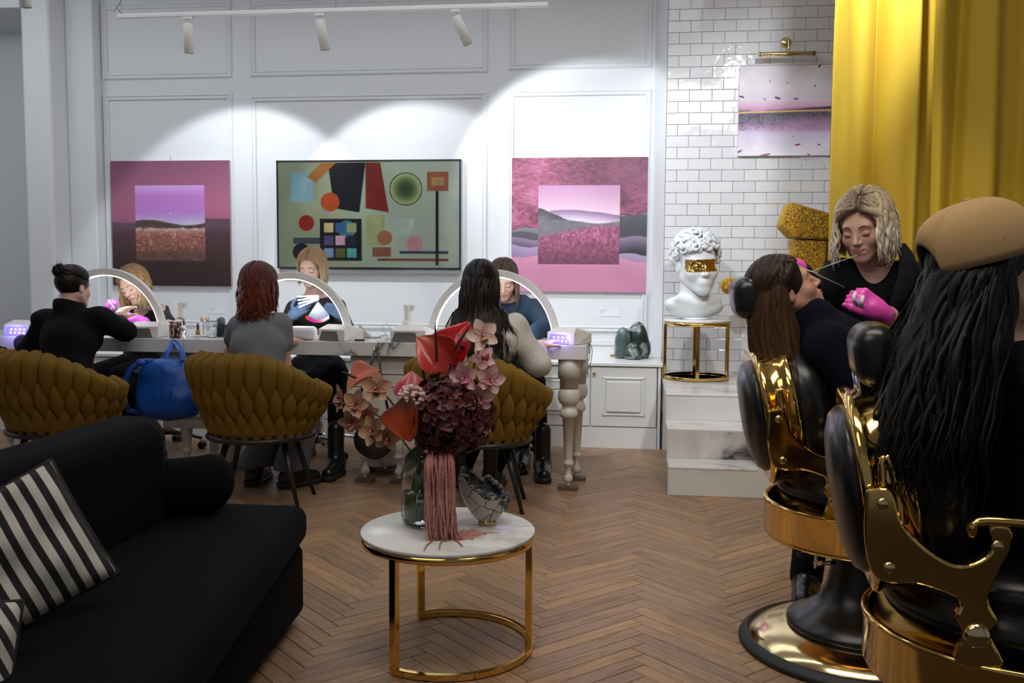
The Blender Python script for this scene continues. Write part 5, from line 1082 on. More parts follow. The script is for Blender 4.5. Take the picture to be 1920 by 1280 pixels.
# ================================================================== PEOPLE
GS = {}
def get_head(smile):
    s = head_sdf(smile); s.cone((0, -.022, -.05), (0, -.040, -.150), .047, .050, k=.025)
    return s.mesh(.0036)
HEADS = {0: get_head(0), 1: get_head(1)}
def V3(*a): return Vector(a)
HT = {}
for nm, (a, b, c) in dict(blond=('7A5A3C', 'B08A5C', 'CDB083'), blond2=('8C6B48', 'B99A6C', 'D8C197'), red=('3E160B', '5A2313', '6A2A17'), dark=('0B0807', '120C0A', '241812'), brown=('1E120B', '3A2617', '5C4029'),
                          bun=('140C08', '1E120B', '28180E'), platinum=('4A382B', 'C9B594', 'E4D8C2'), ash=('3A2B22', '5C4638', '8A7565'), black=('050404', '080605', '0F0A07')).items(): HT[nm] = haircol('hair_'+nm, a, b, c, p=(.0, .30, .9) if nm == 'platinum' else (.0, .4, 1.0))
def hair(par, HF, m, n=240, zend=.22, wave=.006, wl=.09, vol=.010, part=.01, face=62, front=True, sd=1, lockw=.011, spread=.25, down=(0, 0, -1), backpush=0.0, tuck=0, jitter=.25, lmin=.8, bunpt=None, droop=None, cap=True, thin=1.0, body=None, gap=.012):
    r = random.Random(sd); rr = Matrix.Identity(3); R3 = HF.to_3x3(); k = R3.col[0].length; ry, rx, rz = .092, .074, .084; cc = V3(0, -.013, .034); dn = Vector(down).normalized(); off = par.location
    if cap:
        s = SDF().ell(cc, (rx+vol*.45+.003, ry+vol*.45+.003, rz+vol*.45+.003), k=0).ell((0, .110, -.004), (.066, .080, .090), k=.012, op='s').ell((0, .03, -.14), (.09, .12, .09), k=.02, op='s')
        V, Q = s.mesh(.006, T=Matrix.Translation(-off) @ HF); o = npmesh('hair_base', [(V, Q, 0)], m, par); a_ = o.data.attributes.new('uvr', 'FLOAT_VECTOR', 'POINT'); a_.data.foreach_set('vector', np.tile(np.array([.12, .5, .35], np.float32), len(V)))
    mb = MB(); LK = []
    for i in range(n):
        ph = r.uniform(face, 180)*r.choice((-1, 1)); sg = 1 if ph >= 0 else -1
        L0 = vol*r.uniform(.25, 1.0); fr_ = max(0, 1-(abs(ph)-face)/70)
        thr = r.uniform(-.35, 1.08) if abs(ph) < face+60 else r.uniform(-.4, .5); tend = r.uniform(1.45, 1.8); pe = math.radians(ph)
        D0 = V3(sg*r.uniform(.02, .10)+part*8, math.sin(thr), math.cos(thr)); D1 = V3(math.sin(tend)*math.sin(pe), math.sin(tend)*math.cos(pe), math.cos(tend)); P_ = []; K = 8
        for j in range(K):
            u = j/(K-1); w1 = u; d = (D0*(1-w1)+D1*w1+V3(sg*.25*math.sin(PI*u)*(1 if fr_ > 0 else .3), .10*math.sin(PI*u)*(fr_ > 0), .05*math.sin(PI*u))).normalized(); g_ = .004+vol*.45+min(1, u*3)*L0*.6
            P_.append(HF @ (cc+V3(d.x*(rx+g_), d.y*(ry+g_), d.z*(rz+g_))))
        p = pe
        if bunpt is not None:
            B = HF @ Vector(bunpt); q = []
            for j, pnt in enumerate(P_[:5]): q.append(pnt)
            P_ = q+[(q[-1]*.45+B*.55)+(HF.to_3x3() @ V3(r.uniform(-.01, .01), -.012, r.uniform(-.01, .01))), B+V3(r.uniform(-.015, .015), r.uniform(-.015, .015), r.uniform(-.015, .015))]
        else:
            t = (P_[-1]-P_[-2]).normalized(); side = (R3 @ V3(math.sin(p), math.cos(p)-(.35 if abs(ph) > 100 else 0), 0)).normalized(); pos = P_[-1].copy()
            Ln = zend*r.uniform(lmin, 1.0)*(1 if abs(ph) > 60 else .9); stp = Ln/9; w0 = r.uniform(0, 6.28); flare = spread*r.uniform(.2, 1)
            for j in range(1, 10):
                u = j/9; bl = min(1, .25+u*1.6); dr = (t*(1-bl)+dn*bl+side*flare*(.35 if u < .6 else (-.25 if tuck else .2))*thin).normalized(); pos = pos+dr*stp
                wv = wave*(.3+u)*(math.sin(w0+u*Ln/wl*6.28)); perp = dr.cross(side); perp = perp.normalized() if perp.length > 1e-4 else V3(1, 0, 0)
                q = pos+perp*wv+side*wv*.6+V3(r.uniform(-1, 1), r.uniform(-1, 1), 0)*.002
                if droop: q = droop(q)
                P_.append(q)
        m_ = len(P_); w_ = lockw*r.uniform(.6, 1.25); rs = [w_*1.5*min(1, .5+1.6*(j/(m_-1)))*(1 if j/(m_-1) < .6 else max(.12, 1-((j/(m_-1)-.6)/.4)**1.5)) for j in range(m_)]
        up0 = (P_[1]-(HF @ cc)).normalized()
        LK.append((P_, rs, up0, r.random(), m_))
    body = body or GS.get(par.name)
    if body is not None and bunpt is None:
        A2 = np.array([tuple(q) for L_ in LK for q in L_[0]]); A2 = body.push(A2, gap); c_ = 0
        for L_ in LK:
            for j in range(len(L_[0])): L_[0][j] = Vector(A2[c_]); c_ += 1
    for P_, rs, up0, rv, m_ in LK:
        pts = spline([q-off for q in P_], 18); rs2 = np.interp(np.linspace(0, 1, 19), np.linspace(0, 1, m_), rs)
        mb.tube(pts, list(rs2), 6, flat=.20, up=up0, uvr=rv)
    return mb.build('hair', m, par)
def face_bits(par, HF, V, looks_down=True, brow='brow', lips=True):
    T = Matrix.Translation(-par.location) @ HF
    def sy(x, z):
        d = (abs(V[:, 0]-x) < .0035) & (abs(V[:, 2]-z) < .0035) & (V[:, 1] > 0); return V[d, 1].max() if d.any() else .07
    for q in (-1, 1):
        P_ = [V3(q*(.017+.027*u), 0, -.0060-.0035*math.sin(PI*u)+.001*u) for u in np.linspace(0, 1, 9)]
        P_ = [T @ V3(p.x, sy(p.x, p.z)+.0004, p.z) for p in P_]; MB().tube(P_, [.0006, .0012, .0016, .0018, .0018, .0018, .0017, .0015, .0008], 6).build('eyelashes', M['lash'], par)
        P_ = [V3(q*(.013+.034*u), 0, .0185+.006*math.sin(PI*min(1, u*1.05))) for u in np.linspace(0, 1, 8)]
        P_ = [T @ V3(p.x, sy(p.x, p.z)-.0005, p.z) for p in P_]; MB().tube(P_, [.0012, .0022, .0024, .0024, .0022, .0018, .0013, .0007], 6).build('eyebrow', M[brow], par)
def hand(s, Wr, d, nrm, thumb, curls=(.35, .4, .45, .5), k=1.0, tcurl=.5, spread=.06, tdir=None):
    """adds palm, four fingers and thumb to the implicit surface s; d finger direction, nrm back of hand, thumb = +1/-1 side"""
    d = Vector(d).normalized(); nrm = Vector(nrm); nrm = (nrm-d*nrm.dot(d)).normalized(); lat = nrm.cross(d)*thumb; Wr = Vector(Wr)
    def p(x, y, z): return Wr+(d*x+lat*y+nrm*z)*k
    R = np.array([[d[i], lat[i], nrm[i]] for i in range(3)])
    s.box(p(.045, 0, 0), (.042*k, .036*k, .0125*k), R, .012*k, .01).cone(p(-.02, 0, 0), p(.02, 0, 0), .025*k, .027*k, k=.02).ell(p(.03, .022, -.008), (.028*k, .016*k, .014*k), R, k=.012)
    for i, (y, Lf) in enumerate(((.027, .070), (.009, .078), (-.009, .073), (-.026, .058))):
        c = curls[i]; b = p(.082-(.006 if i == 3 else 0)-(.003 if i == 0 else 0), y, 0); ang = 0; dirv = d+lat*(spread*(1.5-i)); dirv.normalize(); pts = [b]; rs = [.0098*k]
        for j, fr in enumerate((.46, .30, .24)):
            ang += c*(1.0 if j == 0 else 1.25); dd = (dirv*math.cos(ang)-nrm*math.sin(ang)); pts.append(pts[-1]+dd*(Lf*fr*k)); rs.append((.0090, .0082, .0070)[j]*k*(1 if i != 3 else .9))
        s.chain(pts, rs, .003)
    td = (d*.62+lat*.70-nrm*.25).normalized() if tdir is None else (d*tdir[0]+lat*tdir[1]+nrm*tdir[2]).normalized(); t1 = p(.018, .026, -.006); t2 = t1+td*.036*k; td2 = (td+(d*.7-lat*.55-nrm*.3)*tcurl).normalized(); t3 = t2+td2*.030*k; td3 = (td2+(d*.5-lat*.6-nrm*.3)*tcurl).normalized(); t4 = t3+td3*.024*k
    s.chain([t1, t2, t3, t4], [.0135*k, .0108*k, .0100*k, .0082*k], .006)
def torso_frame(J):
    x = (J['shR']-J['shL']).normalized(); z = (J['neck']-J['pelvis']).normalized(); y = z.cross(x).normalized(); x = y.cross(z); return x, y, z, np.array([[x[i], y[i], z[i]] for i in range(3)])
def torso(s, J, o=0, hem=0):
    x, y, z, R = torso_frame(J); p, n = J['pelvis'], J['neck']; Ls = (n-p).length; K = J.get('k', 1)
    s.ell(p+z*.0, ((.162+o)*K, (.115+o)*K, .11+o), R, k=0).ell(p+z*(Ls*.30), ((.122+o)*K, (.092+o)*K, .13), R, k=.05).ell(p+z*(Ls*.62), ((.142+o)*K, (.100+o)*K, .14), R, k=.05)
    s.cone(J['shL'], J['shR'], .040+o*.8, .040+o*.8, k=.04).ell(n-z*.055, ((.105+o*.5)*K, .056+o*.8, .038), R, k=.05)
    if J.get('bust', 1):
        for q in (-1, 1): s.ell(p+z*(Ls*.66)+x*(q*.07)+y*.075, (.062+o*.5, .05+o*.5, .06), R, k=.035)
def arm(s, J, S, o=0, upto=1.0, k=.02, fat=1):
    a, b, c = J['sh'+S], J['el'+S], J['wr'+S]; r0, r1, r2, r3 = .043*fat+o, .036*fat+o, .035*fat+o, .0245+o
    if upto >= 1: s.cone(a, b, r0, r1, k=k); e = b.lerp(c, upto-1) if upto < 2 else c; s.cone(b, e, r2, r2+(r3-r2)*min(1, upto-1), k=k)
    else: s.cone(a, a.lerp(b, upto), r0, r0+(r1-r0)*upto+o*.35, k=k)
def leg(s, J, S, o=0, flare=0):
    h, kn, an = J['hip'+S], J['kn'+S], J['an'+S]; s.cone(h, kn, .083+o, .056+o, k=.04); s.cone(kn, an, .054+o, .034+o+flare, k=.025)
def boot(par, J, S, m=None, high=.16, sole=True):
    an, to = J['an'+S], J['toe'+S]; d = (to-an); d.z = 0; d.normalize(); s = SDF(); heel = V3(an.x, an.y, .045)-d*.03; toe = V3(an.x, an.y, .042)+d*.14
    s.cone(V3(an.x, an.y, .07), V3(an.x, an.y, .07+high)+(J['kn'+S]-an).normalized()*.0, .046, .047, k=.0).cone(heel, toe, .042, .038, k=.03).cone(V3(an.x, an.y, .085), V3(an.x, an.y, .055)+d*.09, .044, .034, k=.03)
    s.plane((0, 0, .030), (0, 0, -1)); T = Matrix.Translation(-par.location); o = sdfobj('boot', s, .0075, m or M['leather'], par, T=T)
    s2 = SDF().cone(V3(heel.x, heel.y, .02), V3(toe.x, toe.y, .02), .050, .046, k=0).plane((0, 0, .033), (0, 0, 1)).plane((0, 0, .003), (0, 0, -1)); sdfobj('sole', s2, .007, M['rubber'], o, T=T)
def person(label, J, look, up, skin='skin', smile=0, face=True, hs=1.0, name='person', neck=True):
    root = empty(name, (J['pelvis'].x, J['pelvis'].y, 0), 0, label, 'person'); off = Matrix.Translation(-root.location)
    HF = lookframe(J['head'], look, up) @ Matrix.Scale(hs, 4); V, Q = HEADS[smile]
    Tm = np.array(off @ HF); Vh = V @ Tm[:3, :3].T+Tm[:3, 3]; c = V[Q].mean(1)
    li = (((c[:, 0]/(.0235+.004*smile))**2+((c[:, 2]+.0590-.004*smile*(abs(c[:, 0])/.02))/.0076)**2 < 1) & (c[:, 1] > .074)).astype(int)
    s = SDF(); torso(s, J, -.004); hb = HF @ V3(0, -.035, -.105); s.cone(J['neck']-(J['neck']-J['pelvis']).normalized()*.03, hb, .058, .049, k=.03)
    for S in 'LR':
        arm(s, J, S, 0 if J.get('bare'+S) else -.004); 
        if J.get('hand'+S): hand(s, *J['hand'+S])
    for S in 'LR': leg(s, J, S, -.006)
    Vb, Qb = s.mesh(J.get('h', .0095), T=off)
    npmesh('body', [(Vb, Qb, 0), (Vh, Q, li)], [M[skin], M['lips']], root)
    if face: face_bits(root, HF, V)
    return root, HF, off
def fillj(J, fy, knee=None, seat=.50, spread=.1, shin=.42, thigh=.42):
    """hips, knees and feet of a seated figure looking along (fx,fy)"""
    f = Vector((fy[0], fy[1], 0)).normalized(); r = V3(f.y, -f.x, 0); p = J['pelvis']
    for S, q in (('L', -1), ('R', 1)):
        J.setdefault('hip'+S, p+r*(q*.085)); J.setdefault('kn'+S, V3(p.x, p.y, seat)+r*(q*spread)+f*thigh); kn = J['kn'+S]
        J.setdefault('an'+S, V3(kn.x, kn.y, .09)-f*.02); J.setdefault('toe'+S, J['an'+S]+f*.15)
    return J
def garment(root, off, fn, h, m, name, disp=None):
    s = SDF(); fn(s); GS.setdefault(root.name, s); return sdfobj(name, s, h, m, root, disp, T=off)
def gloves(root, off, J, S, m, h=.0038, grow=1.04, name='glove'):
    s = SDF(); a = list(J['glove'+S]); kw = {}
    if isinstance(a[-1], dict): kw = a.pop()
    hand(s, *a, **kw); b = J['wr'+S]; e = J['el'+S]; d = (e-b).normalized(); s.cone(b, b+d*.045, .0295, .032, k=.012)
    return sdfobj(name, s, h, m, root, None, T=off)
A_ = at
# --- 1 client with a bun and a black blazer
J = dict(pelvis=V3(at(120, 700, Y=4.66).x, 4.66, .51), neck=A_(134, 574, Y=4.80), head=A_(138, 539, Y=4.82), shL=A_(86, 600, Y=4.80), shR=A_(186, 598, Y=4.80), elL=A_(52, 655, Y=4.84), wrL=A_(40, 637, Y=5.0), elR=A_(234, 622, Y=4.88), wrR=A_(218, 596, Y=5.10))
J['handR'] = (J['wrR'], (.15, .8, .55), (-.1, -.5, .85), -1, (.2, .25, .3, .3)); J['handL'] = (J['wrL'], (-.05, 1, .1), (0, 0, 1), 1, (.1, .1, .1, .1), .9); fillj(J, (.15, 1))
r1, HF, off = person('person seen from behind with a messy dark bun and black blazer, left chair', J, (.30, 1, -.12), (0, .1, 1), face=False, hs=.96)
def g(s): torso(s, J, .018); [arm(s, J, S, .018, 1.86, .03) for S in 'LR']; s.cone(J['neck'], HF @ V3(0, -.05, -.10), .070, .062, k=.02).plane(J['neck']+V3(0, 0, .022), (0, .35, 1)); s.box(J['shL']+V3(.0, 0, .012), (.05, .06, .025), None, .02, .04).box(J['shR']+V3(.0, 0, .012), (.05, .06, .025), None, .02, .04)
garment(r1, off, g, .010, M['blackcloth'], 'blazer', wob(.004, 22, 20, 26, .4))
garment(r1, off, lambda s: [leg(s, J, S, .012, .01) for S in 'LR'] and s.ell(J['pelvis'], (.175, .13, .11), k=.04), .013, M['blackcloth'], 'trousers')
for S in 'LR': boot(r1, J, S)
hair(r1, HF, HT['bun'], 230, vol=.008, bunpt=(0, -.085, .085), sd=3, lockw=.010, face=100, part=0)
mb = MB(); rb = random.Random(9); B = (off @ HF) @ V3(-.012, -.088, .088)
for i in range(60):
    n_ = Vector((rb.gauss(0, 1), rb.gauss(0, 1), rb.gauss(0, 1))).normalized(); tg = n_.orthogonal().normalized(); tg.rotate(Matrix.Rotation(rb.uniform(0, 6.28), 3, n_)); bt = n_.cross(tg); R0 = rb.uniform(.016, .030); cc = B+n_*.010
    mb.tube([cc+tg*(R0*math.cos(a))+bt*(R0*math.sin(a))+n_*.012*math.sin(a*.5) for a in np.linspace(rb.uniform(0, 3), rb.uniform(4, 6.5), 11)], [.0052*(1-abs(k/5-1)**3*.8) for k in range(11)], 6, flat=.5, uvr=rb.random())
for i in range(16): a = rb.uniform(0, 6.28); mb.tube(spline([B, B+V3(math.cos(a)*.03, -.01, math.sin(a)*.03), B+V3(math.cos(a)*.05, -.015, math.sin(a)*.05+.006)], 6), [.002, .0018, .0016, .0014, .001, .0007, .0003], 5, uvr=rb.random())
mb.build('hair_bun', HT['bun'], r1)

# --- 2 technician bending over, pink gloves
J = dict(pelvis=V3(at(272, 650, Y=6.02).x, 6.02, .52), neck=A_(268, 578, Y=5.86), head=A_(252, 534, Y=5.70), shL=A_(228, 586, Y=5.84), shR=A_(300, 582, Y=5.86), elL=A_(196, 612, Y=5.62), wrL=A_(199, 590, Y=5.42), elR=A_(322, 622, Y=5.62), wrR=A_(262, 601, Y=5.33), bareR=1, bareL=1, h=.009)
J['gloveR'] = (J['wrR'], (-1, -.25, .35), (.2, -.6, .8), 1, (.5, .55, .6, .6), .95); J['gloveL'] = (J['wrL'], (.35, -.3, .95), (-.8, -.5, .2), -1, (.75, .8, .9, .9), .95); fillj(J, (-.1, -1))
r2, HF, off = person('person bending forward with wavy blonde hair, black t-shirt and violet-pink gloves', J, (-.12, -.92, -.40), (-.36, -.25, .90), smile=0)
def g(s): torso(s, J, .010); [arm(s, J, S, .012, .55, .02) for S in 'LR']; s.plane(J['neck']+V3(0, 0, .012), (0, -.2, 1))
garment(r2, off, g, .009, M['blackfine'], 'tshirt', wob(.003, 26, 22, 30))
garment(r2, off, lambda s: [leg(s, J, S, .010) for S in 'LR'] and s.ell(J['pelvis'], (.175, .13, .11), k=.04), .013, M['blackcloth'], 'trousers')
for S in 'LR': boot(r2, J, S)
for S in 'LR': gloves(r2, off, J, S, M['violet'])
hair(r2, HF, HT['blond'], 460, zend=.19, wave=.010, wl=.08, vol=.012, part=-.008, face=58, sd=12, spread=.30, lockw=.008)
P_ = [J['wrR']+(J['elR']-J['wrR']).normalized()*.055+v-r2.location for v in [V3(0, .032*math.sin(a), .032*math.cos(a)) for a in np.linspace(0, 6.28, 20)]]; MB().tube(P_, .003, 6).build('bracelet', M['chrome'], r2)
nk = HF @ V3(0, .0, -.13); MB().tube([p-r2.location for p in spline([nk+V3(-.05, 0, .01), A_(243, 580, Y=5.72), A_(247, 598, Y=5.68), A_(256, 580, Y=5.72), nk+V3(.05, 0, .01)], 20)], .0012, 5).build('necklace', M['chrome'], r2)
tl = MB().tube([A_(203, 562, Y=5.35), A_(221, 587, Y=5.20)], [.003, .0012], 8).build('nail_brush', M['paper']); tag(tl, 'thin white nail brush held in the violet-pink glove', 'brush')

# --- 3 client with red-brown hair and a grey t-shirt
J = dict(pelvis=V3(at(486, 700, Y=4.66).x, 4.66, .51), neck=A_(484, 584, Y=4.78), head=A_(487, 537, Y=4.80), shL=A_(447, 612, Y=4.78), shR=A_(526, 608, Y=4.78), elL=A_(434, 662, Y=4.88), wrL=A_(440, 642, Y=5.09), elR=A_(533, 688, Y=4.80), wrR=A_(548, 642, Y=5.03), bareL=1, bareR=1, h=.009)
J['handR'] = (J['wrR'], (.2, 1, .1), (0, 0, 1), -1, (.15, .2, .2, .2)); J['handL'] = (J['wrL'], (.1, 1, .0), (0, 0, 1), 1, (.1, .1, .1, .1)); fillj(J, (.12, 1), spread=.09)
J['anL'] = V3(at(478, 880, Y=4.96).x, 4.96, .09); J['anR'] = V3(at(545, 880, Y=4.93).x, 4.93, .09); J['toeL'] = J['anL']+V3(.0, .15, 0); J['toeR'] = J['anR']+V3(.1, .12, 0)
r3, HF, off = person('person seen from behind, red-brown hair and grey t-shirt, in the middle chair', J, (.15, 1, -.05), (0, 0, 1), 'skin2', face=False)
def g(s): torso(s, J, .010); [arm(s, J, S, .014, .42, .02) for S in 'LR']; s.plane(J['neck']+V3(0, 0, .018), (0, 0, 1))
garment(r3, off, g, .009, M['greycloth'], 'tshirt', wob(.003, 26, 20, 24, 2))
garment(r3, off, lambda s: [leg(s, J, S, .016, .045) for S in 'LR'] and s.ell(J['pelvis'], (.175, .13, .11), k=.04).plane((0, 0, .10), (0, 0, -1)), .012, M['greypants'], 'trousers', wob(.003, 30, 30, 12))
for S in 'LR': boot(r3, J, S, M['bplastic'], .05)
hair(r3, HF, HT['red'], 480, zend=.215, wave=.010, wl=.12, vol=.014, part=0, face=70, sd=21, spread=.10, lockw=.0095, lmin=.62)

# --- 4 smiling technician with blue gloves
J = dict(pelvis=V3(at(596, 700, Y=5.98).x, 5.98, .53), neck=A_(588, 547, Y=5.88), head=A_(585, 502, Y=5.80), shL=A_(551, 578, Y=5.88), shR=A_(632, 575, Y=5.88), elL=A_(534, 612, Y=5.78), wrL=A_(549, 591, Y=5.58), elR=A_(654, 622, Y=5.76), wrR=A_(640, 590, Y=5.56), h=.009)
J['gloveL'] = (J['wrL'], (.75, -.3, .45), (-.3, -.85, -.3), 1, (.25, .35, .45, .5), .92, {'tdir': (.55, .75, .1)}); J['gloveR'] = (J['wrR'], (-.85, -.2, .50), (.2, -.75, .55), -1, (.55, .6, .7, .7), .95)
fillj(J, (.05, -1)); J['knR'] = V3(at(632, 700, Y=5.55).x, 5.55, .55); J['anR'] = V3(at(630, 870, Y=5.24).x, 5.24, .09); J['toeR'] = J['anR']+V3(0, -.15, 0); J['anL'] = V3(at(590, 850, Y=5.9).x, 5.75, .09); J['toeL'] = J['anL']+V3(0, -.15, 0)
r4, HF, off = person('smiling person with straight blonde hair and blue-grey gloves holding colour sticks', J, (-.10, -1, -.28), (0, -.25, 1), smile=1)
def g(s): torso(s, J, .009); [arm(s, J, S, .009, 1.78, .02) for S in 'LR']; s.plane(J['neck']+V3(0, 0, .012), (0, -.25, 1))
garment(r4, off, g, .009, M['blackfine'], 'top', wob(.0025, 26, 22, 30))
garment(r4, off, lambda s: [leg(s, J, S, .008) for S in 'LR'] and s.ell(J['pelvis'], (.175, .13, .11), k=.04), .012, M['blackcloth'], 'trousers')
for S in 'LR': boot(r4, J, S, M['leather'], .2)
for S in 'LR': gloves(r4, off, J, S, M['blueglove'])
hair(r4, HF, HT['blond2'], 460, zend=.135, wave=.003, vol=.010, part=-.004, face=62, sd=31, spread=.12, tuck=1, lockw=.008)
for S in 'LR':
    a = J['wr'+S]+(J['el'+S]-J['wr'+S]).normalized()*.06; MB().tube([a+V3(.006*math.sin(b*2), .034*math.sin(b), .034*math.cos(b))-r4.location for b in np.linspace(0, 6.28, 22)], .0022, 6).build('bracelet', M['chrome'], r4)
fc = A_(596, 566, Y=5.44); fn_ = empty('colour_stick_fan', fc, 0, 'fan of clear sticks with pink and red tips held by the blue gloves', 'swatches'); rf = random.Random(2)
tipc = ['D8243A', 'E0303C', 'C01E78', 'B81E9A', 'D02A90', 'E02870', 'D83A90', 'E86A9A', 'E890B0', 'E8C4D0', 'E8D8DC', 'DCDCE4', 'E4E4EC']
for i in range(13):
    a = -.62+i*.105; d = V3(math.sin(a), -.12, -math.cos(a)); st = MB().box(-.0028, .0028, -.0012+i*.0004, .0012+i*.0004, -.105, 0, 0, 0, rotM(.12, -a, 0)).build('stick', mat('stick_clear', 'D5DCE8', .2), fn_); MB().ball((0, 0, 0), .0075, 8, 0, (.85, .3, 1.5)).build('tip', mat('tip_'+tipc[i], tipc[i], .25), st, loc=tuple(d*.112))
for i in range(4): a = 1.22+i*.10; MB().box(-.0045, .0045, -.003, .003, -.125, .01, 0, 0, rotM(.1, a, 0)).build('stick', mat('stick_white', 'E4E8F2', .3), fn_, loc=(.0, -.01, .012+i*.008))

# --- 5 client with long dark hair and a beige shirt
J = dict(pelvis=V3(at(905, 705, Y=4.70).x, 4.70, .51), neck=A_(905, 580, Y=4.80), head=A_(903, 534, Y=4.84), shL=A_(860, 618, Y=4.80), shR=A_(962, 618, Y=4.80), elL=A_(838, 665, Y=4.84), wrL=A_(870, 640, Y=5.05), elR=A_(1006, 680, Y=4.82), wrR=A_(1010, 649, Y=5.0), h=.010)
J['handR'] = (J['wrR'], (.62, .75, .22), (-.2, .1, 1), -1, (.15, .2, .2, .2)); J['handL'] = (J['wrL'], (.3, 1, .1), (0, 0, 1), 1, (.2,)*4); fillj(J, (.2, 1))
J['anR'] = V3(at(925, 880, Y=5.05).x, 5.0, .09); J['anL'] = V3(at(872, 870, Y=5.15).x, 5.1, .09); J['toeR'] = J['anR']+V3(.02, -.0, 0)+V3(0, .15, 0); J['toeL'] = J['anL']+V3(-.03, .15, 0)
r5, HF, off = person('person seen from behind with long dark hair and beige shirt, behind the flowers', J, (.12, 1, -.05), (0, 0, 1), face=False)
def g(s): torso(s, J, .026); [arm(s, J, S, .028, 1.55, .04) for S in 'LR']; s.cone(J['elR'].lerp(J['wrR'], .5), J['wrR'], .045, .033, k=.02); s.plane(J['neck']+V3(0, 0, .03), (0, 0, 1))
garment(r5, off, g, .010, M['beige'], 'shirt', wob(.007, 24, 22, 28, 1.3))
garment(r5, off, lambda s: [leg(s, J, S, .010) for S in 'LR'] and s.ell(J['pelvis'], (.175, .13, .11), k=.04), .013, M['blackcloth'], 'trousers')
for S in 'LR': boot(r5, J, S, M['leather'], .16)
nz = J['neck']
def dr5(q): 
    if q.z < nz.z-.02: q = q+V3((q.x-nz.x)*.10, -.035*min(1, (nz.z-.02-q.z)/.1)*(1 if q.y < nz.y+.03 else -.3), 0)
    return q
hair(r5, HF, HT['dark'], 520, zend=.43, wave=.006, wl=.2, vol=.012, part=0, face=78, sd=41, spread=.10, lockw=.010, lmin=.7, droop=dr5)

# --- 6 technician in the navy jacket, mostly hidden
J = dict(pelvis=V3(at(958, 700, Y=5.98).x, 5.98, .53), neck=A_(962, 560, Y=5.86), head=A_(944, 524, Y=5.74), shL=A_(925, 585, Y=5.84), shR=A_(1001, 580, Y=5.84), elL=A_(900, 620, Y=5.66), wrL=A_(878, 575, Y=5.50), elR=A_(1024, 615, Y=5.62), wrR=A_(985, 628, Y=5.34), h=.011)
J['gloveL'] = (J['wrL'], (-.1, -.2, 1), (-.3, -.9, .1), 1, (.2,)*4, .9); J['gloveR'] = (J['wrR'], (-1, -.1, .1), (0, 0, 1), 1, (.4,)*4, .9)
fillj(J, (.05, -1)); J['knR'] = V3(at(1000, 760, Y=5.50).x, 5.50, .53); J['anR'] = V3(at(1018, 870, Y=5.40).x, 5.38, .09); J['toeR'] = J['anR']+V3(.02, -.15, 0)
r6, HF, off = person('person in a navy jacket, ash-brown hair, half hidden behind the long-haired client', J, (.10, -.85, -.45), (0, -.4, .9), smile=0)
def g(s): torso(s, J, .020); [arm(s, J, S, .022, 1.8, .03) for S in 'LR']; s.cone(J['neck']+V3(-.03, .0, -.01), J['neck']+V3(.06, 0, .0), .035, .035, k=.03); s.plane(J['neck']+V3(0, 0, .03), (0, -.2, 1))
garment(r6, off, g, .010, M['denim'], 'jacket', wob(.005, 24, 22, 28, 1.3))
garment(r6, off, lambda s: [leg(s, J, S, .010) for S in 'LR'] and s.ell(J['pelvis'], (.175, .13, .11), k=.04), .013, M['blackcloth'], 'trousers')
for S in 'LR': boot(r6, J, S, M['leather'], .2)
for S in 'LR': gloves(r6, off, J, S, M['blueglove'])
hair(r6, HF, HT['ash'], 240, zend=.20, wave=.005, vol=.010, part=.0, face=62, sd=51, spread=.14, lockw=.0115)

# --- 7 standing blonde with the thread
J = dict(pelvis=V3(.845, 3.62, .86), neck=A_(1640, 487, Y=3.52), head=A_(1622, 424, Y=3.46), shL=A_(1574, 522, Y=3.55), shR=A_(1702, 522, Y=3.50), elL=A_(1530, 560, Y=3.50), wrL=A_(1488, 500, Y=3.32), elR=A_(1728, 632, Y=3.38), wrR=A_(1650, 584, Y=3.18), bareR=1, h=.0085)
J['hipL'] = V3(.76, 3.60, .84); J['hipR'] = V3(.93, 3.60, .84); J['knL'] = V3(.68, 3.55, .48); J['knR'] = V3(.95, 3.56, .48); J['anL'] = V3(.635, 3.50, .09); J['anR'] = V3(.96, 3.56, .09); J['toeL'] = J['anL']+V3(-.03, -.15, 0); J['toeR'] = J['anR']+V3(0, -.15, 0)
J['gloveR'] = (J['wrR'], (-.80, -.10, .62), (.15, -.75, .35), 1, (.95, 1.05, 1.1, 1.1), 1.0, {'tdir': (.9, .35, -.1), 'tcurl': .15}); J['gloveL'] = (J['wrL'], (-.95, -.1, .15), (-.1, -.1, 1), 1, (.75, .8, .85, .9), 1.0)
r7, HF, off = person('standing person with a wavy platinum bob and a black blazer, magenta gloves, pulling a thread', J, (-.52, -.80, -.34), (-.22, -.20, 1), smile=1, hs=1.02)
def g(s):
    torso(s, J, .020); arm(s, J, 'L', .020, 1.8, .03); arm(s, J, 'R', .020, 1.42, .03); s.ell(J['pelvis']+V3(0, 0, -.02), (.19, .14, .16), k=.06)
    x, y, z, R = torso_frame(J); n = J['neck']+V3(-.012, 0, 0)
    s.cone(n+V3(-.01, -.12, -.10), n+V3(0, -.03, .06), .040, .085, k=.012, op='s').cone(n+V3(-.02, -.13, -.235), n+V3(-.01, -.12, -.09), .010, .044, k=.012, op='s').plane(J['neck']+V3(0, 0, .03), (0, .3, 1))
garment(r7, off, g, .0085, M['blackcloth'], 'blazer', wob(.004, 22, 20, 24, .7))
garment(r7, off, lambda s: [leg(s, J, S, .012, .012) for S in 'LR'], .012, M['blackcloth'], 'trousers')
n = J['neck']; lp = [n+V3(.075, -.055, .055), n+V3(.085, -.095, .0), n+V3(.075, -.125, -.07), n+V3(.035, -.155, -.15), n+V3(.0, -.16, -.22)]
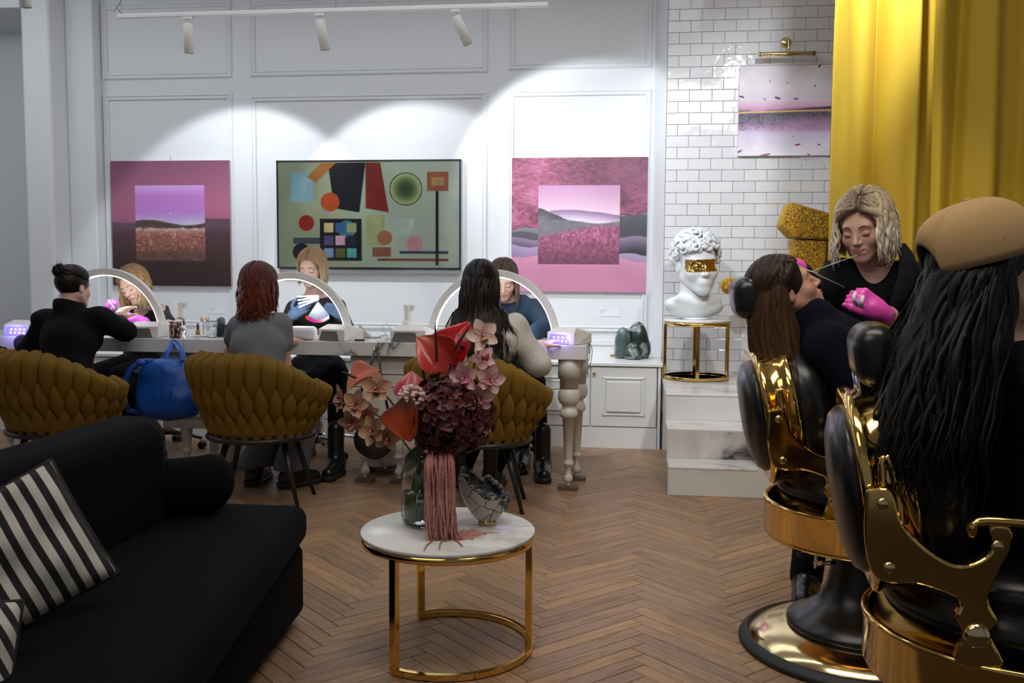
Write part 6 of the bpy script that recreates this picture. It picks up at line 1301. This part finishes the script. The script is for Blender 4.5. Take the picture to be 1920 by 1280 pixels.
MB().tube([p-r7.location for p in spline(lp, 20)], [.016, .020, .024, .027, .029, .031, .032, .033, .034, .034, .033, .031, .029, .026, .023, .020, .017, .014, .011, .008, .004], 12, flat=.28, up=(.3, -1, .2)).build('lapel', M['blackcloth'], r7)
for S in 'LR': boot(r7, J, S, M['leather'], .10)
for S in 'LR': gloves(r7, off, J, S, M['pink'], .0034)
hair(r7, HF, HT['platinum'], 620, zend=.155, wave=.010, wl=.085, vol=.016, part=-.022, face=50, sd=61, spread=.42, lockw=.008, lmin=.72)
P_ = [n+V3(-.055, -.035, .05), n+V3(-.045, -.085, .0), n+V3(-.01, -.105, -.022), n+V3(.04, -.095, .0), n+V3(.06, -.05, .05)]; MB().tube([p-r7.location for p in spline(P_, 24)], .0022, 6).build('necklace', mat('necklace_bronze', (.2, .12, .06), .3, 1), r7)
a = J['wrR']; e = (J['elR']-a).normalized(); u_ = e.orthogonal().normalized(); v_ = e.cross(u_); c_ = a+e*.055; mb = MB()
for i in range(26):
    b = i*2*PI/26; q = c_+(u_*math.cos(b)+v_*math.sin(b))*.031-r7.location
    for j in (-1, 0, 1): mb.ball(q+e*(j*.0062), .0040, 6)
MB().lathe([(.014, 0), (.014, .006), (.0001, .007)], (0, 0, 0), 20).build('watch_case', M['gold2'], r7, loc=None).location = tuple(c_+V3(0, -.034, .01)-r7.location)
mb.build('watch_band', M['gold2'], r7)
M['thread'] = mat('cotton_thread', 'D8D8D8', .7)
m0 = A_(1608, 478, Y=3.36); m1 = A_(1521, 509, Y=2.99); m2 = A_(1583, 538, Y=3.06); m3 = A_(1478, 488, Y=3.22)
th_ = MB().tube([m0, m1], .0011, 6).tube([m1, m2], .0011, 6).tube([m1, m3], .0011, 6).tube([m1+V3(-.012, 0, .004), m1+V3(.02, 0, -.006)], .0018, 6).build('thread', M['thread']); tag(th_, 'white cotton thread stretched between the mouth and magenta gloves of the standing blonde', 'thread')
wd = MB().tube(spline([A_(1604, 549, Y=3.09), A_(1601, 560, Y=3.07), A_(1608, 571, Y=3.09)], 8), .0065, 8).tube(spline([A_(1618, 556, Y=3.09), A_(1616, 566, Y=3.07), A_(1617, 575, Y=3.09)], 8), .006, 8).build('thread_wrap', M['thread'], r7, loc=tuple(-r7.location))

# --- 8 client lying back in the far barber chair
J = dict(pelvis=V3(.72, 3.09, .70), neck=A_(1530, 598, Y=3.03), head=A_(1473, 545, Y=3.06), shL=A_(1545, 628, Y=3.20), shR=A_(1556, 650, Y=2.92), elL=V3(.66, 3.30, .80), wrL=V3(.88, 3.28, .80), elR=V3(.72, 2.84, .80), wrR=V3(.94, 2.84, .80), h=.010)
J['handR'] = (J['wrR'], (1, 0, 0), (0, 0, 1), 1, (.2,)*4); J['handL'] = (J['wrL'], (1, 0, 0), (0, 0, 1), -1, (.2,)*4)
J['hipL'] = V3(.72, 3.18, .69); J['hipR'] = V3(.72, 3.0, .69); J['knL'] = V3(1.13, 3.18, .68); J['knR'] = V3(1.13, 3.0, .68); J['anL'] = V3(1.22, 3.18, .30); J['anR'] = V3(1.22, 3.0, .30); J['toeL'] = J['anL']+V3(.15, 0, 0); J['toeR'] = J['anR']+V3(.15, 0, 0)
r8, HF, off = person('person lying back in the far barber chair with long brown hair and navy top', J, (.85, .03, .52), (-.50, -.05, .86), smile=0, skin='skin2', hs=.96)
def g(s): torso(s, J, .022); [arm(s, J, S, .024, 1.8, .04) for S in 'LR']; s.cone(J['neck'], J['neck'].lerp(HF @ V3(0, -.035, -.105), .35), .060, .056, k=.03)
garment(r8, off, g, .010, M['navydark'], 'sweater', wob(.005, 20, 22, 24, 1.3))
garment(r8, off, lambda s: [leg(s, J, S, .012, .01) for S in 'LR'] and s.ell(J['pelvis'], (.15, .17, .12), k=.04), .013, M['blackcloth'], 'trousers')
for S in 'LR':
    an, to = J['an'+S], J['toe'+S]; s = SDF().cone(an+V3(0, 0, -.02), an+V3(0, 0, .08), .044, .042, k=0).cone(an+V3(-.03, 0, -.04), an+V3(.14, 0, -.045), .040, .034, k=.03); sdfobj('boot', s, .010, M['leather'], r8, T=off)
def dr8(q): return q+V3(.0, -.012, 0)
hair(r8, HF, HT['brown'], 600, zend=.43, wave=.006, wl=.22, vol=.012, part=0, face=92, sd=71, spread=.05, lockw=.009, lmin=.62, down=(.22, -.05, -1), droop=dr8)
cl = A_(1484, 491, Y=2.95); MB().tube(spline([A_(1470, 488, Y=2.93), cl, A_(1500, 496, Y=2.94)], 8), [.002, .004, .005, .005, .005, .004, .003, .002, .001], 8, flat=.5).build('hair_clip', M['bmetal'], r8, loc=tuple(-r8.location))

# --- 9 nearest client with the camel cap
J = dict(pelvis=V3(.84, 2.06, .70), neck=A_(1858, 608, Y=2.03), head=A_(1856, 516, Y=2.0), shL=V3(.80, 2.20, 1.00), shR=V3(.80, 1.88, 1.00), elL=V3(.84, 2.30, .78), wrL=V3(1.06, 2.26, .80), elR=V3(.84, 1.79, .78), wrR=V3(1.06, 1.82, .80), h=.011)
J['handR'] = (J['wrR'], (1, 0, 0), (0, 0, 1), 1, (.2,)*4); J['handL'] = (J['wrL'], (1, 0, 0), (0, 0, 1), -1, (.2,)*4)
J['hipL'] = V3(.84, 2.15, .69); J['hipR'] = V3(.84, 1.97, .69); J['knL'] = V3(1.25, 2.15, .68); J['knR'] = V3(1.25, 1.97, .68); J['anL'] = V3(1.33, 2.15, .30); J['anR'] = V3(1.33, 1.97, .30); J['toeL'] = J['anL']+V3(.15, 0, 0); J['toeR'] = J['anR']+V3(.15, 0, 0)
r9, HF, off = person('person in a camel cap with long black hair, at the right edge', J, (1, .15, .26), (-.28, 0, 1), smile=0, face=False)
def g(s): torso(s, J, .026); [arm(s, J, S, .026, 1.8, .04) for S in 'LR']; s.plane(J['neck']+V3(.0, 0, .02), (0, 0, 1))
garment(r9, off, g, .011, M['blackcloth'], 'sweater', wob(.006, 20, 22, 24, 1.3))
garment(r9, off, lambda s: [leg(s, J, S, .012, .01) for S in 'LR'] and s.ell(J['pelvis'], (.15, .17, .12), k=.04), .014, M['blackcloth'], 'trousers')
for S in 'LR':
    an = J['an'+S]; s = SDF().cone(an+V3(0, 0, -.02), an+V3(0, 0, .08), .044, .042, k=0).cone(an+V3(-.03, 0, -.04), an+V3(.14, 0, -.045), .040, .034, k=.03); sdfobj('boot', s, .010, M['leather'], r9, T=off)
def dr9(q):
    q = q+V3(-.02*max(0, min(1, (1.22-q.z)/.2)), 0, 0)
    f = max(0, min(1, (1.12-q.z)/.25)); return q+V3(-.05*f if q.x < .86 else .0, (-.055*f if q.y < 2.02 else .03*f), 0)
hair(r9, HF, HT['black'], 1300, zend=.47, wave=.012, wl=.19, vol=.006, part=0, face=80, sd=81, spread=.46, lockw=.0065, lmin=.45, droop=dr9)
HC = off @ HF @ Matrix.Translation((0, -.006, .020)) @ rotM(.02, 0, 0); cap = MB(); nA, nE = 72, 16
def capf(u, v):
    a = 2*PI*u; e = v*PI/2; seam = 1-.012*(abs(math.sin(a*3))**.15 < .55); rr = 1+.004*math.sin(a*2+v*5); k_ = (math.cos(e)**.82)
    x, y, z = .097*math.sin(a)*k_, .112*math.cos(a)*k_, .118*math.sin(e)**.92+.012
    zb = .0; back = max(0, -math.cos(a)); w_ = abs(math.sin(a))
    z0 = .012+(.062*math.sqrt(max(0, 1-(w_/.42)**2)) if back > 0 and w_ < .42 else 0)
    z = z0+(.130-z0)*math.sin(e)**.92; return HC @ V3(x*rr, y*rr, z)
cap.grid(capf, nA, nE, wrap=True); cp = cap.build('cap', M['camel'], r9); sl = cp.modifiers.new('s', 'SOLIDIFY'); sl.thickness = .004
for k_ in range(6):
    a = k_*PI/3+PI/6; MB().tube([HC @ V3(.0985*math.sin(a)*math.cos(e)**.82, .1135*math.cos(a)*math.cos(e)**.82, .0135+.117*math.sin(e)**.92) for e in np.linspace(.25 if abs(math.cos(a)) < .9 or math.cos(a) > 0 else .6, PI/2, 14)], .0024, 5).build('seam', M['camel'], cp)
MB().ball(HC @ V3(0, 0, .133), .009, 12, 0, (1, 1, .6)).build('button', M['camel'], cp)
MB().tube([HC @ V3(.098*math.sin(a), .113*math.cos(a), .014) for a in np.linspace(0, 2*PI, 60)], .0026, 6).build('edge_band', M['camel'], cp)
MB().grid(lambda u, v: HC @ V3((u-.5)*2*.075, .085+.085*v*(1-.45*(2*u-1)**2), .016-.012*(2*u-1)**2-.02*v), 14, 8).build('brim', M['camel'], cp)
# ================================================================== FLOWERS IN A VASE, CRACKED BOWL
VX, VY = at(801, 980, Z=CTH).x, 2.945; VZ = CTH+.001
vs = empty('glass_vase', (VX, VY, VZ), 0, 'round-shouldered thick glass vase of water holding the flowers on the coffee table', 'vase')
mv = glass('vase_glass', (.97, .98, .97)); nv = noise(mv, tex(mv, 'Object', (1, 1, .25)), 60, 2); bump(mv, nv.outputs['Fac'], .22, .004)
MB().lathe([(.0001, 0), (.055, 0), (.071, .008), (.079, .030), (.080, .110), (.079, .160), (.072, .190), (.055, .208), (.044, .214), (.041, .222), (.038, .222), (.040, .212), (.052, .203), (.068, .186), (.0745, .160), (.075, .030), (.065, .014), (.0001, .012)], n=64).build('glass_body', mv, vs)
MB().lathe([(.0001, .0125), (.0645, .0145), (.0745, .0305), (.0745, .105), (.0001, .105)], n=48).build('water', M['water'], vs)
F0 = Vector((VX, VY, VZ)); MOUTH = F0+V3(0, 0, .215)
M['stem'] = mat('stem_green', (.045, .075, .02), .5); M['leafd'] = mat('dark_olive_leaf', (.028, .04, .012), .5); M['spadix'] = mat('dark_spadix', (.022, .008, .010), .5)
def petalmat(name, c0, c1, c2, rough=.4, scale=16):
    m = mat(name, c1, rough, sss=.08, coat=.1); a = N(m, 'ShaderNodeAttribute', _attribute_name='uvr'); s = N(m, 'ShaderNodeSeparateXYZ'); L(m, a.outputs['Vector'], s.inputs[0])
    n = noise(m, tex(m), scale, 3); ad = N(m, 'ShaderNodeMath', _operation='MULTIPLY_ADD'); L(m, n.outputs['Fac'], ad.inputs[0]); ad.inputs[1].default_value = .35; L(m, s.outputs[0], ad.inputs[2])
    sb_ = N(m, 'ShaderNodeMath', _operation='SUBTRACT'); L(m, ad.outputs[0], sb_.inputs[0]); sb_.inputs[1].default_value = .17
    r = ramp(m, sb_.outputs[0], [(0, c0), (.45, c1), (1, c2)]); L(m, r.outputs[0], bsdf(m).inputs['Base Color'])
    cb = N(m, 'ShaderNodeCombineXYZ'); k = N(m, 'ShaderNodeMath', _operation='MULTIPLY'); L(m, s.outputs[1], k.inputs[0]); k.inputs[1].default_value = 26; L(m, k.outputs[0], cb.inputs[1]); n2 = noise(m, cb.outputs[0], 1, 1); bump(m, n2.outputs['Fac'], .25, .002); return m
PA = {'red': petalmat('spathe_red', '7A1410', 'B01A18', 'C22A26', .22), 'coral': petalmat('spathe_coral', '8E2018', 'B83A30', 'C96A54', .25), 'rose': petalmat('spathe_rose', 'A04450', 'B54B58', 'C86A6E', .3), 'orange': petalmat('spathe_orange', '2E1A08', '9E3A14', 'BE5528', .3), 'peach': petalmat('spathe_peach', 'A04E34', 'C4645A', 'C98A5C', .35)}
def stem(p, name, root, bend=.03, r=.003, m=None, side=None):
    b = F0+V3(random.uniform(-.03, .03), random.uniform(-.03, .03), .02); q = MOUTH+V3(random.uniform(-.022, .022), random.uniform(-.02, .02), -.005); mid = q.lerp(p, .5)+V3(0, 0, bend)
    o = MB().tube([v-root.location for v in spline([b, q, mid, p], 18)], r, 7).build(name, m or M['stem'], root); return o
def anthurium(px, py, Y, size, facing, up, kind, label, cup=.25, fold=.0, spad=None, group=None, wd=.62, tp=.35):
    c = A_(px, py, Y=Y); root = empty('anthurium', c, 0, label, 'flower', group); T = lookframe((0, 0, 0), facing, up)   # local y = facing, z = tip direction
    mb = MB(); nu, nv = 15, 13; V = []; U = []
    for j in range(nv):
        t = j/(nv-1)
        for i in range(nu):
            s_ = 2*i/(nu-1)-1; w_ = (max(0, math.sin(PI*min(1, (t*.97+.02))**.62))**.66)*(1-tp*t)*wd; notch = -.16*math.exp(-((abs(s_)-.45)/.33)**2)*(1-t)**3*1.4; z = (t-.12)*1.0+notch*1.2; x = s_*w_
            y = cup*(x*x*2.0)-.30*(z-.35)**2*.6+.05*math.sin(s_*7+t*4)*.3+fold*abs(x)*1.6; V.append(T @ (V3(x, y, z)*size)); U.append((t, i/(nu-1), .5))
    Fc = [(j*nu+i, j*nu+i+1, (j+1)*nu+i+1, (j+1)*nu+i) for j in range(nv-1) for i in range(nu-1)]; mb.add(V, Fc, 0, True, U)
    o = mb.build('spathe', PA[kind], root); sl = o.modifiers.new('s', 'SOLIDIFY'); sl.thickness = .0015; ss = o.modifiers.new('u', 'SUBSURF'); ss.levels = 1; ss.render_levels = 1
    if spad: e0, e1 = [A_(a, b, Y=Y-.02)-c for a, b in spad]
    else: e0 = T @ V3(0, .03*size, .02*size); e1 = T @ V3(.02, .55*size, .45*size)
    MB().tube(spline([e0, e0.lerp(e1, .5)+T @ V3(0, .004, 0), e1], 10), [.0030, .0040, .0043, .0043, .0042, .0040, .0037, .0033, .0028, .0020, .0008], 9).build('spadix', M['spadix'], root)
    stem(c+(T @ V3(0, -.004, 0)), 'stem', root, .02); return root
anthurium(848, 668, 2.86, .135, (-.25, -.90, .35), (.38, .20, 1), 'red', 'big glossy red anthurium, the highest flower, in front of the long dark hair', .50, .12, ((837, 684), (886, 602)), 'anthuriums in the vase', .60)
anthurium(829, 674, 2.82, .118, (.15, -.95, .25), (-.75, .1, .62), 'coral', 'coral-red anthurium with an upright dark spike, left of the highest one', .45, .0, ((819, 677), (816, 604)), 'anthuriums in the vase')
anthurium(771, 742, 2.88, .098, (.1, -.80, .5), (-.1, .35, 1), 'rose', 'rose anthurium above the pale blossom cluster, dark spike to its right', .3, .0, ((797, 718), (787, 660)), 'anthuriums in the vase')
anthurium(762, 768, 2.75, .108, (-.35, -.90, .05), (.06, -.15, -1), 'orange', 'large rust-orange anthurium left of the dark red hydrangea', .42, .02, ((783, 770), (775, 800)), 'anthuriums in the vase', .66, .12)
anthurium(694, 706, 2.90, .098, (-.35, -.55, .75), (-.80, -.1, -.50), 'peach', 'folded peach anthurium at the far left, its dark spike pointing away', .25, .30, ((668, 709), (640, 697)), 'anthuriums in the vase')
# orchids
OR = {'pink': (petalmat('orchid_pink', 'BC7A80', 'D8A3A4', 'E4BFBA', .5), petalmat('orchid_lip_pink', '9A2C48', 'B66070', 'D09A98', .5)), 'tan': (petalmat('orchid_tan', '8E5E4A', 'B0805F', 'C29A78', .5), petalmat('orchid_lip_wine', '701C24', '9A4844', 'B87A66', .5)), 'cream': (petalmat('orchid_cream', 'C8908C', 'E2BCB0', 'EACFC2', .5), petalmat('orchid_lip_gold', '7A3020', 'B8905A', 'CBB08A', .5))}
def petal(T, Lh, Wd, m, par, name='petal', curl=.25, ruff=0, cupx=.3):
    V = []; U = []; nu, nv = 7, 8
    for j in range(nv):
        t = j/(nv-1)
        for i in range(nu):
            s_ = 2*i/(nu-1)-1; w_ = Wd*math.sin(PI*min(1, t*.90+.08))**.7; x = s_*w_; y = curl*Lh*(t**2)+cupx*x*x/Wd+ruff*math.sin(s_*9+t*6)*t; V.append(T @ V3(x, y, t*Lh)); U.append((t, i/(nu-1), .5))
    mb = MB().add(V, [(j*nu+i, j*nu+i+1, (j+1)*nu+i+1, (j+1)*nu+i) for j in range(nv-1) for i in range(nu-1)], 0, True, U); o = mb.build(name, m, par); return o
ro = random.Random(15)
def orchid(px, py, Y, size, facing, kind, label, roll=0, grp='orchid blooms'):
    c = A_(px, py, Y=Y); root = empty('orchid_bloom', c, 0, label, 'flower', grp); B = lookframe((0, 0, 0), facing, (0, 0, 1)) @ rotM(0, roll, 0); pm_, lm = OR[kind]
    for a, ln, wd in ((0, 1.05, .38), (72, 1.02, .42), (-72, 1.02, .42), (140, .98, .35), (-140, .98, .35)):
        T = B @ rotM(0, math.radians(a+ro.uniform(-6, 6)), 0); o = petal(T, size*ln, size*wd, pm_, root, 'petal', ro.uniform(.08, .32), size*.02)
    T = B @ Matrix.Translation((0, size*.08, 0)) @ rotM(-.6, PI, 0); petal(T, size*.55, size*.26, lm, root, 'lip', .55, size*.04, -.9)
    MB().tube([B @ V3(0, .0, 0), B @ V3(0, size*.22, size*.10), B @ V3(0, size*.34, size*.02)], [size*.07, size*.08, size*.05], 8).build('column', lm, root); MB().ball(B @ V3(0, size*.36, size*.0), size*.05, 8).build('anther', mat('anther_pale', 'E8D8C0', .4), root)
    return root, c
def spray_of(items, kind, nm, stemlabel, pathpx, Y):
    P_ = [A_(a, b, Y=Y) for a, b in pathpx]; root = empty('orchid_spray', P_[0], 0, stemlabel, 'flower stem'); MB().tube([v-root.location for v in spline(P_+[MOUTH+V3(.01, 0, 0), F0+V3(.02, .0, .02)], 30)], .0033, 8).build('stem', mat('orchid_stem_green', (.12, .10, .045), .5), root)
    for it in items: orchid(*it)
spray_of([(905, 628, 2.84, .050, (.25, -.95, .1), 'cream', 'cream-pink orchid bloom, the topmost and palest of the right spray', .3), (868, 648, 2.86, .046, (-.6, -.8, .2), 'pink', 'pink orchid bloom left of the palest one', .9), (905, 672, 2.90, .044, (.4, -.7, .5), 'pink', 'pink orchid bloom just below the palest one', 1.6), (858, 685, 2.90, .042, (-.2, -.6, .8), 'pink', 'pink orchid bloom behind the stem of the highest anthurium', -.4),
          (872, 708, 2.82, .048, (-.25, -.95, -.05), 'pink', 'pink orchid bloom with a wide open face, in the middle of the right spray', .2), (918, 712, 2.84, .048, (.45, -.9, .0), 'pink', 'pink orchid bloom against the mustard chair, right of the middle one', -.3), (848, 722, 2.86, .040, (-.8, -.5, .1), 'pink', 'pink orchid bloom lowest on the left side of the right spray', .5), (898, 745, 2.83, .048, (.1, -.95, -.3), 'pink', 'pink orchid bloom low on the right spray, just above the dark hydrangea', .1), (915, 690, 2.93, .040, (.8, -.4, .3), 'pink', 'pink orchid bloom at the right rim of the right spray', .7)],
         'pink', '', 'green-brown orchid stem of the right, pink spray', [(912, 622), (890, 680), (880, 740), (850, 790)], 2.90)
spray_of([(706, 728, 2.85, .048, (.1, -.95, .2), 'tan', 'tan orchid bloom, the highest of the left spray', .0), (640, 748, 2.86, .048, (-.85, -.5, .1), 'tan', 'tan orchid bloom seen from the side at the far left', .4), (668, 758, 2.84, .046, (-.2, -.9, .2), 'tan', 'tan orchid bloom with a red lip beside the far left one', -.3), (660, 790, 2.84, .044, (-.2, -.85, -.45), 'tan', 'tan orchid bloom hanging lowest at the left', .2), (700, 808, 2.80, .048, (-.3, -.9, .1), 'tan', 'tan orchid bloom in front of the black bag, the left of two', .5), (726, 818, 2.80, .046, (.2, -.9, -.3), 'tan', 'tan orchid bloom in front of the black bag, the right of two', -.2), (688, 778, 2.90, .040, (.5, -.8, .1), 'tan', 'tan orchid bloom half hidden in the middle of the left spray', 1.2)],
         'tan', '', 'brown-green orchid stem of the left, tan spray', [(640, 755), (680, 762), (735, 800), (775, 850)], 2.89)
# dark hydrangea: florets of four petals
hc = A_(846, 778, Y=2.87); hy = empty('hydrangea', hc, 0, 'big dark wine-red hydrangea head in the middle of the vase', 'flower')
mh = petalmat('hydrangea_wine', '280809', '4E1719', '8A4244', .55, 40); rh = random.Random(6); florets = []
RX, RY, RZ = .128, .105, .122
mbs = MB(); cnt_ = 0
for i in range(620):
    g1 = i*2.399963; zz = 1-2*(i+.5)/620; rr = math.sqrt(1-zz*zz); n_ = Vector((rr*math.cos(g1), rr*math.sin(g1), zz)); jit = rh.uniform(.84, 1.06)
    c = V3(n_.x*RX*jit, n_.y*RY*jit, n_.z*RZ*jit)
    if n_.y > .55: continue
    nn = (n_+V3(rh.uniform(-.6, .6), rh.uniform(-.6, .6), rh.uniform(-.6, .6))).normalized(); B = lookframe(c, nn, V3(rh.uniform(-1, 1), rh.uniform(-1, 1), rh.uniform(-1, 1)).normalized()); mb = MB(); sz = rh.uniform(.011, .017)
    for a in (0, 90, 180, 270):
        T = B @ rotM(0, math.radians(a), 0); V = [T @ V3(x*sz, y*sz, z*sz) for x, y, z in ((0, 0, 0), (.42, .06, .35), (.50, .22, .75), (.0, .12, 1.05), (-.50, .22, .75), (-.42, .06, .35), (0, -.08, .55))]; U = [(rh.uniform(0, .2), .5, .5)]+[(rh.uniform(.4, 1), .5, .5)]*5+[(.3, .5, .5)]
        mb.add(V, [(0, 1, 6), (1, 2, 6), (2, 3, 6), (3, 4, 6), (4, 5, 6), (5, 0, 6)], 0, True, U)
    if n_.y < .12 and cnt_ < 300: mb.build('floret', mh, hy); cnt_ += 1
    else: mbs.v += [] ; b_ = len(mbs.v); mbs.v.extend(mb.v); mbs.f.extend([tuple(q+b_ for q in f) for f in mb.f]); mbs.mi.extend(mb.mi); mbs.sm.extend(mb.sm); mbs.u.extend(mb.u)
tag(mbs.build('florets', mh, hy), kind='stuff')
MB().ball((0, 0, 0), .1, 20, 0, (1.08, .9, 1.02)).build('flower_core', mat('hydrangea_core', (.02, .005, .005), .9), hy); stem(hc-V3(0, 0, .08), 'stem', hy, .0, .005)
# pale pink blossom clusters
mp_ = petalmat('blossom_pale_pink', 'DDB8B2', 'EBD2CC', 'F4E4DF', .6)
def cluster(px, py, Y, rx, rz, label, n=110):
    c = A_(px, py, Y=Y); root = empty('blossom_cluster', c, 0, label, 'flower', 'pale pink blossom clusters'); mb = MB(); rc = random.Random(px)
    for i in range(n):
        v = Vector((rc.gauss(0, 1), rc.gauss(0, 1), rc.gauss(0, 1))).normalized(); mb.ball((v.x*rx*rc.uniform(.75, 1), v.y*rx*.8*rc.uniform(.75, 1), v.z*rz*rc.uniform(.75, 1)), rc.uniform(.005, .0085), 8, 0, (1, 1, rc.uniform(.7, 1)))
    tag(mb.build('buds', mp_, root), kind='stuff'); stem(c-V3(0, 0, .01), 'stem', root, .0)
cluster(772, 742, 2.80, .040, .034, 'pale pink cluster of small buds left of the dark hydrangea', 150); cluster(903, 806, 2.86, .020, .030, 'pale pink cluster of small buds at the lower right of the dark hydrangea', 80)
# dark leaves
for px, py, Y, sz, f, u, lab in ((787, 838, 2.86, .085, (-.3, -.9, .3), (-.3, 0, -1), 'olive-brown leaf hanging at the mouth of the vase'), (775, 800, 2.9, .09, (-.2, -1, .1), (.4, 0, 1), 'dark leaf between the orange anthurium and the hydrangea')):
    c = A_(px, py, Y=Y); root = empty('leaf', c, 0, lab, 'leaf'); petal(lookframe((0, 0, 0), f, u), sz, sz*.3, M['leafd'], root, 'blade', .3); stem(c, 'stem', root, 0)
# hanging amaranth
ac = A_(826, 838, Y=2.82); am = empty('hanging_amaranth', ac, 0, 'dusty pink hanging amaranth falling in long strings from the vase onto the table', 'flower'); ma = petalmat('amaranth_pink', '9A5C58', 'BE8078', 'CC9890', .85, 60); ra = random.Random(8)
def tassel(P_, r0):
    pts = spline(P_, 56); n = len(pts); return [p-ac for p in pts], [r0*(.35+.65*abs(math.sin(i*1.3+P_[0].x*900)))*(1 if i < n*.8 else max(.25, 1-(i/n-.8)*4)) for i in range(n)]
for i in range(130):
    u = ra.random(); px = 797+54*u; s0 = A_(806+38*u+ra.uniform(-5, 5), 838+ra.uniform(-8, 12), Y=2.855+ra.uniform(-.02, .03)); fy = 2.80+ra.uniform(-.035, .035)
    zt = ra.uniform(.0, .09) if i > 44 else .006
    p1_ = A_(px, 868, Y=fy); p2_ = A_(px+ra.uniform(-5, 5), 925, Y=fy-.012); end = A_(px+ra.uniform(-6, 8), 985, Y=fy-.02); end.z = max(CTH+.006, CTH+zt); P_ = [s0, p1_, p2_, end]
    if i <= 44:
        fl = A_(px+14+ra.uniform(0, 40)*(.3+u), 1000+ra.uniform(-8, 10), Z=CTH+.004); P_[-1] = end.lerp(fl, .25); P_[-1].z = CTH+.010; P_.append(Vector((fl.x, fl.y, CTH+.005))); f2 = fl+V3(ra.uniform(.0, .05), ra.uniform(-.03, .02), 0); P_.append(Vector((f2.x, f2.y, CTH+.004)))
    pts, rs = tassel(P_, ra.uniform(.0030, .0048)); MB().tube(pts, rs, 6, uvr=.5).build('tassel', ma, am)
for P_ in ([(826, 1000), (812, 1012), (800, 1022), (794, 1034)], [(835, 1005), (826, 1018), (824, 1026), (823, 1030)], [(850, 1008), (862, 1018), (868, 1024)], [(850, 1000), (875, 1004), (884, 1002), (893, 1001)]):
    q = [A_(a, b, Z=CTH+.004) for a, b in P_]; pts, rs = tassel(q, .0028); MB().tube(pts, rs, 6, uvr=.5).build('tassel', ma, am)
for i in range(11):
    a = i*.9; b = F0+V3(-.058+.008*i, .03*math.cos(a), .02); MB().tube(spline([b, b+V3(.004, 0, .08), MOUTH+V3(-.02+.006*i, 0, 0)], 8), .0042, 8).build('stem', mat('stem_bright', (.16, .24, .05), .5), am, loc=tuple(-ac))
# cracked bowl with a dark rocky rim
bc = A_(911, 984, Z=CTH); bx_, by_ = bc.x, bc.y+.02; bo = empty('stone_bowl', (bx_, by_, CTH+.001), -.1, 'pale cracked bowl with a rough dark crystal rim, on a small gold foot', 'bowl')
mbw = mat('bowl_pale', 'C4BFB2', .35); v = tex(mbw); vo = N(mbw, 'ShaderNodeTexVoronoi', Scale=17, _feature='DISTANCE_TO_EDGE'); nn_ = noise(mbw, v, 12, 3); mxv = N(mbw, 'ShaderNodeMix', _data_type='VECTOR'); mxv.inputs[0].default_value = .05; L(mbw, v, mxv.inputs[4]); L(mbw, nn_.outputs['Color'], mxv.inputs[5]); L(mbw, mxv.outputs[1], vo.inputs['Vector']); r_ = ramp(mbw, vo.outputs['Distance'], [(.0, '26241F'), (.010, '35322C'), (.022, 'C4BFB2'), (1, 'CBC6BA')]); L(mbw, r_.outputs[0], bsdf(mbw).inputs['Base Color']); bump(mbw, vo.outputs['Distance'], .3, .004)
mcr = bumpy('dark_crystal', (.06, .065, .065), .3, 60, .9, .01)
def rimz(a): return .118+.045*math.cos(a-PI)+.010*math.sin(a*5)+.006*math.sin(a*11+1)
def bw(u, v, k):
    a = 2*PI*u; z = .012+(rimz(a)-.012)*v; s_ = (z-.012)/.15; r = (.022+.070*math.sin(min(1, max(0, s_))*PI*.55+.05)**.75)*k; return ((r)*math.cos(a), r*math.sin(a), z+(.006 if k < 1 else 0)*(1-v))
MB().grid(lambda u, v: bw(u, v, 1), 64, 16, wrap=True).build('bowl_body', mbw, bo); MB().grid(lambda u, v: bw(-u, v, .90), 64, 16, wrap=True).build('inner_lining', mcr, bo)
mb = MB(); rq = random.Random(3)
for i in range(150):
    a = rq.gauss(-.3, 1.2); p = bw(a/2/PI, rq.uniform(.90, 1.0), rq.uniform(.80, .93)); 
    mb.ball(p, rq.uniform(.005, .012), 6, 0, (1, rq.uniform(.6, 1), rq.uniform(.6, 1.2)), rotM(rq.uniform(0, 3), rq.uniform(0, 3), 0))
tag(mb.build('crystals', mcr, bo), kind='stuff'); MB().lathe([(.0001, 0), (.031, 0), (.032, .002), (.032, .013), (.024, .016), (.0001, .015)], n=40).build('foot', M['gold2'], bo)
